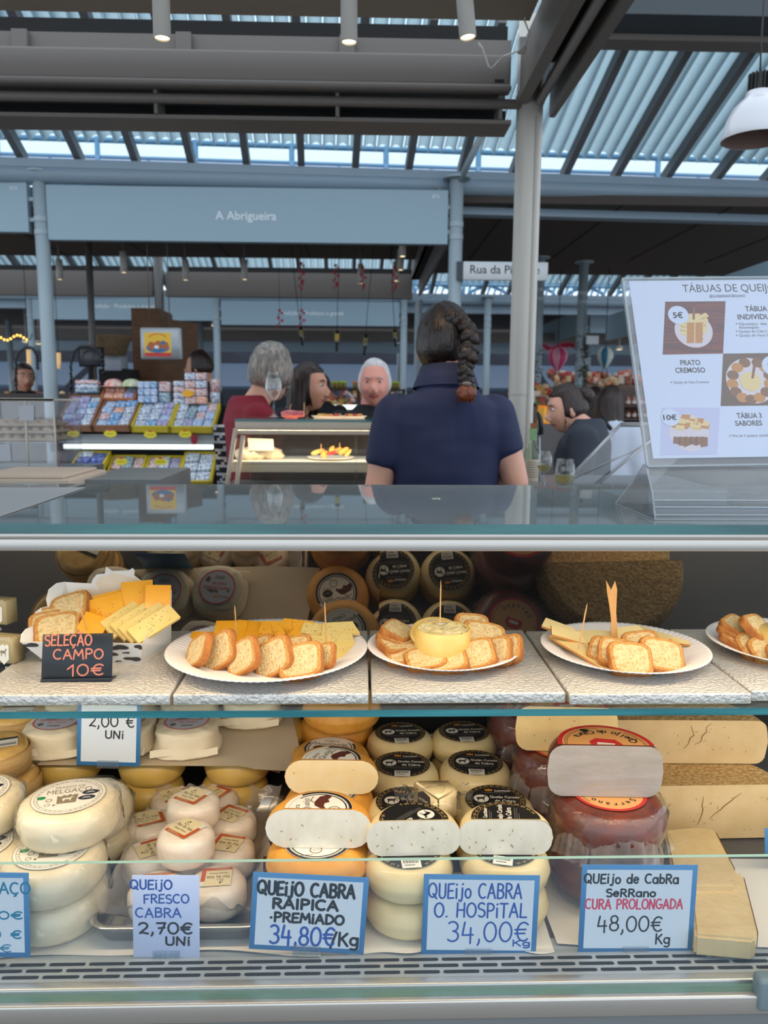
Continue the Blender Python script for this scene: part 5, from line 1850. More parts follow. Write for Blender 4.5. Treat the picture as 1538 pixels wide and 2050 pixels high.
ticket('blue-framed price ticket for Serrano goat cheese at 48,00 euro', (1157, 1908), (1386, 1908), (1150, 1731), YTk, .004, [
    ('QUEijo de CabRa', 1170, 1358, 1768, 1750, 0, .0028), ('SeRRano', 1214, 1312, 1795, 1780, 0, .0028), ('CURA PROLONGADA', 1172, 1366, 1819, 1800, 3, .0026), ('48,00€', 1196, 1324, 1864, 1834, 0, .0027), ('Kg', 1312, 1340, 1890, 1870, 0, .0027)])
ticket('blue-framed price ticket cut off at the left edge, teal writing about Melgaço', (-168, 1915), (61, 1917), (-160, 1745), YTk - .012, .004, [
    ('MElGAÇO'.replace('l', 'L'), -84, 60, 1788, 1766, 2, .0029), ('14,00€', -80, 44, 1839, 1824, 2, .0026), ('8,50 €', -70, 42, 1878, 1862, 2, .0026), ('4,00€', -90, 22, 1905, 1890, 2, .0018)])
ticket('unframed lilac price ticket for fresh goat cheese at 2,70 euro', (267, 1917), (400, 1917), (255, 1752), YTk, .004, [
    ('QUEijO', 261, 344, 1780, 1762, 1, .0027), ('FRESCO', 288, 378, 1808, 1791, 1, .0024), ('CABRA', 272, 362, 1836, 1818, 1, .0024), ('2,70€', 278, 384, 1869, 1847, 0, .0032), ('UNi', 332, 380, 1892, 1876, 0, .0032)], frame=False, group=None, card=TLIL)
ticket('blue-framed price ticket reading 2,00 euro before the white wrapped cheeses', (153, 1532), (280, 1535), (171, 1402), 1.393, .012, [
    ('2,00 €', 178, 268, 1454, 1432, 0, .0027), ('UNi', 211, 247, 1478, 1463, 0, .0027)])
ticket('blue-framed price ticket mostly cut off by the right edge', (1532, 1712), (1740, 1714), (1523, 1658), 1.22, .01, [])
# chalk sign
t = ticket('small black easel sign reading Seleção Campo 10 euro in orange', (82, 1363), (224, 1360), (89, 1270), 1.092, .018, [
    ('SELEÇÃO', 90, 183, 1293, 1272, 4, .0023), ('CAMPO', 107, 206, 1320, 1301, 4, .0023), ('10€', 135, 206, 1353, 1331, 4, .0023)], frame=False, clip_=False, name='chalk_sign', cat='sign', group=None, card=pm('chalkboard_black', (22, 32, 42), .35))
BL, BR, TL = at(82, 1363, y=1.092), at(224, 1360, y=1.092), at(89, 1270, y=1.110)
M, w, h = frame_of(BL, BR, TL)
b = MB()
b.X = M
b.rbox((0, -.0022, -.002), (w, .0026, .0030), .001, 1)
b.add([(.0, .003, -.001), (w, .003, -.001), (w * 1.0, .004, -.034), (.0, .004, -.034)], [(0, 1, 2, 3), (3, 2, 1, 0)])
b.build('foot', pm('chalkboard_black', (22, 32, 42), .35), t)

# ================================================================ on the counter's glass top
# acrylic menu stand
ACR = glassy('acrylic', (254, 254, 255), 1.49, .02, haze=.018, boost=1.3)
ACRE = pm('acrylic_edge', (196, 206, 212), .15, spec=.9, alpha=.55)
Yb = 1.115
BL, BR, TL = at(1308, 918, y=Yb), at(1612, 913, y=Yb), at(1321, 562, y=Yb + .128)
M, w, h = frame_of(BL, BR, TL)
stand = thing('menu_stand', 'clear acrylic stand holding a printed cheese-board menu on the glass top', 'menu stand', (BL.x + w / 2, Yb, ZT))
b = MB()
b.X = M
b.box((-.010, -.012, -.0032), (w + .012, h + .004, -.0012), 0)
b.box((-.010, -.012, .0008), (w + .012, h + .004, .0028), 0)
for x in (-.010, w + .010):
    b.box((x - .0015, -.012, -.0034), (x + .0015, h + .004, .0030), 1)
b.box((-.010, h + .002, -.0034), (w + .012, h + .0045, .0030), 1)
b.box((-.010, -.014, -.0034), (w + .012, -.0115, .0030), 1)
b.build('sleeve', [ACR, ACRE], stand)
x0, x1 = BL.x - .012, BL.x + w + .014
b = MB()                                               # pocket below the sleeve: sloping clear front, ledge and foot
def sheet(b, y0, z0, y1, z1, th=.0025, xa=None, xb=None):
    xa, xb = xa if xa is not None else x0, xb if xb is not None else x1
    d = Vector((0, y1 - y0, z1 - z0)).normalized()
    n_ = Vector((0, -d.z, d.y)) * th
    A, B = Vector((0, y0, z0)), Vector((0, y1, z1))
    vs = []
    for X in (xa, xb):
        vs += [Vector((X, *p_[1:])) for p_ in (A, B, B + n_, A + n_)]
    b.add(vs, [(0, 1, 5, 4), (2, 3, 7, 6)], 0)
    b.add(vs, [(1, 2, 6, 5), (3, 0, 4, 7), (0, 3, 2, 1), (4, 5, 6, 7)], 1)
zb_ = BL.z
sheet(b, Yb - .004, zb_ - .010, Yb - .034, zb_ - .046)
sheet(b, Yb - .034, zb_ - .046, Yb - .050, ZT + .003)
sheet(b, Yb - .050, ZT + .0005, Yb + .12, ZT + .0005)
sheet(b, Yb + .002, zb_ - .012, Yb + .12, ZT + .001)
for zz in (.25, .5, .78):
    y_ = Yb - .034 - .016 * zz
    z_ = (zb_ - .046) + (ZT - zb_ + .046) * zz
    b.box((x0, y_ - .0028, z_ - .0008), (x1, y_ - .0005, z_ + .0008), 1)
for X in (x0, x1 - .002):
    P = [(Yb - .004, zb_ - .010), (Yb - .034, zb_ - .046), (Yb - .050, ZT + .003), (Yb + .10, ZT + .003), (Yb + .006, zb_ - .008)]
    vs = [(X, y, z) for y, z in P] + [(X + .002, y, z) for y, z in P]
    b.add(vs, [(0, 1, 2, 3, 4), (9, 8, 7, 6, 5)], 0)
    b.add(vs, [(i, (i + 1) % 5, 5 + (i + 1) % 5, 5 + i) for i in range(5)], 1)
b.build('foot', [ACR, ACRE], stand)
menu = thing('menu_sheet', 'white printed menu of cheese boards with three photos, inside the acrylic stand', 'menu', (BL.x + w / 2, Yb, zb_))
MP = pm('menu_paper', (216, 228, 250), .5)
MT = pm('menu_text_brown', (66, 56, 60), .6)
MW = pm('menu_wood_photo', (134, 56, 44), .5, c2=(84, 34, 34), ns=20, stretch=(1, 1, 14))
MBR = pm('menu_brown_photo', (106, 74, 50), .5)
MPL = pm('menu_plate_white', (226, 216, 222), .5)
MCH = pm('menu_cheese_cream', (240, 214, 150), .5)
MTO = pm('menu_toast', (206, 140, 66), .5)
MTD = pm('menu_toast_dark', (140, 92, 52), .5)
MLV = pm('menu_lilac_photo', (204, 208, 240), .5)
def mpx(px, py):
    return on_plane(M, px, py)
b = MB()
b.X = M
b.rect(0, 0, w, h, 0, 0)
b.rect(0, 0, w, h, -.0003, 0)
def mtext(s, px, py, hpx, width=None, align='CENTER', bold=0, mi=1, z=.0002):
    x, y = mpx(px, py)
    k_ = (mpx(px, py - hpx)[1] - y)
    wd_ = None if width is None else (mpx(px + width, py)[0] - x)
    b.text(s, x, y, k_, z, mi, bold=bold, align=align, width=wd_)
mtext('TÁBUAS DE QUEIJO', 1461, 584, 15, 186)
mtext('@QUEIJARIADOBOLHAO', 1457, 595, 5, 72, bold=.01)
def mquad(pts, mi, z=.0001):
    b.poly([mpx(*q_) for q_ in pts], z, mi)
mquad([(1327, 710), (1448, 708), (1453, 603), (1332, 604)], 2)
mquad([(1443, 813), (1600, 811), (1604, 706), (1448, 708)], 3)
mquad([(1321, 912), (1436, 911), (1442, 816), (1325, 816)], 8)
def mdisc(px, py, r, mi, z, n=32, sy=1.0, scal=False):
    x, y = mpx(px, py)
    q_ = mpx(px + r, py)[0] - x
    if scal:
        b.poly([(x + q_ * (1 + .05 * (i % 2)) * math.cos(2 * PI * i / 48), y + q_ * (1 + .05 * (i % 2)) * math.sin(2 * PI * i / 48)) for i in range(48)], z, mi)
    else:
        b.ell(x, y, q_, q_ * sy, z, mi, n)
mdisc(1389, 662, 38, 4, .0002)
mquad([(1379, 685), (1398, 685), (1402, 628), (1380, 628)], 5, .0003)
for i in range(4):
    for j in (0, 1):
        mquad([(1375 + j * 17, 687 - i * 10), (1389 + j * 17, 687 - i * 10), (1391 + j * 17, 676 - i * 10), (1376 + j * 17, 676 - i * 10)], 6, .0004 + i * .00002)
for i in range(5):
    mquad([(1400 + i * 1, 672 - i * 8), (1416 + i, 666 - i * 8), (1413, 658 - i * 8), (1400, 664 - i * 8)], 5, .0004)
    mquad([(1362 - i * 1, 670 - i * 8), (1376, 672 - i * 8), (1376, 664 - i * 8), (1364, 660 - i * 8)], 5, .0004)
mquad([(1387, 640), (1391, 640), (1392, 616), (1387, 616)], 7, .0006)
mdisc(1358, 631, 20, 0, .0007, scal=True)
mtext('5€', 1358, 637, 11, 20, bold=.02, z=.0009)
mdisc(1504, 762, 50, 4, .0002)
for i in range(13):
    a = R(110 + 320 * i / 12)
    cx, cy = 1504 + 38 * math.cos(a), 762 - 38 * math.sin(a)
    mdisc(cx, cy, 12, 6 if i % 2 else 7, .0003 + i * .00001, 12, .9)
mdisc(1503, 764, 21, 5, .0006)
mquad([(1504, 758), (1509, 758), (1515, 724), (1510, 722)], 7, .0007)
mdisc(1548, 733, 22, 0, .0007, scal=True)
mtext('5€', 1548, 739, 11, 20, bold=.02, z=.0009)
mdisc(1380, 866, 40, 4, .0002)
for i in range(26):
    rg = random.Random(i)
    a = R(20 + 140 * i / 25)
    rr = rg.uniform(12, 36)
    cx, cy = 1380 + rr * math.cos(a), 862 - rr * math.sin(a) * .8
    mquad([(cx - 9, cy + 4), (cx + 9, cy + 6), (cx + 11, cy - 4), (cx - 6, cy - 5)], 5 if i % 3 else 6, .0003 + i * .00001)
for i in range(6):
    mquad([(1348 + i * 11, 888 + (i % 3) * 4), (1362 + i * 11, 890 + (i % 2) * 3), (1362 + i * 11, 876), (1349 + i * 11, 874)], 7, .0007)
mdisc(1342, 836, 18, 0, .0007, scal=True)
mtext('10€', 1342, 841, 10, 27, bold=.02, z=.0009)
mtext('TÁBUA', 1515, 623, 10, 44, bold=.02)
mtext('INDIVIDUAL', 1520, 639, 10, 84, bold=.02)
mtext('Queijo de Ovelha', 1480, 651, 5, 100, 'LEFT')
mtext('Amanteigado', 1480, 658, 5, 40, 'LEFT')
mtext('Queijo de Cabra Serrano', 1480, 666, 5, 84, 'LEFT')
mtext('Queijo de Vaca Curado', 1480, 674, 5, 80, 'LEFT')
for py in (648, 663.5, 671.5):
    mdisc(1475, py, 1.4, 1, .0003, 10)
mtext('PRATO', 1383, 731, 10, 40, bold=.02)
mtext('CREMOSO', 1383, 746, 10, 60, bold=.02)
mtext('Queijo de Vaca Cremoso', 1349, 768, 5, 71, 'LEFT')
mdisc(1344, 765.5, 1.4, 1, .0003, 10)
mtext('TÁBUA 3', 1501, 837, 10, 50, bold=.02)
mtext('SABORES', 1500, 852, 10, 54, bold=.02)
mtext('Mix de 3 queijos variados', 1467, 875, 5, 78, 'LEFT')
mdisc(1462, 872.5, 1.4, 1, .0003, 10)
b.build('print', [MP, MT, MW, MBR, MPL, MCH, MTO, MTD, MLV], menu)
# loose sheet at the left of the glass top
pts = [at(px, py, z=ZT + .001) for px, py in [(-120, 977), (172, 976), (0, 1034), (-200, 1040)]]
b = MB()
b.add([p_ for p_ in pts] + [p_ + Vector((0, 0, .0006)) for p_ in pts], [(0, 3, 2, 1), (4, 5, 6, 7), (0, 1, 5, 4), (1, 2, 6, 5), (2, 3, 7, 6), (3, 0, 4, 7)])
tag(b.build('paper_sheet', pm('loose_paper', (206, 208, 212), .6), loc=pts[0]), 'white paper sheet lying on the glass top at the left', 'paper')
# ================================================================ lamps
LAMPG = pm('lamp_white', (196, 192, 186), .5)
GLOW = pm('lamp_glow', (255, 232, 178), .5, em=4.5)
GLOWW = pm('strip_glow', (236, 250, 240), .5, em=1.6)
def spot(label, px, py, Y, r, ln, tilt=(0, 0), power=0, group='cylinder spotlights', top=None):
    p = at(px, py, y=Y)
    t = thing('spotlight', label, 'lamp', p, 0, group)
    b = MB()
    b.lathe([(r * .86, .004), (r * .9, .0), (r, .001), (r, ln), (.001, ln)], 28)
    b.build('housing', LAMPG, t, world=False)
    b = MB()
    b.lathe([(.0005, .005), (r * .86, .005)], 28)
    b.build('lens', GLOW, t, world=False)
    t.rotation_euler = (tilt[0], tilt[1], 0)
    if Y > 5:
        b = MB()
        b.tube([(0, 0, ln), (0, 0, zat(392, 5.3) - p.z)], .008, 6)
        b.build('stem', STEELD, t, world=False)
    if power:
        lamp('spot_light', 'SPOT', p - Vector((0, 0, .01)), power, WARM, (tilt[0], tilt[1], 0), spot_size=R(70), spot_blend=.6, shadow_soft_size=.02)
    return t
spot('white cylinder spotlight at the upper left, under the canopy', 325, 78, 2.0, .0205, .36, (0, 0), 9)
spot('white cylinder spotlight in the middle above the sign', 699, 86, 2.05, .0205, .36, (0, 0), 9)
spot('white cylinder spotlight tilted, nearest the corner column', 937, 76, 2.0, .0205, .35, (R(-2), R(-6)), 9)
for i, (px, py, Y, lab) in enumerate([(248, 546, 6.4, 'small distant spotlight left of the grey post, under the dark soffit'), (372, 561, 6.6, 'small distant spotlight right of the grey post'),
                                      (806, 514, 5.9, 'small distant spotlight under the right end of the sign'), (722, 568, 6.8, 'small distant spotlight beside the red garlands'),
                                      (793, 563, 6.8, 'small distant spotlight nearest the far side beam'), (802, 541, 6.5, 'small distant spotlight just above the far side beam'),
                                      (120, 560, 6.6, 'small distant spotlight beside the left round column'), (490, 560, 6.7, 'small distant spotlight between the two lots of garlands')]):
    spot(lab, px, py, Y, .026, .16, group='distant cylinder spotlights')
# pendant lamp
Y = 3.0
c = at(1513, 280, y=Y)
rr = xat(1577, Y, 280) - c.x
t = thing('pendant_lamp', 'white bell-shaped pendant lamp with black finned top at the upper right', 'lamp', c)
b = MB()
b.lathe([(rr, 0), (rr * 1.01, .004), (rr * .97, .03), (rr * .88, .07), (rr * .72, .11), (rr * .52, .135), (rr * .38, .147), (rr * .36, .165), (rr * .27, .168), (.001, .168)], 40)
b.lathe([(rr * .98, .001), (rr * .94, .03), (rr * .85, .068), (rr * .69, .106), (rr * .4, .14), (.001, .145)], 40, mi=1)
b.build('shade', [pm('lamp_enamel', (206, 208, 214), .25, coat=.5), pm('shade_inside', (120, 96, 88), .6)], t, world=False)
b = MB()
b.lathe([(rr * .26, .166), (rr * .26, .225), (.001, .225)], 24)
for i in range(16):
    a = 2 * PI * i / 16
    b.X = Matrix.Rotation(a, 4, 'Z')
    b.box((rr * .22, -.002, .166), (rr * .33, .002, .228))
b.build('heat_sink', pm('heat_sink_black', (26, 24, 26), .5), t, world=False)
b = MB()
b.tube([(0, 0, .22), (-.004, 0, .34), (-.006, 0, 1.2)], .0032, 6)
b.build('cord', pm('heat_sink_black', (26, 24, 26), .5), t, world=False)
# white cables at the corner of the canopy
b = MB()
P_ = [(1048, 0), (1058, 20), (1050, 40), (1060, 66), (1052, 90), (1040, 102), (1010, 112), (996, 125), (984, 138), (978, 132), (966, 96), (958, 86)]
b.tube([at(px, py, y=2.6 if i < 6 else 2.72) for i, (px, py) in enumerate(P_)], .0028, 6)
tag(b.build('cable', pm('cable_white', (206, 204, 200), .5), loc=at(1048, 0, y=2.6)), 'loose white cable sagging at the corner of the canopy', 'cable')
b = MB()
q = at(1046, 90, y=2.62)
b.rbox((q.x - .012, 2.61, q.z - .022), (q.x + .012, 2.64, q.z + .022), .005, 2)
tag(b.build('junction_box', pm('cable_white', (206, 204, 200), .5), loc=q), 'small white connector on the loose cable near the corner column', 'connector')

# ================================================================ people
SKIN_ = pm('skin', (226, 172, 150), .5, sss=.12)
SKIN2 = pm('skin_tan', (206, 150, 124), .5, sss=.12)
LIP = pm('lip', (186, 96, 92), .45)
EYEW = pm('eye_white', (232, 228, 224), .25)
IRIS = pm('iris_dark', (48, 36, 30), .2)
def headfn(q, smile=0.0):
    x, y, z = q
    if z < 0:
        t_ = min(1, -z / .115)
        x *= 1 - .26 * t_ ** 1.6
        if y > 0:
            y *= 1 - .45 * t_
    if y < -.055:
        y = -.055 + (y + .055) * .80
    g_ = lambda dx, dz, sx, sz: math.exp(-(dx / sx) ** 2 - (dz / sz) ** 2)
    if y < 0:
        w = min(1, -y / .04)
        nz = g_(x, z + .022, .0125, .024) * (.5 + .9 * min(1, max(0, (.022 - z) / .05)))
        y -= w * .024 * nz
        y += w * .010 * (g_(x - .032, z - .014, .016, .012) + g_(x + .032, z - .014, .016, .012))
        y -= w * .006 * g_(x, z - .036, .05, .012)
        y -= w * .006 * g_(x, z + .064, .022, .011)
        y += w * .0035 * g_(x, z + .064 + smile * abs(x) * -6 * abs(x), .020, .0028)
        y -= w * .008 * g_(x, z + .100, .02, .014)
        y -= w * (.004 + .005 * smile) * (g_(x - .040, z + .030, .018, .02) + g_(x + .040, z + .030, .018, .02))
    return Vector((x, y, z))
HR = (.0745, .097, .115)
def capsules(b, pts, rad, n=14):
    for i in range(len(pts) - 1):
        b.cone(pts[i], pts[i + 1], rad[i], rad[i + 1], n)
    for p, r in zip(pts, rad):
        b.sphere(p, r * .995, 8)
def torso_rings(b, rings, n=28, ex=2.4):
    """rings: (z, half width, half depth, y shift)"""
    vs = []
    for z, w_, d_, y in rings:
        for i in range(n):
            a = 2 * PI * i / n
            c_, s_ = math.cos(a), math.sin(a)
            k_ = (abs(c_) ** ex + abs(s_) ** ex) ** (-1 / ex)
            vs.append((w_ * k_ * c_, y + d_ * k_ * s_, z))
    m_ = len(rings)
    fs = [(j * n + i, j * n + (i + 1) % n, (j + 1) * n + (i + 1) % n, (j + 1) * n + i) for j in range(m_ - 1) for i in range(n)]
    fs += [tuple(range(n))[::-1], tuple(range((m_ - 1) * n, m_ * n))]
    b.add(vs, fs, 0, True)
def remeshed(b, name, mats, parent, voxel, smooth=2, matfn=None, noise_=None):
    o = b.build(name + '_raw', mats, None)
    md = o.modifiers.new('r', 'REMESH')
    md.mode = 'VOXEL'
    md.voxel_size = voxel
    ms = o.modifiers.new('s', 'SMOOTH')
    ms.iterations = smooth
    ms.factor = .5
    dg = bpy.context.evaluated_depsgraph_get()
    me = bpy.data.meshes.new_from_object(o.evaluated_get(dg))
    old = o.data
    bpy.data.objects.remove(o)
    bpy.data.meshes.remove(old)
    me.name = name
    me.materials.clear()
    for q in mats:
        me.materials.append(q)
    me.polygons.foreach_set('use_smooth', [True] * len(me.polygons))
    if matfn:
        me.polygons.foreach_set('material_index', [matfn(p.center) for p in me.polygons])
    if noise_:
        cos_ = []
        for v in me.vertices:
            cos_ += list(v.co + v.normal * noise_(v.co))
        me.vertices.foreach_set('co', cos_)
    r = bpy.data.objects.new(name, me)
    col.objects.link(r)
    r.parent = parent
    return r
def person(label, head_px, Y, rz, head_yaw=0, head_tilt=0, skin=None, top=None, top_name='shirt', hair='short', hair_m=None, female=True, arms=None, smile=0, sleeves='short', build_=1.0, sleeve_f=.72, shift=(0, 0, 0), vox=1.0, trousers=None, collar=False, group=None, hc_z=None):
    skin = skin or SKIN_
    hc = at(*head_px, y=Y)
    s = hc.z / (1.59 + shift[2])
    vf = 1.0 if Y < 5 else 1.6
    off = Matrix.Rotation(rz, 3, 'Z') @ Vector((shift[0], shift[1], 0)) * s
    t = thing('person', label, 'person', (hc.x - off.x, Y - off.y, 0), rz, group)
    sh = .172 if female else .195
    sh *= build_
    arms = arms or [((sh + .055, .02, 1.15), (sh + .07, -.06, .92)), ((-sh - .055, .02, 1.15), (-sh - .07, -.06, .92))]
    HM = Matrix.Translation((shift[0], -.015 + shift[1], 1.59 + shift[2])) @ Matrix.Rotation(R(head_yaw), 4, 'Z') @ Matrix.Rotation(R(head_tilt), 4, 'X')
    S = Matrix.Scale(s, 4)
    b = MB()
    b.X = S @ HM
    b.sphere((0, 0, 0), HR, 40, fn=lambda q: headfn(q, smile))
    for sx in (-1, 1):
        b.sphere((sx * .074, .012, -.006), (.010, .020, .032), 10, rot=Matrix.Rotation(R(sx * 18), 3, 'Z'))
        b.sphere((sx * .011, -.094, -.040), (.010, .010, .008), 8)
    b.X = S
    capsules(b, [(shift[0], .018 + shift[1], 1.55 + shift[2]), (shift[0] * .3, .022 + shift[1] * .3, 1.44)], [.052 if female else .060, .062 if female else .072])
    W_, D_ = sh, .115 * build_
    torso_rings(b, [(.90, .165 * build_, .11 * build_, .01), (1.0, .165 * build_, .115 * build_, .01), (1.12, .135 * build_, .10 * build_, .01), (1.26, .155 * build_, .115 * build_, .005), (1.36, W_ * .95, .11 * build_, .01), (1.42, W_ * .82, .09, .02), (1.455, W_ * .5, .07, .025), (1.475, .06, .055, .025)])
    for k, sx in enumerate((1, -1)):
        el, wr = Vector(arms[k][0]), Vector(arms[k][1])
        capsules(b, [(sx * sh * .92, .02, 1.395), tuple(Vector((sx * sh * .92, .02, 1.395)).lerp(el, .5)), tuple(el), tuple(el.lerp(wr, .35)), tuple(wr)], [.056 * build_, .050 * build_, .041 * build_, .040 * build_, .027])
        d = (wr - el).normalized()                      # hand: palm, four bent fingers and a thumb from its side
        sd = d.orthogonal().normalized()
        nn = d.cross(sd)
        pc = wr + d * .05
        for w_ in (-.022, -.008, .008, .022):
            capsules(b, [tuple(wr + d * .01 + sd * w_ * .6), tuple(wr + d * .085 + sd * w_)], [.016, .012], 8)
        for w_, L_ in ((-.028, .062), (-.009, .074), (.010, .07), (.028, .054)):
            q0 = wr + d * .085 + sd * w_
            q1 = q0 + d * L_ * .5 + nn * .012
            q2 = q1 + d * L_ * .32 + nn * .024
            capsules(b, [tuple(q0), tuple(q1), tuple(q2)], [.0098, .0092, .0082], 8)
        q0 = wr + d * .025 - sd * .026
        q1 = q0 + d * .035 - sd * .022 + nn * .012
        q2 = q1 + d * .03 - sd * .004 + nn * .012
        capsules(b, [tuple(q0), tuple(q1), tuple(q2)], [.013, .0105, .009], 8)
    for sx in (1, -1):
        capsules(b, [(sx * .085, .01, .92), (sx * .09, .0, .52), (sx * .09, .015, .09)], [.088, .058, .042])
        capsules(b, [(sx * .09, .02, .05), (sx * .095, -.12, .03)], [.042, .03])
    Hi = (S @ HM).inverted()
    def mf(c_):
        q = Hi @ c_
        return 1 if (abs(q.x) < .025 and abs(q.z + .0635 - smile * 9 * q.x * q.x) < .0085 - abs(q.x) * .18 and -.14 < q.y < -.055) else 0
    remeshed(b, 'body', [skin, LIP], t, .0062 * vf, 2, mf)
    for sx in (1, -1):
        b = MB()
        b.X = S @ HM
        b.sphere((sx * .032, -.0725, .013), (.0125, .0108, .0062 if not smile else .0038), 10)
        b.sphere((sx * .032, -.0805, .013), (.0062, .0040, .0056 if not smile else .0036), 8, 1)
        b.build('eye', [EYEW, IRIS], t, world=False)
        b = MB()
        b.X = S @ HM
        b.tube([(sx * .016, -.088, .030), (sx * .030, -.087, .036), (sx * .050, -.074, .031)], [.0022, .0034, .0018], 6)
        b.build('eyebrow', hair_m, t, world=False)
    # hair
    def hairfn(q, vol=1.10, back=0):
        p = headfn(Vector(q)) if False else Vector(q)
        x, y, z = p
        fr = max(0, min(1, (-y - (.012 if hair == 'thin' else .030)) / .022))
        up_ = max(0, min(1, (z - .052) / .02)) if hair != 'thin' else max(0, min(1, (z - .074) / .02))
        k_ = vol if fr <= 0 else vol + (.80 - vol) * fr * (1 - up_)
        if z < -.02 and y > -.03:
            k_ *= 1 - .30 * min(1, (-z - .02) / .09) * (1 if hair not in ('long',) else .2)
        nz = noise.noise(Vector((x * 26, y * 26, z * 10 + 3))) * .05 + noise.noise(Vector((x * 70, y * 70, z * 22))) * .03
        if back and z > -.05 and y > -.04:
            k_ += back
        return p * (k_ + nz * (1 - fr * (1 - up_)))
    b = MB()
    b.X = S @ HM
    if hair == 'short':
        b.sphere((0, .008, .012), (.080, .100, .114), 40, fn=lambda q: hairfn(q, 1.16, .08))
    elif hair in ('thin', 'man'):
        b.sphere((0, .006, .010), (.0785, .098, .114), 40, fn=lambda q: hairfn(q, 1.07 if hair == 'man' else 1.10))
    else:
        b.sphere((0, .006, .008), (.0785, .099, .115), 40, fn=lambda q: hairfn(q, 1.05))
    if hair == 'long':
        def fall(u, v):
            a = R(-14 + 208 * u)
            r_ = .088 + .022 * v + .008 * noise.noise(Vector((u * 24, v * 2, 1)))
            return (r_ * math.cos(a) * .95, .012 + r_ * 1.12 * math.sin(a), .04 - .36 * v + .006 * noise.noise(Vector((u * 40, v * 3, 5))))
        b.grid(60, 14, fall)
        b.grid(60, 14, lambda u, v: tuple(Vector(fall(u, v)) * 1.0 + Vector((0, 0, 0))) if False else (fall(u, v)[0] * .93, fall(u, v)[1] * .93, fall(u, v)[2]))
    if hair == 'bun':
        b.sphere((0, .105, .055), (.046, .042, .044), 14, fn=lambda q: q * (1 + .1 * noise.noise(q * 60)))
    b.build('hair', hair_m, t, world=False)
    # clothing
    b = MB()
    b.X = S
    e_ = .014
    torso_rings(b, [(.82, .180 * build_, .125 * build_, .01), (.95, .185 * build_, .135 * build_, .008), (1.08, .172 * build_, .128 * build_, .01), (1.20, .170 * build_, .130 * build_, .005), (1.30, .178 * build_, .130 * build_, .004), (1.37, W_ + e_, .120 * build_, .012), (1.425, W_ * .86 + e_, .10, .02), (1.462, W_ * .56, .085, .026), (1.488, .082 if not female else .074, .072, .022)])
    for k, sx in enumerate((1, -1)):
        el, wr = Vector(arms[k][0]), Vector(arms[k][1])
        s0 = Vector((sx * sh * .90, .018, 1.392))
        if sleeves == 'short':
            e1 = s0.lerp(el, sleeve_f)
            capsules(b, [tuple(s0), tuple(s0.lerp(el, .4))], [.072 * build_, .066 * build_])
            b.cone(s0.lerp(el, .4), e1, .066 * build_, .062 * build_, 18)
        else:
            capsules(b, [tuple(s0), tuple(el), tuple(el.lerp(wr, .9))], [.072 * build_, .056 * build_, .040 * build_])
    remeshed(b, top_name, [top], t, .009 * vf, 3, noise_=lambda c_: .0045 * noise.noise(c_ * 8) + .0025 * noise.noise(Vector((c_.x * 12, c_.y * 12, c_.z * 26))))
    b = MB()
    b.X = S
    torso_rings(b, [(.60, .17, .12, .01), (.80, .178 * build_, .13 * build_, .01), (.95, .17 * build_, .12 * build_, .01)])
    for sx in (1, -1):
        capsules(b, [(sx * .085, .01, .86), (sx * .09, .0, .52), (sx * .09, .015, .14)], [.098, .072, .062])
    remeshed(b, 'trousers', [trousers or pm('dark_trousers', (40, 44, 56), .8)], t, .02, 3)
    if collar:
        b = MB()
        b.X = S
        n = 40
        vs = []
        for (r_, z, ) in ((.070, 1.480), (.066, 1.525), (.070, 1.530), (.085, 1.490), (.092, 1.470)):
            for i in range(n):
                a = 2 * PI * i / n
                vs.append((r_ * 1.05 * math.cos(a), .018 + r_ * math.sin(a), z + .012 * math.sin(a)))
        b.add(vs, [(j * n + i, j * n + (i + 1) % n, (j + 1) * n + (i + 1) % n, (j + 1) * n + i) for j in range(4) for i in range(n)], 0, True)
        o = b.build('collar', top, t, world=False)
    t['s'] = s
    return t, S, HM
HDARK = pm('hair_dark', (34, 24, 22), .45, c2=(52, 34, 28), ns=60, bump=(90, .8, .004), stretch=(1, 1, .2))
HBROWN = pm('hair_reddish_brown', (26, 16, 14), .36, c2=(64, 36, 25), ns=80, contrast=(.5, .8), bump=(140, 1, .004), stretch=(1, 1, .25))
HGREY = pm('hair_grey', (164, 154, 144), .5, c2=(98, 92, 92), ns=60, bump=(80, 1, .005), stretch=(1, 1, .35))
HWHITE = pm('hair_white', (226, 222, 222), .5, c2=(196, 192, 194), ns=60, bump=(80, .8, .004), stretch=(1, 1, .35))
NAVY = pm('navy_polo_cotton', (26, 36, 74), .75, bump=(300, .2, .001))
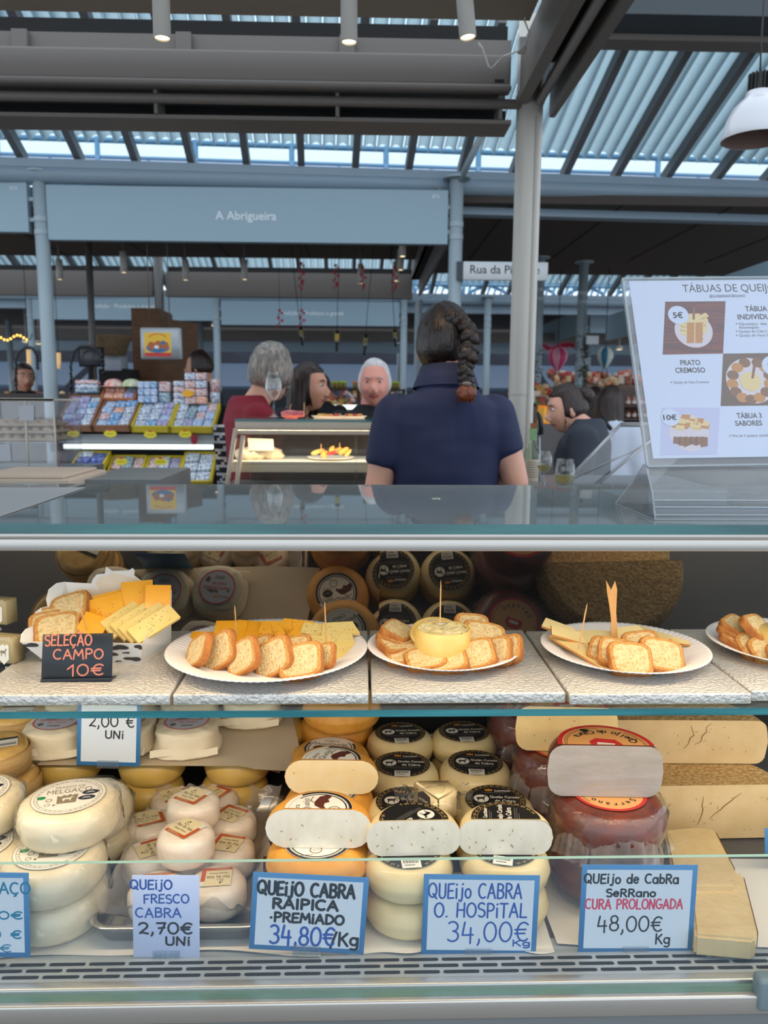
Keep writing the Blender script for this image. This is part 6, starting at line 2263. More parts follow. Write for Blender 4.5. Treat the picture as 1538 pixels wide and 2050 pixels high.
# the seller, seen from behind
sel, S, HM = person('seller seen from behind in navy polo shirt with long braid, standing behind the counter', (893, 694), 2.38, R(180), head_yaw=-14, head_tilt=-6, top=NAVY, top_name='polo_shirt', hair='up', hair_m=HBROWN, build_=.92, collar=True,
      arms=[((.205, .03, 1.13), (.17, -.19, 1.06)), ((-.208, .03, 1.20), (-.06, -.20, 1.16))], sleeve_f=.56)
b = MB()                                                # braid from the crown over the right shoulder
Pb = [(905, 640), (922, 640), (936, 655), (941, 675), (940, 695), (937, 712), (933, 728), (932, 744), (934, 758), (936, 770)]
inv = Matrix.Rotation(-R(180), 4, 'Z') @ Matrix.Translation(-Vector(sel.location))
for i, (px, py) in enumerate(Pb):
    Yd = 2.275 if 2 < i < 8 else (2.29 if i >= 2 else 2.31)
    if i >= 7:
        Yd = 2.225
    elif i >= 5:
        Yd = 2.25
    for sd in (-1, 1):
        p = at(px + sd * (6 if 1 < i else 5), py + (3 if sd > 0 else -3), y=Yd)
        r_ = (.019 if i < 6 else .015) * (1.0 if i > 1 else 1.15)
        b.sphere(inv @ p, (r_ * .95, r_ * .9, r_ * 1.25), 12, fn=lambda q: q * (1 + .10 * math.sin(q.x * 700 + q.z * 300)), rot=Matrix.Rotation(R(sd * 38), 3, 'Y'))
b.build('braid', HBROWN, sel, world=False)
b = MB()
p = inv @ at(934, 786, y=2.225)
b.sphere(p, (.028, .022, .026), 16, fn=lambda q: q * (1 + .16 * noise.noise(q * 90)))
for i in range(26):
    a = 2 * PI * i / 26
    q = p + Vector((math.cos(a) * .022, math.sin(a) * .014, 0))
    b.tube([p + Vector((0, 0, .02)), q + Vector((0, 0, .004)), q + Vector((0, 0, -.020 - .012 * ((i * 7) % 5) / 5))], [.004, .005, .001], 5)
b.build('braid_tail', pm('hair_copper', (140, 72, 40), .4, c2=(92, 46, 28), ns=70, bump=(120, 1, .004), stretch=(1, 1, .3)), sel, world=False)
b = MB()
p = inv @ at(934, 768, y=2.222)
b.lathe([(.013, -.005), (.017, 0), (.013, .005)], 16, c=p)
b.build('hair_tie', pm('hair_tie_grey', (120, 110, 108), .5), sel, world=False)
person('grey-haired older woman in dark red top with a pale bag strap, seen from behind', (541, 752), 3.68, R(112), head_yaw=32, shift=(0, -.08, -.01), skin=SKIN_, top=pm('dark_red_knit', (134, 22, 42), .8, bump=(120, .3, .002)), top_name='jumper', hair='short', hair_m=HGREY, sleeves='long')
old = [o for o in col.objects if o.name.startswith('person')][-1]
b = MB()
inv2 = Matrix.Rotation(-R(112), 4, 'Z') @ Matrix.Translation(-Vector(old.location))
b.tube([inv2 @ at(px, py, y=3.58) for px, py in [(468, 835), (474, 822), (486, 808), (500, 802), (515, 802), (527, 810), (534, 824), (536, 838)]], .011, 8)
b.build('bag_strap', pm('pale_strap', (216, 190, 182), .6), old, world=False)
person('young woman in profile with long dark hair, between the older woman and the man', (614, 776), 3.86, R(80), head_yaw=-8, shift=(0, -.06, 0), skin=SKIN2, top=pm('dark_top', (30, 32, 44), .8), top_name='jacket', hair='long', hair_m=HDARK, sleeves='long')
person('smiling white-haired man in black jumper facing the camera', (749, 770), 4.05, R(8), head_yaw=-12, skin=pm('skin_ruddy', (232, 160, 142), .5, sss=.12), top=pm('black_jumper', (26, 24, 28), .85), top_name='jumper', hair='thin', hair_m=HWHITE, female=False, smile=1, sleeves='long')
person('dark-haired man in black at the left, in profile behind the tins', (402, 736), 6.3, R(-100), skin=SKIN2, top=pm('black_jumper', (26, 24, 28), .85), top_name='jumper', hair='man', hair_m=HDARK, female=False, sleeves='long')
person('dark-haired woman with a bun in charcoal jacket, in profile beside the wine bottle', (1140, 820), 3.7, R(-112), head_yaw=22, head_tilt=10, shift=(0, -.07, -.06), skin=SKIN_, top=pm('charcoal_jacket', (52, 58, 70), .85), top_name='jacket', hair='bun', hair_m=HDARK, sleeves='long', build_=1.05)
person('woman in white shirt with dark hair and a black strap, further back on the right', (1222, 808), 5.0, R(150), skin=SKIN2, top=pm('white_shirt', (206, 214, 232), .7), top_name='shirt', hair='long', hair_m=HDARK, sleeves='long')
wh = [o for o in col.objects if o.name.startswith('person')][-1]
b = MB()
inv3 = Matrix.Rotation(-R(150), 4, 'Z') @ Matrix.Translation(-Vector(wh.location))
b.tube([inv3 @ at(px, py, y=4.84) for px, py in [(1205, 826), (1209, 836), (1216, 850), (1224, 860)]], .014, 6)
b.build('bag_strap', pm('black_strap', (20, 20, 22), .6), wh, world=False)
person('dark-haired person half hidden behind the woman with the bun', (1190, 804), 6.1, R(160), skin=SKIN2, top=pm('brown_coat', (60, 40, 36), .85), top_name='coat', hair='long', hair_m=HDARK, sleeves='long')
person('dark-haired visitor far back at the left, beside the spiral tap', (47, 757), 7.0, R(40), skin=SKIN2, top=pm('black_jumper', (26, 24, 28), .85), top_name='jumper', hair='man', hair_m=HDARK, female=False, sleeves='long')
person('person in black far behind, seen between the young woman and the man', (643, 778), 6.6, R(180), skin=SKIN2, top=pm('black_jumper', (26, 24, 28), .85), top_name='coat', hair='man', hair_m=HDARK, sleeves='long')
# ================================================================ the seller's own side: back display case, bottles, right-hand case
CASEW = pm('case_frame_cream', (214, 200, 180), .35)
CGL = glassy('case_glass', (250, 252, 250), 1.45, .0, haze=.05, hazecol=(200, 190, 176))
Yc = 2.95
cx0, cx1 = xat(440, Yc, 900), xat(1010, Yc, 900)
zt_, zb2 = zat(840, Yc), .75
case = thing('back_display_case', 'second glass display case behind the seller with cream frame and wine glass on top', 'display case', ((cx0 + cx1) / 2, Yc + .25, 0))
xt0 = xat(470, Yc, 845)
b = MB()
o = len(b.f)
b.box((xt0, Yc, zt_ - .010), (cx1, Yc + .42, zt_), 0)
b.m[o + 2] = 1
b.build('top_glass', [CGL, EDGE], case)
b = MB()
b.rbox((xt0, Yc + .004, zat(861, Yc)), (cx1, Yc + .05, zt_ - .0105), .003, 2)
b.rbox((xt0 - .01, Yc + .012, zat(871, Yc)), (cx1, Yc + .04, zat(863, Yc)), .003, 2)
b.build('top_profile', [CASEW], case)
b = MB()
for (xa, ya, xb, yb) in ((472, 858, 446, 968), (487, 872, 466, 968)):
    A, B = at(xa, ya, y=Yc + .01), at(xb, yb + 60, y=Yc + .01)
    b.tube([A, B], .009, 8)
b.build('end_post', [CASEW], case)
b = MB()
b.box((xat(711, Yc, 900), Yc + .03, zat(980, Yc)), (xat(713, Yc, 900) + .004, Yc + .036, zat(872, Yc)), 0)
b.box((xt0, Yc + .02, zat(985, Yc)), (cx1, Yc + .024, zat(872, Yc)), 0)
b.build('rear_glass', [CGL], case)
zs = zat(921, Yc + .15)
b = MB()
b.box((xt0 - .03, Yc + .05, zs - .008), (cx1, Yc + .36, zs), 0)
b.box((xt0 - .03, Yc + .05, zat(946, Yc + .05)), (cx1, Yc + .07, zat(930, Yc + .05)), 1)
b.box((xt0 - .06, Yc + .05, zat(990, Yc)), (cx1, Yc + .38, zat(990, Yc) + .01), 2)
b.build('inner_shelf', [pm('shelf_milky', (214, 210, 200), .4), CASEW, INOX], case)
b = MB()
b.box((cx0 - .02, Yc + .0, .1), (cx1, Yc + .44, zat(985, Yc)))
b.build('body', [INOX], case)
b = MB()
b.box((xt0, Yc + .40, zat(990, Yc)), (cx1, Yc + .41, zt_ - .02))
b.build('front_glass', [glassy('case_front_glass', (210, 206, 204), 1.45, .0, haze=.30, hazecol=(90, 74, 70))], case)
lamp('case_light', 'AREA', ((xt0 + cx1) / 2, Yc + .06, zt_ - .04), 4.0, WARM, (R(-16), 0, 0), shape='RECTANGLE', size=cx1 - xt0, size_y=.02)
# inside the case
pl = at(662, 912, y=Yc + .17)
t = thing('cheese_plate', 'white plate of cheese, fruit and picks inside the back display case', 'plate', (pl.x, Yc + .17, zs))
b = MB()
b.lathe([(.001, .002), (.07, .002), (.088, .010), (.094, .012), (.088, .008), (.07, 0), (.001, 0)], 40)
b.build('dish', PLATE, t, world=False)
fruit = [pm('peach_slice', (244, 168, 70), .4), pm('strawberry_red', (216, 58, 52), .35), pm('melon_yellow', (244, 200, 96), .4)]
for i, (px, py, k, sz) in enumerate([(632, 906, 2, 1), (642, 903, 0, 1), (652, 907, 2, 1.1), (660, 908, 1, .8), (668, 906, 1, .8), (676, 902, 0, 1.2), (688, 903, 0, 1.2), (696, 907, 2, 1), (664, 900, 2, .9), (648, 910, 0, .9)]):
    b = MB()
    b.sphere((0, 0, 0), (.020 * sz, .012, .009 * sz), 8, fn=lambda q: Vector((q.x, q.y + q.x * q.x * 12, q.z)))
    p = at(px, py, y=Yc + .165 + (i % 3) * .01)
    o = tag(b.build('fruit_piece', fruit[k], loc=(0, 0, 0)), '%s piece of fruit or cheese on the plate inside the back case, %s along' % (('orange', 'red', 'pale yellow')[k], ORD[i]), 'fruit', 'pieces on the plate in the back case')
    o.location = p
    o.rotation_euler = (R(10), R(-20 + i * 9), R(i * 31))
pick('wooden pick in the left of the plate inside the back case', 643, 888, 643, 906, Yc + .16, .0016)
pick('wooden pick in the right of the plate inside the back case', 680, 886, 681, 906, Yc + .16, .0016)
b = MB()
for k in range(2):
    b.X = Matrix.Translation(at(500 + k * 40, 912, y=Yc + .16 + .03 * k)) 
    b.sphere((0, 0, .004), (.060, .04, .030), 16, fn=lambda q: q * (1 + .22 * noise.noise(q * 50 + Vector((k * 5, 0, 0)))))
tag(b.build('wrapped_parcel', pm('crinkled_wrap', (226, 208, 176), .35, coat=.8, coat_bump=(60, .9, .006)), loc=at(520, 925, y=Yc + .17)), 'crinkled cream parcel in cling film at the left inside the back case', 'parcel')
b = MB()
b.add([at(498, 902, y=Yc + .12), at(549, 902, y=Yc + .12), at(547, 879, y=Yc + .13), at(496, 877, y=Yc + .13)], [(0, 1, 2, 3)])
b.add([at(498, 902, y=Yc + .122), at(549, 902, y=Yc + .122), at(547, 879, y=Yc + .132), at(496, 877, y=Yc + .132)], [(3, 2, 1, 0)])
tag(b.build('paper_card', pm('plain_card', (222, 212, 196), .6), loc=at(520, 902, y=Yc + .12)), 'blank cream card standing behind the parcel in the back case', 'card')
# on top of the case
WG_ = glassy('wine_glass', (252, 254, 254), 1.5, .01, haze=.015, boost=1.5)
WINE = glassy('white_wine', (238, 228, 160), 1.33, .0, haze=.12, hazecol=(216, 204, 140))
def wineglass(label, px, Y, py0, py1, wpx, wine=None, stem=True):
    z0, z1 = zat(py1, Y, px), zat(py0, Y, px)
    x = xat(px, Y, (py0 + py1) / 2)
    r = (xat(px + wpx / 2, Y, py0) - x)
    h = z1 - z0
    t = thing('wine_glass', label, 'glass', (x, Y, z0))
    b = MB()
    if stem:
        bp_ = [(.001, .004), (r * .62, .003), (r * .66, .001), (r * .3, .010), (r * .10, .02), (r * .08, h * .33), (r * .18, h * .37), (r * .62, h * .43), (r * .9, h * .53), (r * .98, h * .64), (r * .92, h * .82), (r * .78, h), (r * .76, h), (r * .9, h * .82), (r * .96, h * .64), (r * .88, h * .535), (r * .6, h * .44), (.001, h * .385)]
        wl = [(.001, h * .39), (r * .58, h * .442), (r * .86, h * .535), (r * .90, h * .58), (.001, h * .58)]
    else:
        bp_ = [(.001, .003), (r * .6, .001), (r * .84, h * .10), (r * .98, h * .30), (r, h * .42), (r * .94, h * .7), (r * .80, h), (r * .78, h), (r * .92, h * .7), (r * .98, h * .42), (r * .95, h * .3), (r * .8, h * .1), (.001, .006)]
        wl = [(.001, .008), (r * .78, h * .11), (r * .94, h * .31), (r * .94, h * .36), (.001, h * .36)]
    b.lathe(bp_, 32)
    b.build('bowl', WG_, t, world=False)
    if wine:
        b = MB()
        b.lathe(wl, 32)
        b.build('wine', WINE, t, world=False)
    return t
wineglass('empty stemmed wine glass standing on the back display case', 548, Yc + .06, 745, 836, 33)
b = MB()
b.X = Matrix.Translation(at(586, 829, y=Yc + .14))
b.sphere((0, 0, 0), (.048, .03, .016), 16, fn=lambda q: q * (1 + .3 * noise.noise(q * 60)))
tag(b.build('ham_slices', pm('ham_pink', (222, 130, 132), .5, c2=(206, 96, 104), ns=40), loc=at(586, 834, y=Yc + .14)), 'pile of pink ham on top of the back case beside the wine glass', 'ham')
pick('white pick standing in the ham on the back case', 609, 805, 609, 832, Yc + .1, .002)
pick('thin pick leaning left in the ham on the back case', 584, 808, 578, 826, Yc + .14, .0016)
for px, py, w_, lab in ((660, 833, .075, 'plate of tasting bits on the back case, nearest the ham'), (705, 831, .06, 'plate of tasting bits on the back case, nearest the seller')):
    p = at(px, py, y=Yc + .2)
    t = thing('tasting_plate', lab, 'plate', (p.x, Yc + .2, zt_ + .0005))
    b = MB()
    b.lathe([(.001, .002), (w_ * .8, .002), (w_, .009), (w_ * .97, .007), (w_ * .8, 0), (.001, 0)], 36)
    b.build('dish', PLATE, t, world=False)
    b = MB()
    rg = random.Random(int(px))
    for i in range(14):
        a = rg.random() * 6.28
        q = rg.random() * w_ * .7
        b.sphere((q * math.cos(a), q * math.sin(a), .010), (.010, .008, .007), 6, mi=i % 3)
    o = b.build('titbits', fruit, t, world=False)
    o['kind'] = 'stuff'

# right-hand counter with bottle and glasses
Yr = 2.55
rc = thing('side_counter', 'sloping glass side case to the right of the seller', 'display case', (xat(1210, Yr, 960), 2.6, 0))
zr0 = zat(966, Yr)
b = MB()
b.box((xat(1030, Yr, 960), 2.35, .1), (xat(1400, Yr, 960), 2.83, zr0 - .01), 1)
b.box((xat(1030, Yr, 960), 2.35, zr0 - .01), (xat(1400, Yr, 960), 2.83, zr0), 0)
b.build('body', [pm('counter_top_steel', (150, 154, 160), .3, .5), INOX], rc)
b = MB()
def pl4(pts, th, mi=0):
    n_ = (pts[1] - pts[0]).cross(pts[2] - pts[0]).normalized() * th
    q = [p_ + n_ for p_ in pts]
    b.add(list(pts) + q, [(0, 1, 2, 3), (7, 6, 5, 4), (0, 4, 5, 1), (1, 5, 6, 2), (2, 6, 7, 3), (3, 7, 4, 0)], mi)
A0, A1 = at(1130, 968, y=2.55), at(1243, 850, y=2.60)
B0, B1 = at(1230, 972, y=2.35), at(1330, 866, y=2.38)
A0b, A1b = at(1130, 968, y=2.55) + Vector((.30, 0, 0)), at(1243, 850, y=2.60) + Vector((.30, 0, 0))
pl4([A0, A0b, A1b, A1], .006)
b.build('sloping_glass', [glassy('side_case_glass', (246, 248, 250), 1.5, .02, haze=.06, hazecol=(150, 148, 150), boost=1.5)], rc)
b = MB()
b.tube([A0, A1], .006, 8)
b.tube([A1, A1b], .008, 8)
b.tube([at(1202, 966, y=2.5), at(1320, 868, y=2.55)], .004, 8)
b.tube([at(1160, 952, y=2.52), at(1300, 855, y=2.56) + Vector((.05, 0, -.03))], .003, 8)
b.build('rim', [pm('clear_rim', (176, 176, 178), .2, .4)], rc)
# wine bottle
Y = 2.62
p = at(1064, 968, y=Y)
hb = zat(848, Y) - p.z
t = thing('wine_bottle', 'clear white-wine bottle with pale green capsule and cream label', 'bottle', p)
r = .038 * .78
b = MB()
b.lathe([(.001, .0), (r, .002), (r, hb * .46), (r * .94, hb * .53), (r * .55, hb * .63), (r * .40, hb * .70), (r * .38, hb * .92), (.001, hb * .925)], 28)
b.build('glass_body', glassy('bottle_glass', (222, 232, 214), 1.5, .02, haze=.10, hazecol=(196, 200, 186), boost=1.3), t, world=False)
b = MB()
b.lathe([(r * .44, hb * .735), (r * .44, hb * .93), (.001, hb * .935)], 20)
b.build('capsule', pm('capsule_green', (150, 190, 138), .5), t, world=False)
b = MB()
b.lathe([(r * .32, hb * .93), (r * .34, hb * 1.02), (.001, hb * 1.025)], 16)
b.build('cork', pm('cork', (176, 110, 66), .8), t, world=False)
b = MB()
a0, a1 = R(205), R(335)
b.lathe([(r * 1.01, hb * .05), (r * 1.01, hb * .42)], 20, a0=a0, a1=a1)
for i in range(7):
    b.lathe([(r * 1.02, hb * (.12 + .04 * i)), (r * 1.02, hb * (.13 + .04 * i))], 12, a0=a0 + .3, a1=a1 - (.3 + .15 * (i % 3)), mi=1)
b.build('label', [pm('bottle_label', (214, 202, 180), .6), LBAR], t, world=False)
wineglass('stemmed glass of white wine between the bottle and the stemless glass', 1090, 2.5, 903, 972, 33, True)
wineglass('stemless glass of white wine rightmost on the side counter', 1131, 2.45, 919, 971, 43, True, False)
b = MB()
b.tube([at(1076, 825, y=2.6), at(1081, 836, y=2.6), at(1084, 852, y=2.6), at(1083, 868, y=2.6)], [.005, .0085, .0095, .008], 10)
b.tube([at(1080, 868, y=2.6), at(1079, 968, y=2.6)], .0045, 8, mi=1)
b.tube([at(1077, 868, y=2.6), at(1088, 866, y=2.6)], .006, 8)
tag(b.build('knife', [pm('knife_handle_black', (24, 24, 26), .4), pm('knife_steel', (150, 156, 162), .25, .8)], loc=at(1079, 968, y=2.6)), 'black-handled knife standing upright beside the green-capped bottle', 'knife')

# left of the counter: plastic lid, acrylic box with egg trays
p0, p1 = at(-60, 972, y=1.85), at(150, 970, y=1.85)
lidb = thing('scale_lid', 'beige plastic lid of a machine lying behind the counter at the left', 'lid', ((p0.x + p1.x) / 2, 1.95, p0.z))
b = MB()
b.rbox((p0.x, 1.85, p0.z - .012), (p1.x - .012, 2.12, zat(962, 1.85)), .004, 2)
b.rbox((p0.x, 1.86, zat(962, 1.85)), (p1.x - .03, 2.10, zat(955, 1.85)), .004, 2)
b.build('shell', pm('beige_plastic', (214, 198, 182), .5), lidb)
b = MB()
b.box((p0.x, 1.84, .1), (xat(163, 1.85, 970), 2.3, p0.z - .0125))
b.box((xat(163, 1.95, 970), 1.95, .1), (xat(320, 1.95, 970), 2.3, zat(962, 1.95) ))
tag(b.build('side_cabinet', INOX, loc=(p0.x, 1.9, 0)), 'low steel cabinet behind the counter at the left, carrying the beige lid', 'cabinet')
Yq = 2.75
bx0, bx1 = xat(-60, Yq, 900), xat(112, Yq, 900)
zq0, zq1 = zat(948, Yq), zat(806, Yq)
ab = thing('acrylic_box', 'clear acrylic counter box with shelf at the left edge', 'display box', ((bx0 + bx1) / 2, Yq + .1, zq0))
b = MB()
for (a_, c_) in (((bx0, Yq, zq0), (bx1, Yq + .003, zq1)), ((bx1 - .003, Yq, zq0), (bx1, Yq + .26, zq1)), ((bx0, Yq + .257, zq0), (bx1, Yq + .26, zq1))):
    b.box(a_, c_)
b.build('walls', [ACR], ab)
b = MB()
b.box((bx0, Yq, zq1), (bx1, Yq + .26, zq1 + .006))
b.tube([(bx1, Yq, zq0), (bx1, Yq, zq1)], .003, 6)
b.tube([(bx1 - .098, Yq, zq0), (bx1 - .098, Yq, zq1)], .003, 6)
b.box((bx0, Yq, zq1 - .004), (bx1, Yq + .006, zq1 + .008))
b.build('lid', [pm('acrylic_lit_edge', (226, 220, 204), .3)], ab)
b = MB()
zm = zat(888, Yq)
b.box((bx0, Yq + .01, zm - .004), (bx1 - .004, Yq + .25, zm), 0)
b.build('shelf', [ACRE], ab)
b = MB()
b.box((bx0 - .1, Yq - .02, .1), (bx1 + .03, Yq + .4, zq0 - .001))
tag(b.build('side_counter', INOX, loc=(bx0, Yq, 0)), 'steel counter under the acrylic box at the left', 'counter')
PULP = pm('egg_tray_pulp', (206, 186, 160), .85, c2=(194, 172, 146), ns=30, bump=(60, .5, .002))
for k in range(3):
    z = zm + .001 + k * .026
    b = MB()
    x0, x1 = bx0 + .01, bx1 - .022 - k * .006
    b.rbox((x0, Yq + .03, z), (x1, Yq + .22, z + .012), .004, 2)
    for i in range(7):
        for j in range(3):
            b.sphere((x1 - .02 - i * .036, Yq + .05 + j * .06, z + .013), (.014, .014, .011), 8)
    tag(b.build('egg_tray', PULP, loc=((x0 + x1) / 2, Yq + .12, z)), 'pulp egg tray stacked in the acrylic box at the left, %s from the bottom' % ORD[k], 'egg tray', 'egg trays in the acrylic box')
b = MB()
b.add([at(-20, 925, y=Yq - .004), at(22, 922, y=Yq - .004), at(20, 888, y=Yq - .004), at(-20, 890, y=Yq - .004)], [(0, 1, 2, 3)])
tag(b.build('paper_notice', pm('notice_paper', (196, 200, 208), .6), loc=at(0, 920, y=Yq)), 'small paper notice low on the acrylic box at the left edge', 'notice')
b = MB()
b.add([at(38, 842, y=Yq - .004), at(68, 842, y=Yq - .004), at(68, 812, y=Yq - .004), at(38, 812, y=Yq - .004)], [(0, 1, 2, 3)])
tag(b.build('paper_notice', pm('notice_paper', (196, 200, 208), .6), loc=at(50, 830, y=Yq)), 'pale paper notice high on the acrylic box at the left', 'notice')

# ================================================================ tinned-fish stall on the left
Ys = 5.0
rg = random.Random(5)
st = thing('tin_stall', 'stall front with lit shelf and trays of printed tins at the left', 'stall', (xat(280, Ys, 960), Ys + .3, 0))
sx0, sx1 = xat(118, Ys, 900), xat(436, Ys, 900)
b = MB()
b.box((sx0, Ys + .02, zat(890, Ys)), (sx1, Ys + .06, zat(868, Ys)))
b.box((sx0, Ys + .30, .1), (sx1, Ys + .34, zat(815, Ys)), 1)
b.box((sx0, Ys - .25, 0), (sx1, Ys + .3, zat(985, Ys)), 0)
b.box((sx0, Ys + .02, zat(872, Ys)), (sx1, Ys + .32, zat(868, Ys)), 0)
b.build('frame', [pm('stall_grey', (134, 138, 146), .5), BLACK], st)
b = MB()
b.tube([(xat(131, Ys, 895), Ys - .02, zat(896, Ys)), (xat(428, Ys, 895), Ys - .02, zat(896, Ys))], .0155, 10)
b.build('light_strip', GLOWW, st)
CR_B = pm('crate_brown', (150, 104, 78), .6)
CR_Y = pm('crate_yellow', (206, 182, 48), .55)
TINC = [pm('tin_%s' % n, c, .35, c2=c2, ns=70, contrast=(.45, .6)) for n, c, c2 in (('lilac', (150, 146, 190), (206, 200, 222)), ('pale_blue', (150, 180, 222), (222, 224, 232)), ('cream_red', (222, 212, 214), (196, 120, 112)), ('navy', (44, 66, 150), (150, 160, 206)), ('white_print', (226, 230, 236), (120, 140, 176)), ('sky', (84, 150, 206), (206, 216, 226)), ('coral', (224, 150, 122), (238, 212, 196)), ('teal', (96, 140, 160), (200, 206, 208)))]
TCN = ['lilac', 'pale blue', 'cream and red', 'navy', 'white printed', 'sky blue', 'coral', 'teal']
tin_proto = {}
def tin(Mx, w, h, d, ci, label, group):
    k = (round(w, 4), round(h, 4), round(d, 4), ci)
    if k not in tin_proto:
        b = MB()
        b.rbox((-w / 2, -h / 2, 0), (w / 2, h / 2, d), min(.006, w * .12), 2)
        o = b.build('tin', TINC[ci])
        tin_proto[k] = o.data
    else:
        o = bpy.data.objects.new('tin', tin_proto[k])
        col.objects.link(o)
    o.matrix_world = Mx
    return tag(o, label, 'tin', group)
def crate(label, name, BLp, BRp, TRp, TLp, Yf, Yb, cols, rows, cis, mat_, tag_px=None, where='', depth=.05, fill=1.0, pad=.012):
    BL, BR, TL, TR = at(*BLp, y=Yf), at(*BRp, y=Yf), at(*TLp, y=Yb), at(*TRp, y=Yb)
    M, w, h = frame_of(BL, BR, TL)
    ws, hs = w, h
    t = thing('display_crate', label, 'crate', (BL + BR) / 2)
    b = MB()
    b.X = M
    b.box((0, 0, -.012), (w, h, -.006))
    for (x0, y0, x1, y1) in ((0, 0, .012, h), (w - .012, 0, w, h), (0, 0, w, .012), (0, h - .012, w, h)):
        b.box((x0, y0, -.012), (x1, y1, depth * .7))
    b.build('tray', mat_, t)
    if tag_px:
        p = at(*tag_px, y=Yf - .03)
        b = MB()
        b.X = Matrix.Translation(p) @ Matrix.Rotation(PI / 2, 4, 'X')
        pts = [((.036 + (.007 if i % 2 else 0)) * math.cos(2 * PI * i / 32), (.020 + (.005 if i % 2 else 0)) * math.sin(2 * PI * i / 32)) for i in range(32)]
        b.prism(pts, 0, .002)
        b.rect(-.022, -.002, .022, .001, .0022, 1)
        b.rect(-.012, .016, .012, .026, .0024, 2)
        b.build('price_star', [pm('star_yellow', (238, 220, 40), .5), INK, LRED], t)
    k = 0
    gw, gh = (w - 2 * pad) / cols, (h * fill - 2 * pad) / rows
    for j in range(rows):
        for i in range(cols):
            ci = cis[i] if rng_fixed else cis[i % len(cis)]
            if (i * 7 + j * 5 + int(BLp[0])) % 6 == 0:
                ci = (ci + 1) % len(TINC)
            Mx = M @ Matrix.Translation((pad + gw * (i + .5), pad + gh * (j + .5), 0))
            tin(Mx, gw * .93, gh * .90, depth * (.6 + .1 * ((i + j) % 3)), ci, '%s tin %s, row %d up, column %d' % (TCN[ci], where, j + 1, i + 1), 'printed tins ' + where)
rng_fixed = False
crate('brown tray of lilac tins, leftmost of the upper row', 'c', (115, 862), (185, 862), (195, 802), (128, 800), Ys - .03, Ys + .24, 3, 5, [0, 0, 4], CR_B, (147, 868), 'in the leftmost brown tray')
crate('brown tray of pale blue tins, second of the upper row', 'c', (187, 862), (262, 862), (270, 810), (197, 808), Ys - .03, Ys + .24, 3, 4, [1, 5, 4], CR_B, (221, 868), 'in the second brown tray')
crate('yellow tray of navy and white tins in the upper row', 'c', (263, 863), (340, 864), (346, 812), (274, 811), Ys - .03, Ys + .24, 3, 4, [4, 4, 0], CR_Y, (301, 870), 'in the left upper yellow tray')
crate('yellow tray of white and blue tins at the right of the upper row', 'c', (341, 864), (428, 865), (433, 815), (350, 814), Ys - .03, Ys + .24, 4, 3, [4, 7, 1, 1], CR_Y, (371, 869), 'in the right upper yellow tray')
crate('orange box of coral tins standing above the brown trays', 'c', (202, 806), (272, 808), (278, 776), (206, 774), Ys + .22, Ys + .34, 3, 2, [6, 6, 7], pm('box_orange', (188, 112, 64), .6), None, 'in the orange box')
crate('yellow tray of blue and white tins, leftmost of the lower row', 'c', (140, 945), (205, 946), (208, 911), (146, 911), Ys - .10, Ys + .1, 2, 3, [3, 3], CR_Y, (135, 943), 'in the leftmost lower tray')
crate('yellow tray of cream and red tins in the lower row', 'c', (208, 975), (281, 975), (285, 920), (211, 919), Ys - .10, Ys + .12, 3, 2, [2, 7, 2], CR_Y, (243, 924), 'in the second lower tray')
crate('yellow tray of pale blue tins in the lower row', 'c', (283, 975), (356, 975), (360, 920), (287, 920), Ys - .10, Ys + .12, 3, 2, [1, 4, 0], CR_Y, (322, 924), 'in the third lower tray')
crate('yellow tray of large white tins at the right of the lower row', 'c', (358, 972), (424, 972), (430, 912), (362, 912), Ys - .10, Ys + .12, 2, 3, [4, 4], CR_Y, None, 'in the rightmost lower tray')
def tower(px0, px1, py0, py1, Y, cols, rows, cis, where, d=.07):
    BL, BR, TL = at(px0, py1, y=Y), at(px1, py1, y=Y), at(px0, py0, y=Y + .01)
    M, w, h = frame_of(BL, BR, TL)
    for j in range(rows):
        for i in range(cols):
            ci = cis[(i + j) % len(cis)]
            tin(M @ Matrix.Translation((w / cols * (i + .5), h / rows * (j + .5), 0)), w / cols * .96, h / rows * .93, d, ci, '%s tin %s, row %d up, column %d' % (TCN[ci], where, j + 1, i + 1), 'printed tins ' + where)
tower(157, 203, 763, 789, Ys + .28, 1, 3, [7, 4, 2], 'in the stack at the top left')
tower(282, 320, 765, 808, Ys + .24, 3, 3, [1, 5, 1], 'in the blue block')
tower(323, 346, 765, 808, Ys + .26, 1, 2, [7, 2], 'in the narrow stack')
tower(352, 375, 764, 810, Ys + .26, 1, 4, [4, 4, 2], 'in the pale left stack')
tower(375, 418, 747, 810, Ys + .24, 2, 4, [2, 6, 2, 4], 'in the tall coral tower')
def can(px, py0, py1, Y, r, ci, label):
    z0, z1 = zat(py1, Y, px), zat(py0, Y, px)
    b = MB()
    b.lathe([(.001, 0), (r, .002), (r, z1 - z0), (r * .92, z1 - z0 + .004), (.001, z1 - z0 + .003)], 24)
    o = b.build('round_tin', TINC[ci], loc=(0, 0, 0))
    o.location = at(px, py1, y=Y)
    return tag(o, label, 'tin', 'round tins at the right of the tall tower')
can(431, 786, 812, Ys + .24, .034, 4, 'round white printed tin under the pink one, right of the tall tower')
can(431, 760, 786, Ys + .24, .034, 2, 'round pink tin on top, right of the tall tower')
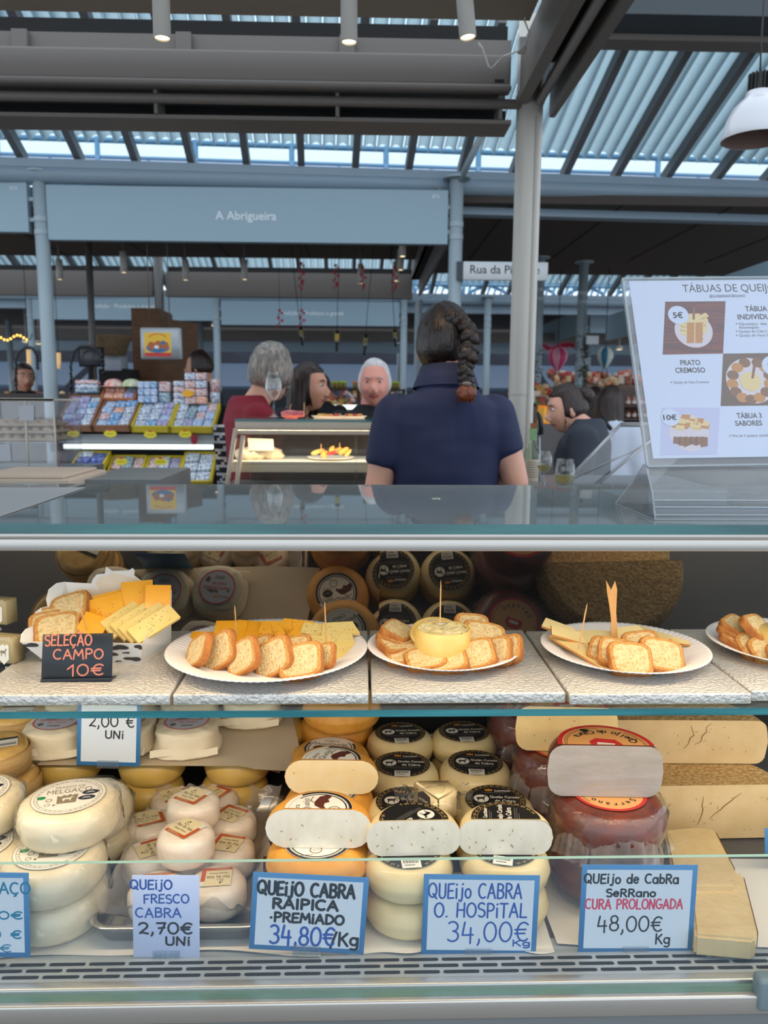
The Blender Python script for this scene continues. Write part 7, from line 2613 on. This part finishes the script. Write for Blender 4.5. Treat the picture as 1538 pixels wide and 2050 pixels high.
for px, py, c, lab in ((228, 774, (226, 130, 126), 'pink peaked cap lying on the orange box, the left one'), (264, 774, (170, 190, 130), 'pale green peaked cap lying on the orange box, the right one')):
    p = at(px, py, y=Ys + .28)
    b = MB()
    b.lathe([(.062, 0), (.060, .02), (.045, .040), (.02, .050), (.001, .052)], 24, c=tuple(p))
    b.lathe([(.03, .001), (.085, .003), (.086, .0)], 12, c=tuple(p), a0=R(190), a1=R(300))
    tag(b.build('cap', pm('cap_' + lab.split()[0], c, .8, c2=(232, 220, 206), ns=30), loc=p), lab, 'cap', 'two caps on the orange box')
p = at(376, 788, y=Ys + .16)
b = MB()
b.X = Matrix.Translation(p) @ Matrix.Rotation(PI / 2, 4, 'X')
b.prism([((.034 + (.006 if i % 2 else 0)) * math.cos(2 * PI * i / 24), (.020 + (.004 if i % 2 else 0)) * math.sin(2 * PI * i / 24)) for i in range(24)], 0, .003)
tag(b.build('price_star', pm('star_amber', (244, 176, 30), .5), loc=p), 'amber star-shaped price card in front of the tall coral tower', 'price card')
p = at(389, 880, y=Ys - .02)
b = MB()
b.sphere(p, (.022, .02, .035), 12)
tag(b.build('red_pouch', pm('pouch_red', (150, 34, 52), .6), loc=p), 'small dark red pouch hanging under the right upper yellow tray', 'pouch')
b = MB()
q = at(163, 972, y=4.3)
b.rbox((q.x, q.y, 0), tuple(Vector((xat(217, 4.3, 950), 4.5, zat(951, 4.3)))), .004, 1)
tag(b.build('steel_pedestal', INOX, loc=(q.x, 4.4, 0)), 'low grey steel pedestal in front of the lower tins', 'pedestal')
# striped black-and-white scarf hanging at the case corner
b = MB()
b.grid(4, 22, lambda u, v: tuple(at(427 + 12 * v * 0 + 22 * u + 8 * (1 - v), 968 - 118 * v, y=3.2 + .02 * math.sin(u * 5 + v * 9))), 0)
for i in range(len(b.m)):
    b.m[i] = 1 if (i // 4) % 3 == 0 or (i * 7) % 5 == 0 else 0
b2 = MB()
b2.add(b.v, b.f, 0, True)
b2.m = b.m
b2.add([Vector(v) + Vector((0, .006, 0)) for v in b.v], [f_[::-1] for f_ in b.f], 0, True)
tag(b2.build('patterned_scarf', [pm('scarf_black', (28, 30, 38), .8), pm('scarf_white', (186, 190, 200), .8)], loc=at(435, 900, y=3.2)), 'black and white patterned cloth hanging at the left end of the back case', 'cloth')

# picture sign on the grey post
Y = 5.5
BL, BR, TL = at(282, 720, y=Y), at(364, 720, y=Y), at(278, 655, y=Y)
t = thing('picture_sign', 'square metal-framed hanging sign with a bright yellow and red picture', 'sign', (BL + BR) / 2)
x0, x1, z0, z1 = BL.x, BR.x, BL.z, TL.z
b = MB()
b.rbox((x0, Y, z0), (x1, Y + .05, z1), .012, 2)
b.rbox((x0 + .012, Y - .006, z0 + .012), (x1 - .012, Y, z1 - .012), .003, 1)
b.build('frame', pm('sign_frame_silver', (168, 172, 176), .35, .4), t)
b = MB()
b.X = Matrix.Translation((0, Y - .0075, 0)) @ Matrix.Rotation(PI / 2, 4, 'X')
a0, a1, c0, c1 = xat(290, Y, 690), xat(343, Y, 690), zat(714, Y, 320), zat(666, Y, 320)
b.rect(a0, c0, a1, c1, 0, 0)
w_, h_ = a1 - a0, c1 - c0
b.rect(a0, c0, a1, c0 + h_ * .16, .0003, 1)
b.ell(a0 + w_ * .5, c0 + h_ * .36, w_ * .44, h_ * .20, .0004, 2)
b.ell(a0 + w_ * .26, c0 + h_ * .45, w_ * .14, h_ * .17, .0006, 3)
b.ell(a0 + w_ * .52, c0 + h_ * .48, w_ * .15, h_ * .18, .0007, 3)
b.ell(a0 + w_ * .78, c0 + h_ * .46, w_ * .13, h_ * .17, .0008, 3)
b.ell(a0 + w_ * .7, c0 + h_ * .58, w_ * .08, h_ * .09, .001, 2)
b.ell(a0 + w_ * .45, c0 + h_ * .40, w_ * .09, h_ * .07, .0011, 4)
b.ring(a0 + w_ * .5, c0 + h_ * .76, w_ * .30, w_ * .35, .0005, 1, 24, R(20), R(160), .5)
b.build('picture', [pm('picture_yellow', (232, 186, 54), .5), pm('picture_red', (196, 50, 50), .5), pm('picture_blue', (48, 110, 160), .5), pm('picture_brown', (176, 96, 50), .5), WHITE], t)
b = MB()
for px in (300, 340):
    q = at(px, 655, y=Y + .02)
    b.tube([q, Vector((q.x, q.y, zat(392, 5.3)))], .004, 6)
q = at(322, 722, y=Y + .03)
b.build('hanger', STEELD, t)
# baskets, boxes and screens behind the tins
p = at(226, 712, y=6.6)
b = MB()
b.lathe([(.001, 0), (.10, .0), (.155, .155), (.163, .158), (.15, .15), (.095, .01)], 32, c=tuple(p), wob=lambda a, r_, z: (.004 * math.sin(a * 24 + z * 120), 0))
tag(b.build('woven_basket', pm('basket_straw', (156, 132, 100), .8, c2=(130, 106, 78), ns=60, bump=(90, 1, .006)), loc=p), 'tapering straw basket on a white box behind the tins', 'basket')
b = MB()
b.rbox(tuple(at(206, 742, y=6.6)), tuple(Vector((xat(242, 6.6, 730), 6.8, zat(714, 6.6)))), .004, 1)
b.box((xat(200, 6.62, 800), 6.62, 0), (xat(262, 6.62, 800), 6.9, zat(742, 6.6)), 1)
tag(b.build('white_box', [pm('box_white', (170, 178, 190), .6), BLACK], loc=at(225, 742, y=6.7)), 'pale white box under the straw basket', 'box')
b = MB()
BRN = pm('brown_wood', (120, 82, 50), .6, c2=(100, 66, 40), ns=6, stretch=(1, 1, 8))
b.box((xat(263, 7.0, 640), 7.0, 0), (xat(318, 7.0, 640), 7.5, zat(621, 7.0)))
A = xat(318, 7.0, 640)
b.add([(A, 7.0, zat(640, 7.0)), (xat(395, 7.6, 650), 7.6, zat(650, 7.6)), (xat(395, 7.6, 650), 7.6, 0), (A, 7.0, 0)], [(0, 3, 2, 1)])
b.add([(A, 7.02, zat(640, 7.0)), (xat(395, 7.6, 650), 7.62, zat(650, 7.6)), (xat(395, 7.6, 650), 7.62, 0), (A, 7.02, 0)], [(0, 1, 2, 3)])
tag(b.build('wooden_cupboard', BRN, loc=(A, 7.2, 0)), 'brown wooden cupboard behind the picture sign', 'cupboard')
b = MB()
b.rbox(tuple(at(158, 734, y=5.95)), tuple(Vector((xat(206, 5.95, 715), 5.99, zat(699, 5.95)))), .004, 1)
b.rbox(tuple(at(161, 731, y=5.945)), tuple(Vector((xat(203, 5.95, 715), 5.95, zat(702, 5.95)))), .002, 1, mi=1)
b.tube([at(182, 732, y=5.97), at(182, 793, y=5.97)], .02, 8)
tag(b.build('monitor', [BLACK, pm('screen_off', (58, 60, 66), .3)], loc=at(182, 793, y=5.97)), 'dark monitor beside the straw basket behind the tins', 'monitor')
STALLB = pm('bar_dark', (58, 50, 50), .6)
def tap(label, pts, Y, r=.012):
    t = thing('spring_tap', label, 'tap', at(pts[0][0], pts[0][1], y=Y))
    P_ = [at(px, py, y=Y) for px, py in pts]
    b = MB()
    b.tube(P_, r * .6, 8)
    b.build('hose', BLACK, t)
    b = MB()
    q = []
    for i in range(len(P_) - 1):
        for j in range(24):
            s_ = j / 24
            c_ = P_[i].lerp(P_[i + 1], s_)
            d_ = (P_[i + 1] - P_[i]).normalized()
            n1 = Vector((0, 1, 0))
            n2 = d_.cross(n1)
            a_ = (i * 24 + j) * 1.2
            q.append(c_ + (n1 * math.cos(a_) + n2 * math.sin(a_)) * r)
    b.tube(q, r * .28, 4)
    b.build('spring', pm('tap_spring', (110, 112, 116), .35, .6), t)
tap('black spring-hose tap arching beside the straw basket', [(143, 793), (142, 730), (148, 704), (160, 694), (178, 693), (196, 700), (204, 712), (208, 750)], 5.9)
tap('black spring-hose tap arching at the far left, before the slim column', [(33, 792), (32, 720), (38, 704), (52, 695), (66, 697), (74, 712), (76, 740)], 6.0)
b = MB()
b.box((xat(-40, 5.8, 800), 5.8, 0), (xat(260, 5.8, 800), 6.1, zat(792, 5.8)))
tag(b.build('bar_counter', STALLB, loc=at(100, 800, y=5.9)), 'dark bar counter carrying the spring taps behind the tins', 'counter')
LIT = pm('lit_bottle', (244, 200, 140), .4, em=.5)
for px, py0, py1, lab in ((56, 700, 746, 'glowing amber strip light at the far left behind the column'), (116, 706, 738, 'glowing amber strip light right of the nearest column')):
    b = MB()
    b.tube([at(px, py1, y=7.5), at(px + 2, (py0 + py1) / 2, y=7.5), at(px + 1, py0, y=7.5)], .02, 8)
    q = at(px + 1, py0, y=7.5)
    b.tube([q, Vector((q.x, q.y, zat(392, 5.3)))], .003, 5, mi=1)
    tag(b.build('hanging_light', [LIT, BLACK], loc=at(px, py1, y=7.5)), lab, 'light', None)

# ================================================================ hanging things in the far stall
for i, (px, py0, py1, lab) in enumerate([(603, 655, 692, 'small dark bottle hanging above the grey-haired woman'), (671, 662, 704, 'small bottle with yellow label hanging in the middle of the far stall'), (726, 670, 712, 'small bottle hanging above the smiling man'), (789, 660, 694, 'small bottle hanging nearest the seller, right of the others')]):
    Y = 6.4
    t = thing('hanging_bottle', lab, 'bottle', at(px + 3, py1, y=Y), 0, 'bottles hung on strings')
    h = zat(py0, Y, px) - zat(py1, Y, px)
    b = MB()
    b.lathe([(.001, 0), (.009, .002), (.010, h * .30), (.018, h * .42), (.019, h), (.001, h)], 16)
    b.build('glass_body', pm('bottle_dark_green', (38, 40, 30), .15, coat=1), t, world=False)
    b = MB()
    b.lathe([(.0198, h * .55), (.0198, h * .85)], 16)
    b.build('label', pm('bottle_tag_yellow', (190, 160, 60) if i % 2 else (130, 116, 70), .6) if i == 1 else pm('bottle_tag_dull', (120, 108, 66), .6), t, world=False)
    b = MB()
    b.tube([(0, 0, h), (-.004, 0, h + .12), (0, 0, zat(392, 5.3) - zat(py1, Y, px))], .0025, 5)
    b.build('string', BLACK, t, world=False)
    t.rotation_euler = (0, R((-6, 2, 5, -3)[i]), 0)
HEART = pm('garland_red', (176, 26, 52), .5)
for i, (px, py0, py1, lab) in enumerate([(603, 528, 584, 'string of dark red hearts, leftmost of the upper four'), (672, 532, 584, 'string of dark red hearts, second of the upper four'), (726, 536, 584, 'string of dark red hearts, third of the upper four'), (790, 536, 586, 'string of dark red hearts nearest the far side beam'),
                                          (560, 622, 660, 'string of red hearts before the distant sign, left one'), (604, 622, 660, 'string of red hearts before the distant sign, right one')]):
    Y = 6.2 if i < 4 else 6.35
    t = thing('heart_garland', lab, 'garland', at(px, py1, y=Y), 0, 'strings of red hearts')
    b = MB()
    q = at(px, py1, y=Y)
    b.tube([Vector((q.x, q.y, zat(392, 5.3))), q], .002, 4)
    b.build('string', BLACK, t)
    n = int((py1 - py0) / 5)
    b = MB()
    for k in range(n):
        p = at(px + 5 * math.sin(k * 1.9), py0 + k * 5, y=Y + .01 * math.cos(k))
        b.X = Matrix.Translation(p) @ Matrix.Rotation(k * .9, 4, 'Z') @ Matrix.Rotation(PI / 2, 4, 'X')
        s_ = .013
        pts = [(0, -s_ * 1.1), (s_, .1 * s_), (s_ * .9, s_ * .8), (s_ * .4, s_), (0, s_ * .5), (-s_ * .4, s_), (-s_ * .9, s_ * .8), (-s_, .1 * s_)]
        b.prism(pts, -.002, .002)
    b.build('hearts', HEART, t)

# ================================================================ side street on the right
def balloon(label, px, py, Y, rpx, cols_, basket_px):
    c = at(px, py, y=Y)
    r = xat(px + rpx, Y, py) - c.x
    t = thing('hot_air_balloon', label, 'decoration', at(px, basket_px, y=Y))
    b = MB()
    n = 32
    prof = [(.001, 1.02), (.35, .97), (.68, .76), (.92, .42), (1.0, .05), (.94, -.32), (.74, -.74), (.48, -1.12), (.26, -1.4), (.16, -1.5)]
    vs = []
    for rr_, z in prof:
        for i in range(n):
            a = 2 * PI * i / n
            q = rr_ * r * (1 + .035 * abs(math.sin(a * 4)))
            vs.append((c.x + q * math.cos(a), c.y + q * math.sin(a), c.z + z * r))
    for j in range(len(prof) - 1):
        for i in range(n):
            b.add([vs[j * n + i], vs[(j + 1) * n + i], vs[(j + 1) * n + (i + 1) % n], vs[j * n + (i + 1) % n]], [(0, 1, 2, 3)], (i // 4) % 2, True)
    b.build('envelope', cols_, t)
    b = MB()
    p = at(px - 2, basket_px, y=Y)
    b.lathe([(.001, 0), (r * .32, 0), (r * .40, r * .6), (r * .36, r * .6)], 16, c=(p.x, p.y, p.z))
    b.build('basket', pm('balloon_basket', (196, 170, 140), .7), t)
    b = MB()
    for sx in (-1, 1):
        b.tube([(p.x + sx * r * .36, p.y, p.z + r * .6), (c.x + sx * r * .2, c.y, c.z - r * 1.45)], .004, 4)
    b.tube([(c.x, c.y, c.z + r), (c.x, c.y, zat(392, 5.3))], .004, 4)
    b.build('cord', BLACK, t)
balloon('pink and white striped balloon decoration hanging over the side street', 1117, 713, 8.0, 19, [pm('balloon_pink', (206, 56, 112), .5), pm('balloon_rose', (222, 150, 170), .5)], 775)
balloon('teal and cream striped balloon decoration hanging with a small basket', 1212, 712, 8.0, 17, [pm('balloon_cream', (214, 220, 206), .5), pm('balloon_teal', (50, 116, 150), .5)], 768)
TINS = pm('tinsel_silver', (150, 150, 142), .35, .5, c2=(96, 98, 92), ns=60)
def tinsel(label, px, py0, py1, Y, r, m_, path=None, n=420):
    rg = random.Random(int(px))
    b = MB()
    pts = path or [(px, py0), (px - 4, py1)]
    P_ = [at(a, c_, y=Y) for a, c_ in pts]
    for i in range(n):
        s_ = rg.random() * (len(P_) - 1)
        k = min(int(s_), len(P_) - 2)
        c_ = P_[k].lerp(P_[k + 1], s_ - k)
        d = Vector((rg.gauss(0, 1), rg.gauss(0, 1), rg.gauss(0, 1))).normalized() * r * rg.uniform(.4, 1)
        sd = d.orthogonal().normalized() * r * .16
        b.add([c_ - sd, c_ + sd, c_ + d], [(0, 1, 2)])
    return tag(b.build('tinsel_garland', m_, loc=P_[0]), label, 'garland', None)
tinsel('silver tinsel wound round the slim column below the small street plate', 1168, 672, 800, 7.6, .11, TINS)
tinsel('dull silver tinsel hanging close to the cream corner column', 1076, 690, 800, 7.4, .09, TINS)
tinsel('red tinsel garland looped above the pink balloon', 1084, 690, 690, 7.7, .06, pm('tinsel_red', (206, 60, 90), .4), [(1084, 690), (1100, 698), (1120, 692), (1135, 690), (1150, 692), (1168, 672)], 300)
b = MB()
p = at(1188, 682, y=7.5)
b.box((xat(1175, 7.5, 682), 7.5, zat(689, 7.5, 1188)), (xat(1199, 7.5, 682), 7.53, zat(672, 7.5, 1188)))
tag(b.build('street_plate', pm('street_plate_white', (206, 210, 214), .4), loc=p), 'small white street plate on the tinsel column beyond', 'sign')
STALLW = pm('fruit_stall_wood', (116, 96, 82), .7)
def stall(label, px0, px1, py_top, Y, seed, cols_, n, w=.06, name='market_stall'):
    """a distant counter heaped with goods"""
    rg = random.Random(seed)
    x0, x1, z = xat(px0, Y, py_top), xat(px1, Y, py_top), zat(py_top, Y, (px0 + px1) / 2)
    t = thing(name, label, 'stall', ((x0 + x1) / 2, Y, 0))
    b = MB()
    b.box((x0, Y, 0), (x1, Y + .7, z - .10))
    b.add([(x0, Y, z - .10), (x1, Y, z - .10), (x1, Y + .7, z + .04), (x0, Y + .7, z + .04)], [(0, 1, 2, 3)])
    b.build('bench', STALLW, t)
    b = MB()
    for i in range(n):
        u, v = rg.random(), rg.random()
        c_ = (x0 + (x1 - x0) * u, Y + .65 * v, z - .09 + .13 * v + rg.random() * .05)
        s_ = w * rg.uniform(.5, 1)
        k = int(u * 9 + v * 3) % len(cols_) if rg.random() < .7 else rg.randrange(len(cols_))
        if rg.random() < .5:
            b.sphere(c_, s_ * .7, 6, mi=k)
        else:
            b.box((c_[0] - s_ * .5, c_[1] - s_ * .5, c_[2] - s_ * .5), (c_[0] + s_ * .5, c_[1] + s_ * .5, c_[2] + s_ * .8), k)
    o = b.build('goods', cols_, t)
    o['kind'] = 'stuff'
    return t
GD = [pm('goods_%d' % i, c, .55) for i, c in enumerate([(190, 60, 60), (206, 130, 90), (220, 190, 150), (110, 130, 70), (150, 90, 70), (90, 100, 130), (226, 206, 190), (190, 140, 60)])]
stall('heaped fruit and sweets stall behind the wine bottle, full of small coloured goods', 1052, 1130, 790, 6.55, 3, GD, 150)
stall('dark stall with coloured jars far behind the smiling man', 618, 812, 800, 9.0, 4, GD, 160)
stall('dim stall with small goods far behind the left column', -60, 250, 800, 9.2, 5, [GD[i] for i in (4, 1, 2, 7, 5)], 180)
stall('stall of pink and brown goods under the balloons', 1120, 1300, 756, 9.0, 6, [GD[i] for i in (1, 2, 4, 0, 6)], 130)
b = MB()
b.box((xat(640, 8.9, 812), 8.88, zat(820, 8.9)), (xat(740, 8.9, 812), 8.92, zat(811, 8.9)))
tag(b.build('counter_light', GLOWW, loc=at(690, 815, y=8.9)), 'bright strip light along the far counter left of the smiling man', 'light')
# jar rows on the far stall
b = MB()
zj = zat(778.5, 8.85, 700)
x0, x1 = xat(618, 8.85, 780), xat(812, 8.85, 780)
b.box((x0, 8.78, zj - .02), (x1, 8.98, zj))
for x in (x0, x1 - .03, (x0 + x1) / 2):
    b.box((x, 8.90, 0), (x + .03, 8.98, zj - .02))
tag(b.build('jar_shelf', pm('shelf_dark', (70, 56, 52), .6), loc=((x0 + x1) / 2, 8.9, 0)), 'dark shelf carrying the colour-lidded jars behind the customers', 'shelf')
for k, (px0, px1, py, lab) in enumerate([(628, 662, 770, 'red'), (664, 694, 770, 'lime'), (708, 726, 772, 'orange'), (780, 798, 772, 'lime')]):
    n = 4
    for i in range(n):
        px = px0 + (px1 - px0) * (i + .5) / n
        p = Vector((at(px, py + 8, y=8.85).x, 8.85, zj))
        t = thing('jar', '%s-lidded jar on the far stall, %s of the lot beside %s' % (lab, ORD[i], ('the young woman', 'the dark hood', 'the smiling man', 'the seller')[k]), 'jar', p, 0, 'jars on the far stall')
        b = MB()
        b.lathe([(.001, 0), (.022, .0), (.022, .06), (.001, .06)], 12)
        b.build('glass_body', pm('jar_body', (150, 130, 60), .4), t, world=False)
        b = MB()
        b.lathe([(.024, .06), (.024, .085), (.001, .086)], 12)
        b.build('lid', pm('lid_' + lab, {'red': (206, 40, 56), 'lime': (170, 190, 50), 'orange': (220, 130, 50)}[lab], .5), t, world=False)
# yellow crate with emission for its lit look, and bottle shelf on the right
t = thing('yellow_crate', 'yellow wooden crate with painted-in glow beside the dark-jacketed woman', 'crate', at(1107, 846, y=5.2))
x0, x1, z0, z1 = xat(1090, 5.2, 830), xat(1124, 5.2, 830), zat(848, 5.2, 1107), zat(812, 5.2, 1107)
b = MB()
for a_, c_ in (((x0, 5.2, z0), (x0 + .012, 5.4, z1)), ((x1 - .012, 5.2, z0), (x1, 5.4, z1)), ((x0, 5.2, z1 - .012), (x1, 5.4, z1)), ((x0, 5.2, z0), (x1, 5.4, z0 + .012)), ((x0, 5.39, z0), (x1, 5.4, z1))):
    b.box(a_, c_)
b.build('box', pm('crate_painted_glow', (232, 172, 62), .5, em=.25), t)  # weak emission brightens the wood, there is no lamp in it
b = MB()
b.sphere(((x0 + x1) / 2, 5.3, z0 + .045), (.026, .026, .04), 10)
b.build('ornament', pm('ornament_pink', (222, 160, 150), .5), t)
b = MB()
b.box((xat(1050, 5.2, 860), 5.15, 0), (xat(1130, 5.2, 860), 5.6, z0 - .001))
tag(b.build('low_counter', pm('low_counter_grey', (96, 92, 92), .6), loc=at(1090, 900, y=5.3)), 'dull grey counter under the yellow crate', 'counter')
Y = 5.0
sh = thing('bottle_shelf', 'small shelf unit of amber bottles beside the menu stand', 'shelf', at(1278, 850, y=Y))
x0, x1 = xat(1250, Y, 820), xat(1330, Y, 820)
b = MB()
for py in (812, 838, 862):
    z = zat(py, Y, 1280)
    b.box((x0, Y, z - .008), (x1, Y + .3, z))
b.box((x0, Y + .29, 0), (x1, Y + .3, zat(780, Y, 1280)))
b.box((x0, Y + .02, 0), (x1, Y + .3, zat(866, Y, 1280)))
b.build('frame', pm('shelf_dark', (70, 56, 52), .6), sh)
for j, py in enumerate((812, 838)):
    for i in range(5):
        px = 1257 + i * 12
        p = at(px, py, y=Y + .06)
        t = thing('amber_bottle', 'amber bottle on the small shelf by the menu stand, %s shelf, %s from the left' % (('upper', 'lower')[j], ORD[i]), 'bottle', p, 0, 'amber bottles on the small shelf')
        b = MB()
        b.lathe([(.001, .001), (.015, .001), (.015, .042), (.006, .052), (.006, .066), (.001, .066)], 14)
        b.build('glass_body', pm('amber_glass', (130, 70, 34), .2, coat=1), t, world=False)
        b = MB()
        b.lathe([(.0155, .012), (.0155, .032)], 14)
        b.build('label', pm('amber_label', (196, 184, 176), .6), t, world=False)
# fairy lights over the far left stall
b = MB()
b.tube([at(-30 + i * 6.5, 675 + 5 * math.sin(-4.5 + i * .9), y=8.6) for i in range(15)] + [at(64, 668, y=10.5)], .005, 5)
tag(b.build('fairy_light_cable', BLACK, loc=at(0, 676, y=8.6)), 'thin dark cable of the amber fairy lights at the far left', 'cable')
for i in range(9):
    p = at(2 + i * 6.5, 676 + 5 * math.sin(i * .9), y=8.6)
    b = MB()
    b.sphere(p, .012, 6)
    tag(b.build('fairy_light', pm('fairy_glow', (255, 196, 90), .5, em=3), loc=p), 'tiny amber fairy light in the string at the far left', 'light', 'string of fairy lights at the far left')
for i, (px, py) in enumerate([(52, 685), (78, 689), (430, 652), (1240, 700)]):
    b = MB()
    p = at(px, py, y=11.6)
    b.tube([(p.x, p.y, p.z + .06), (p.x, p.y, 2.87)], .006, 6)
    b.lathe([(.05, 0), (.055, .03), (.03, .06), (.001, .065)], 16, c=tuple(p))
    b.lathe([(.001, .004), (.05, .004)], 16, c=tuple(p), mi=1)
    tag(b.build('ceiling_lamp', [LAMPG, GLOW], loc=p), 'small round ceiling lamp far back, %s' % ('at the left edge', 'just behind the left column', 'below the distant sign', 'between the balloons and the menu')[i], 'lamp')
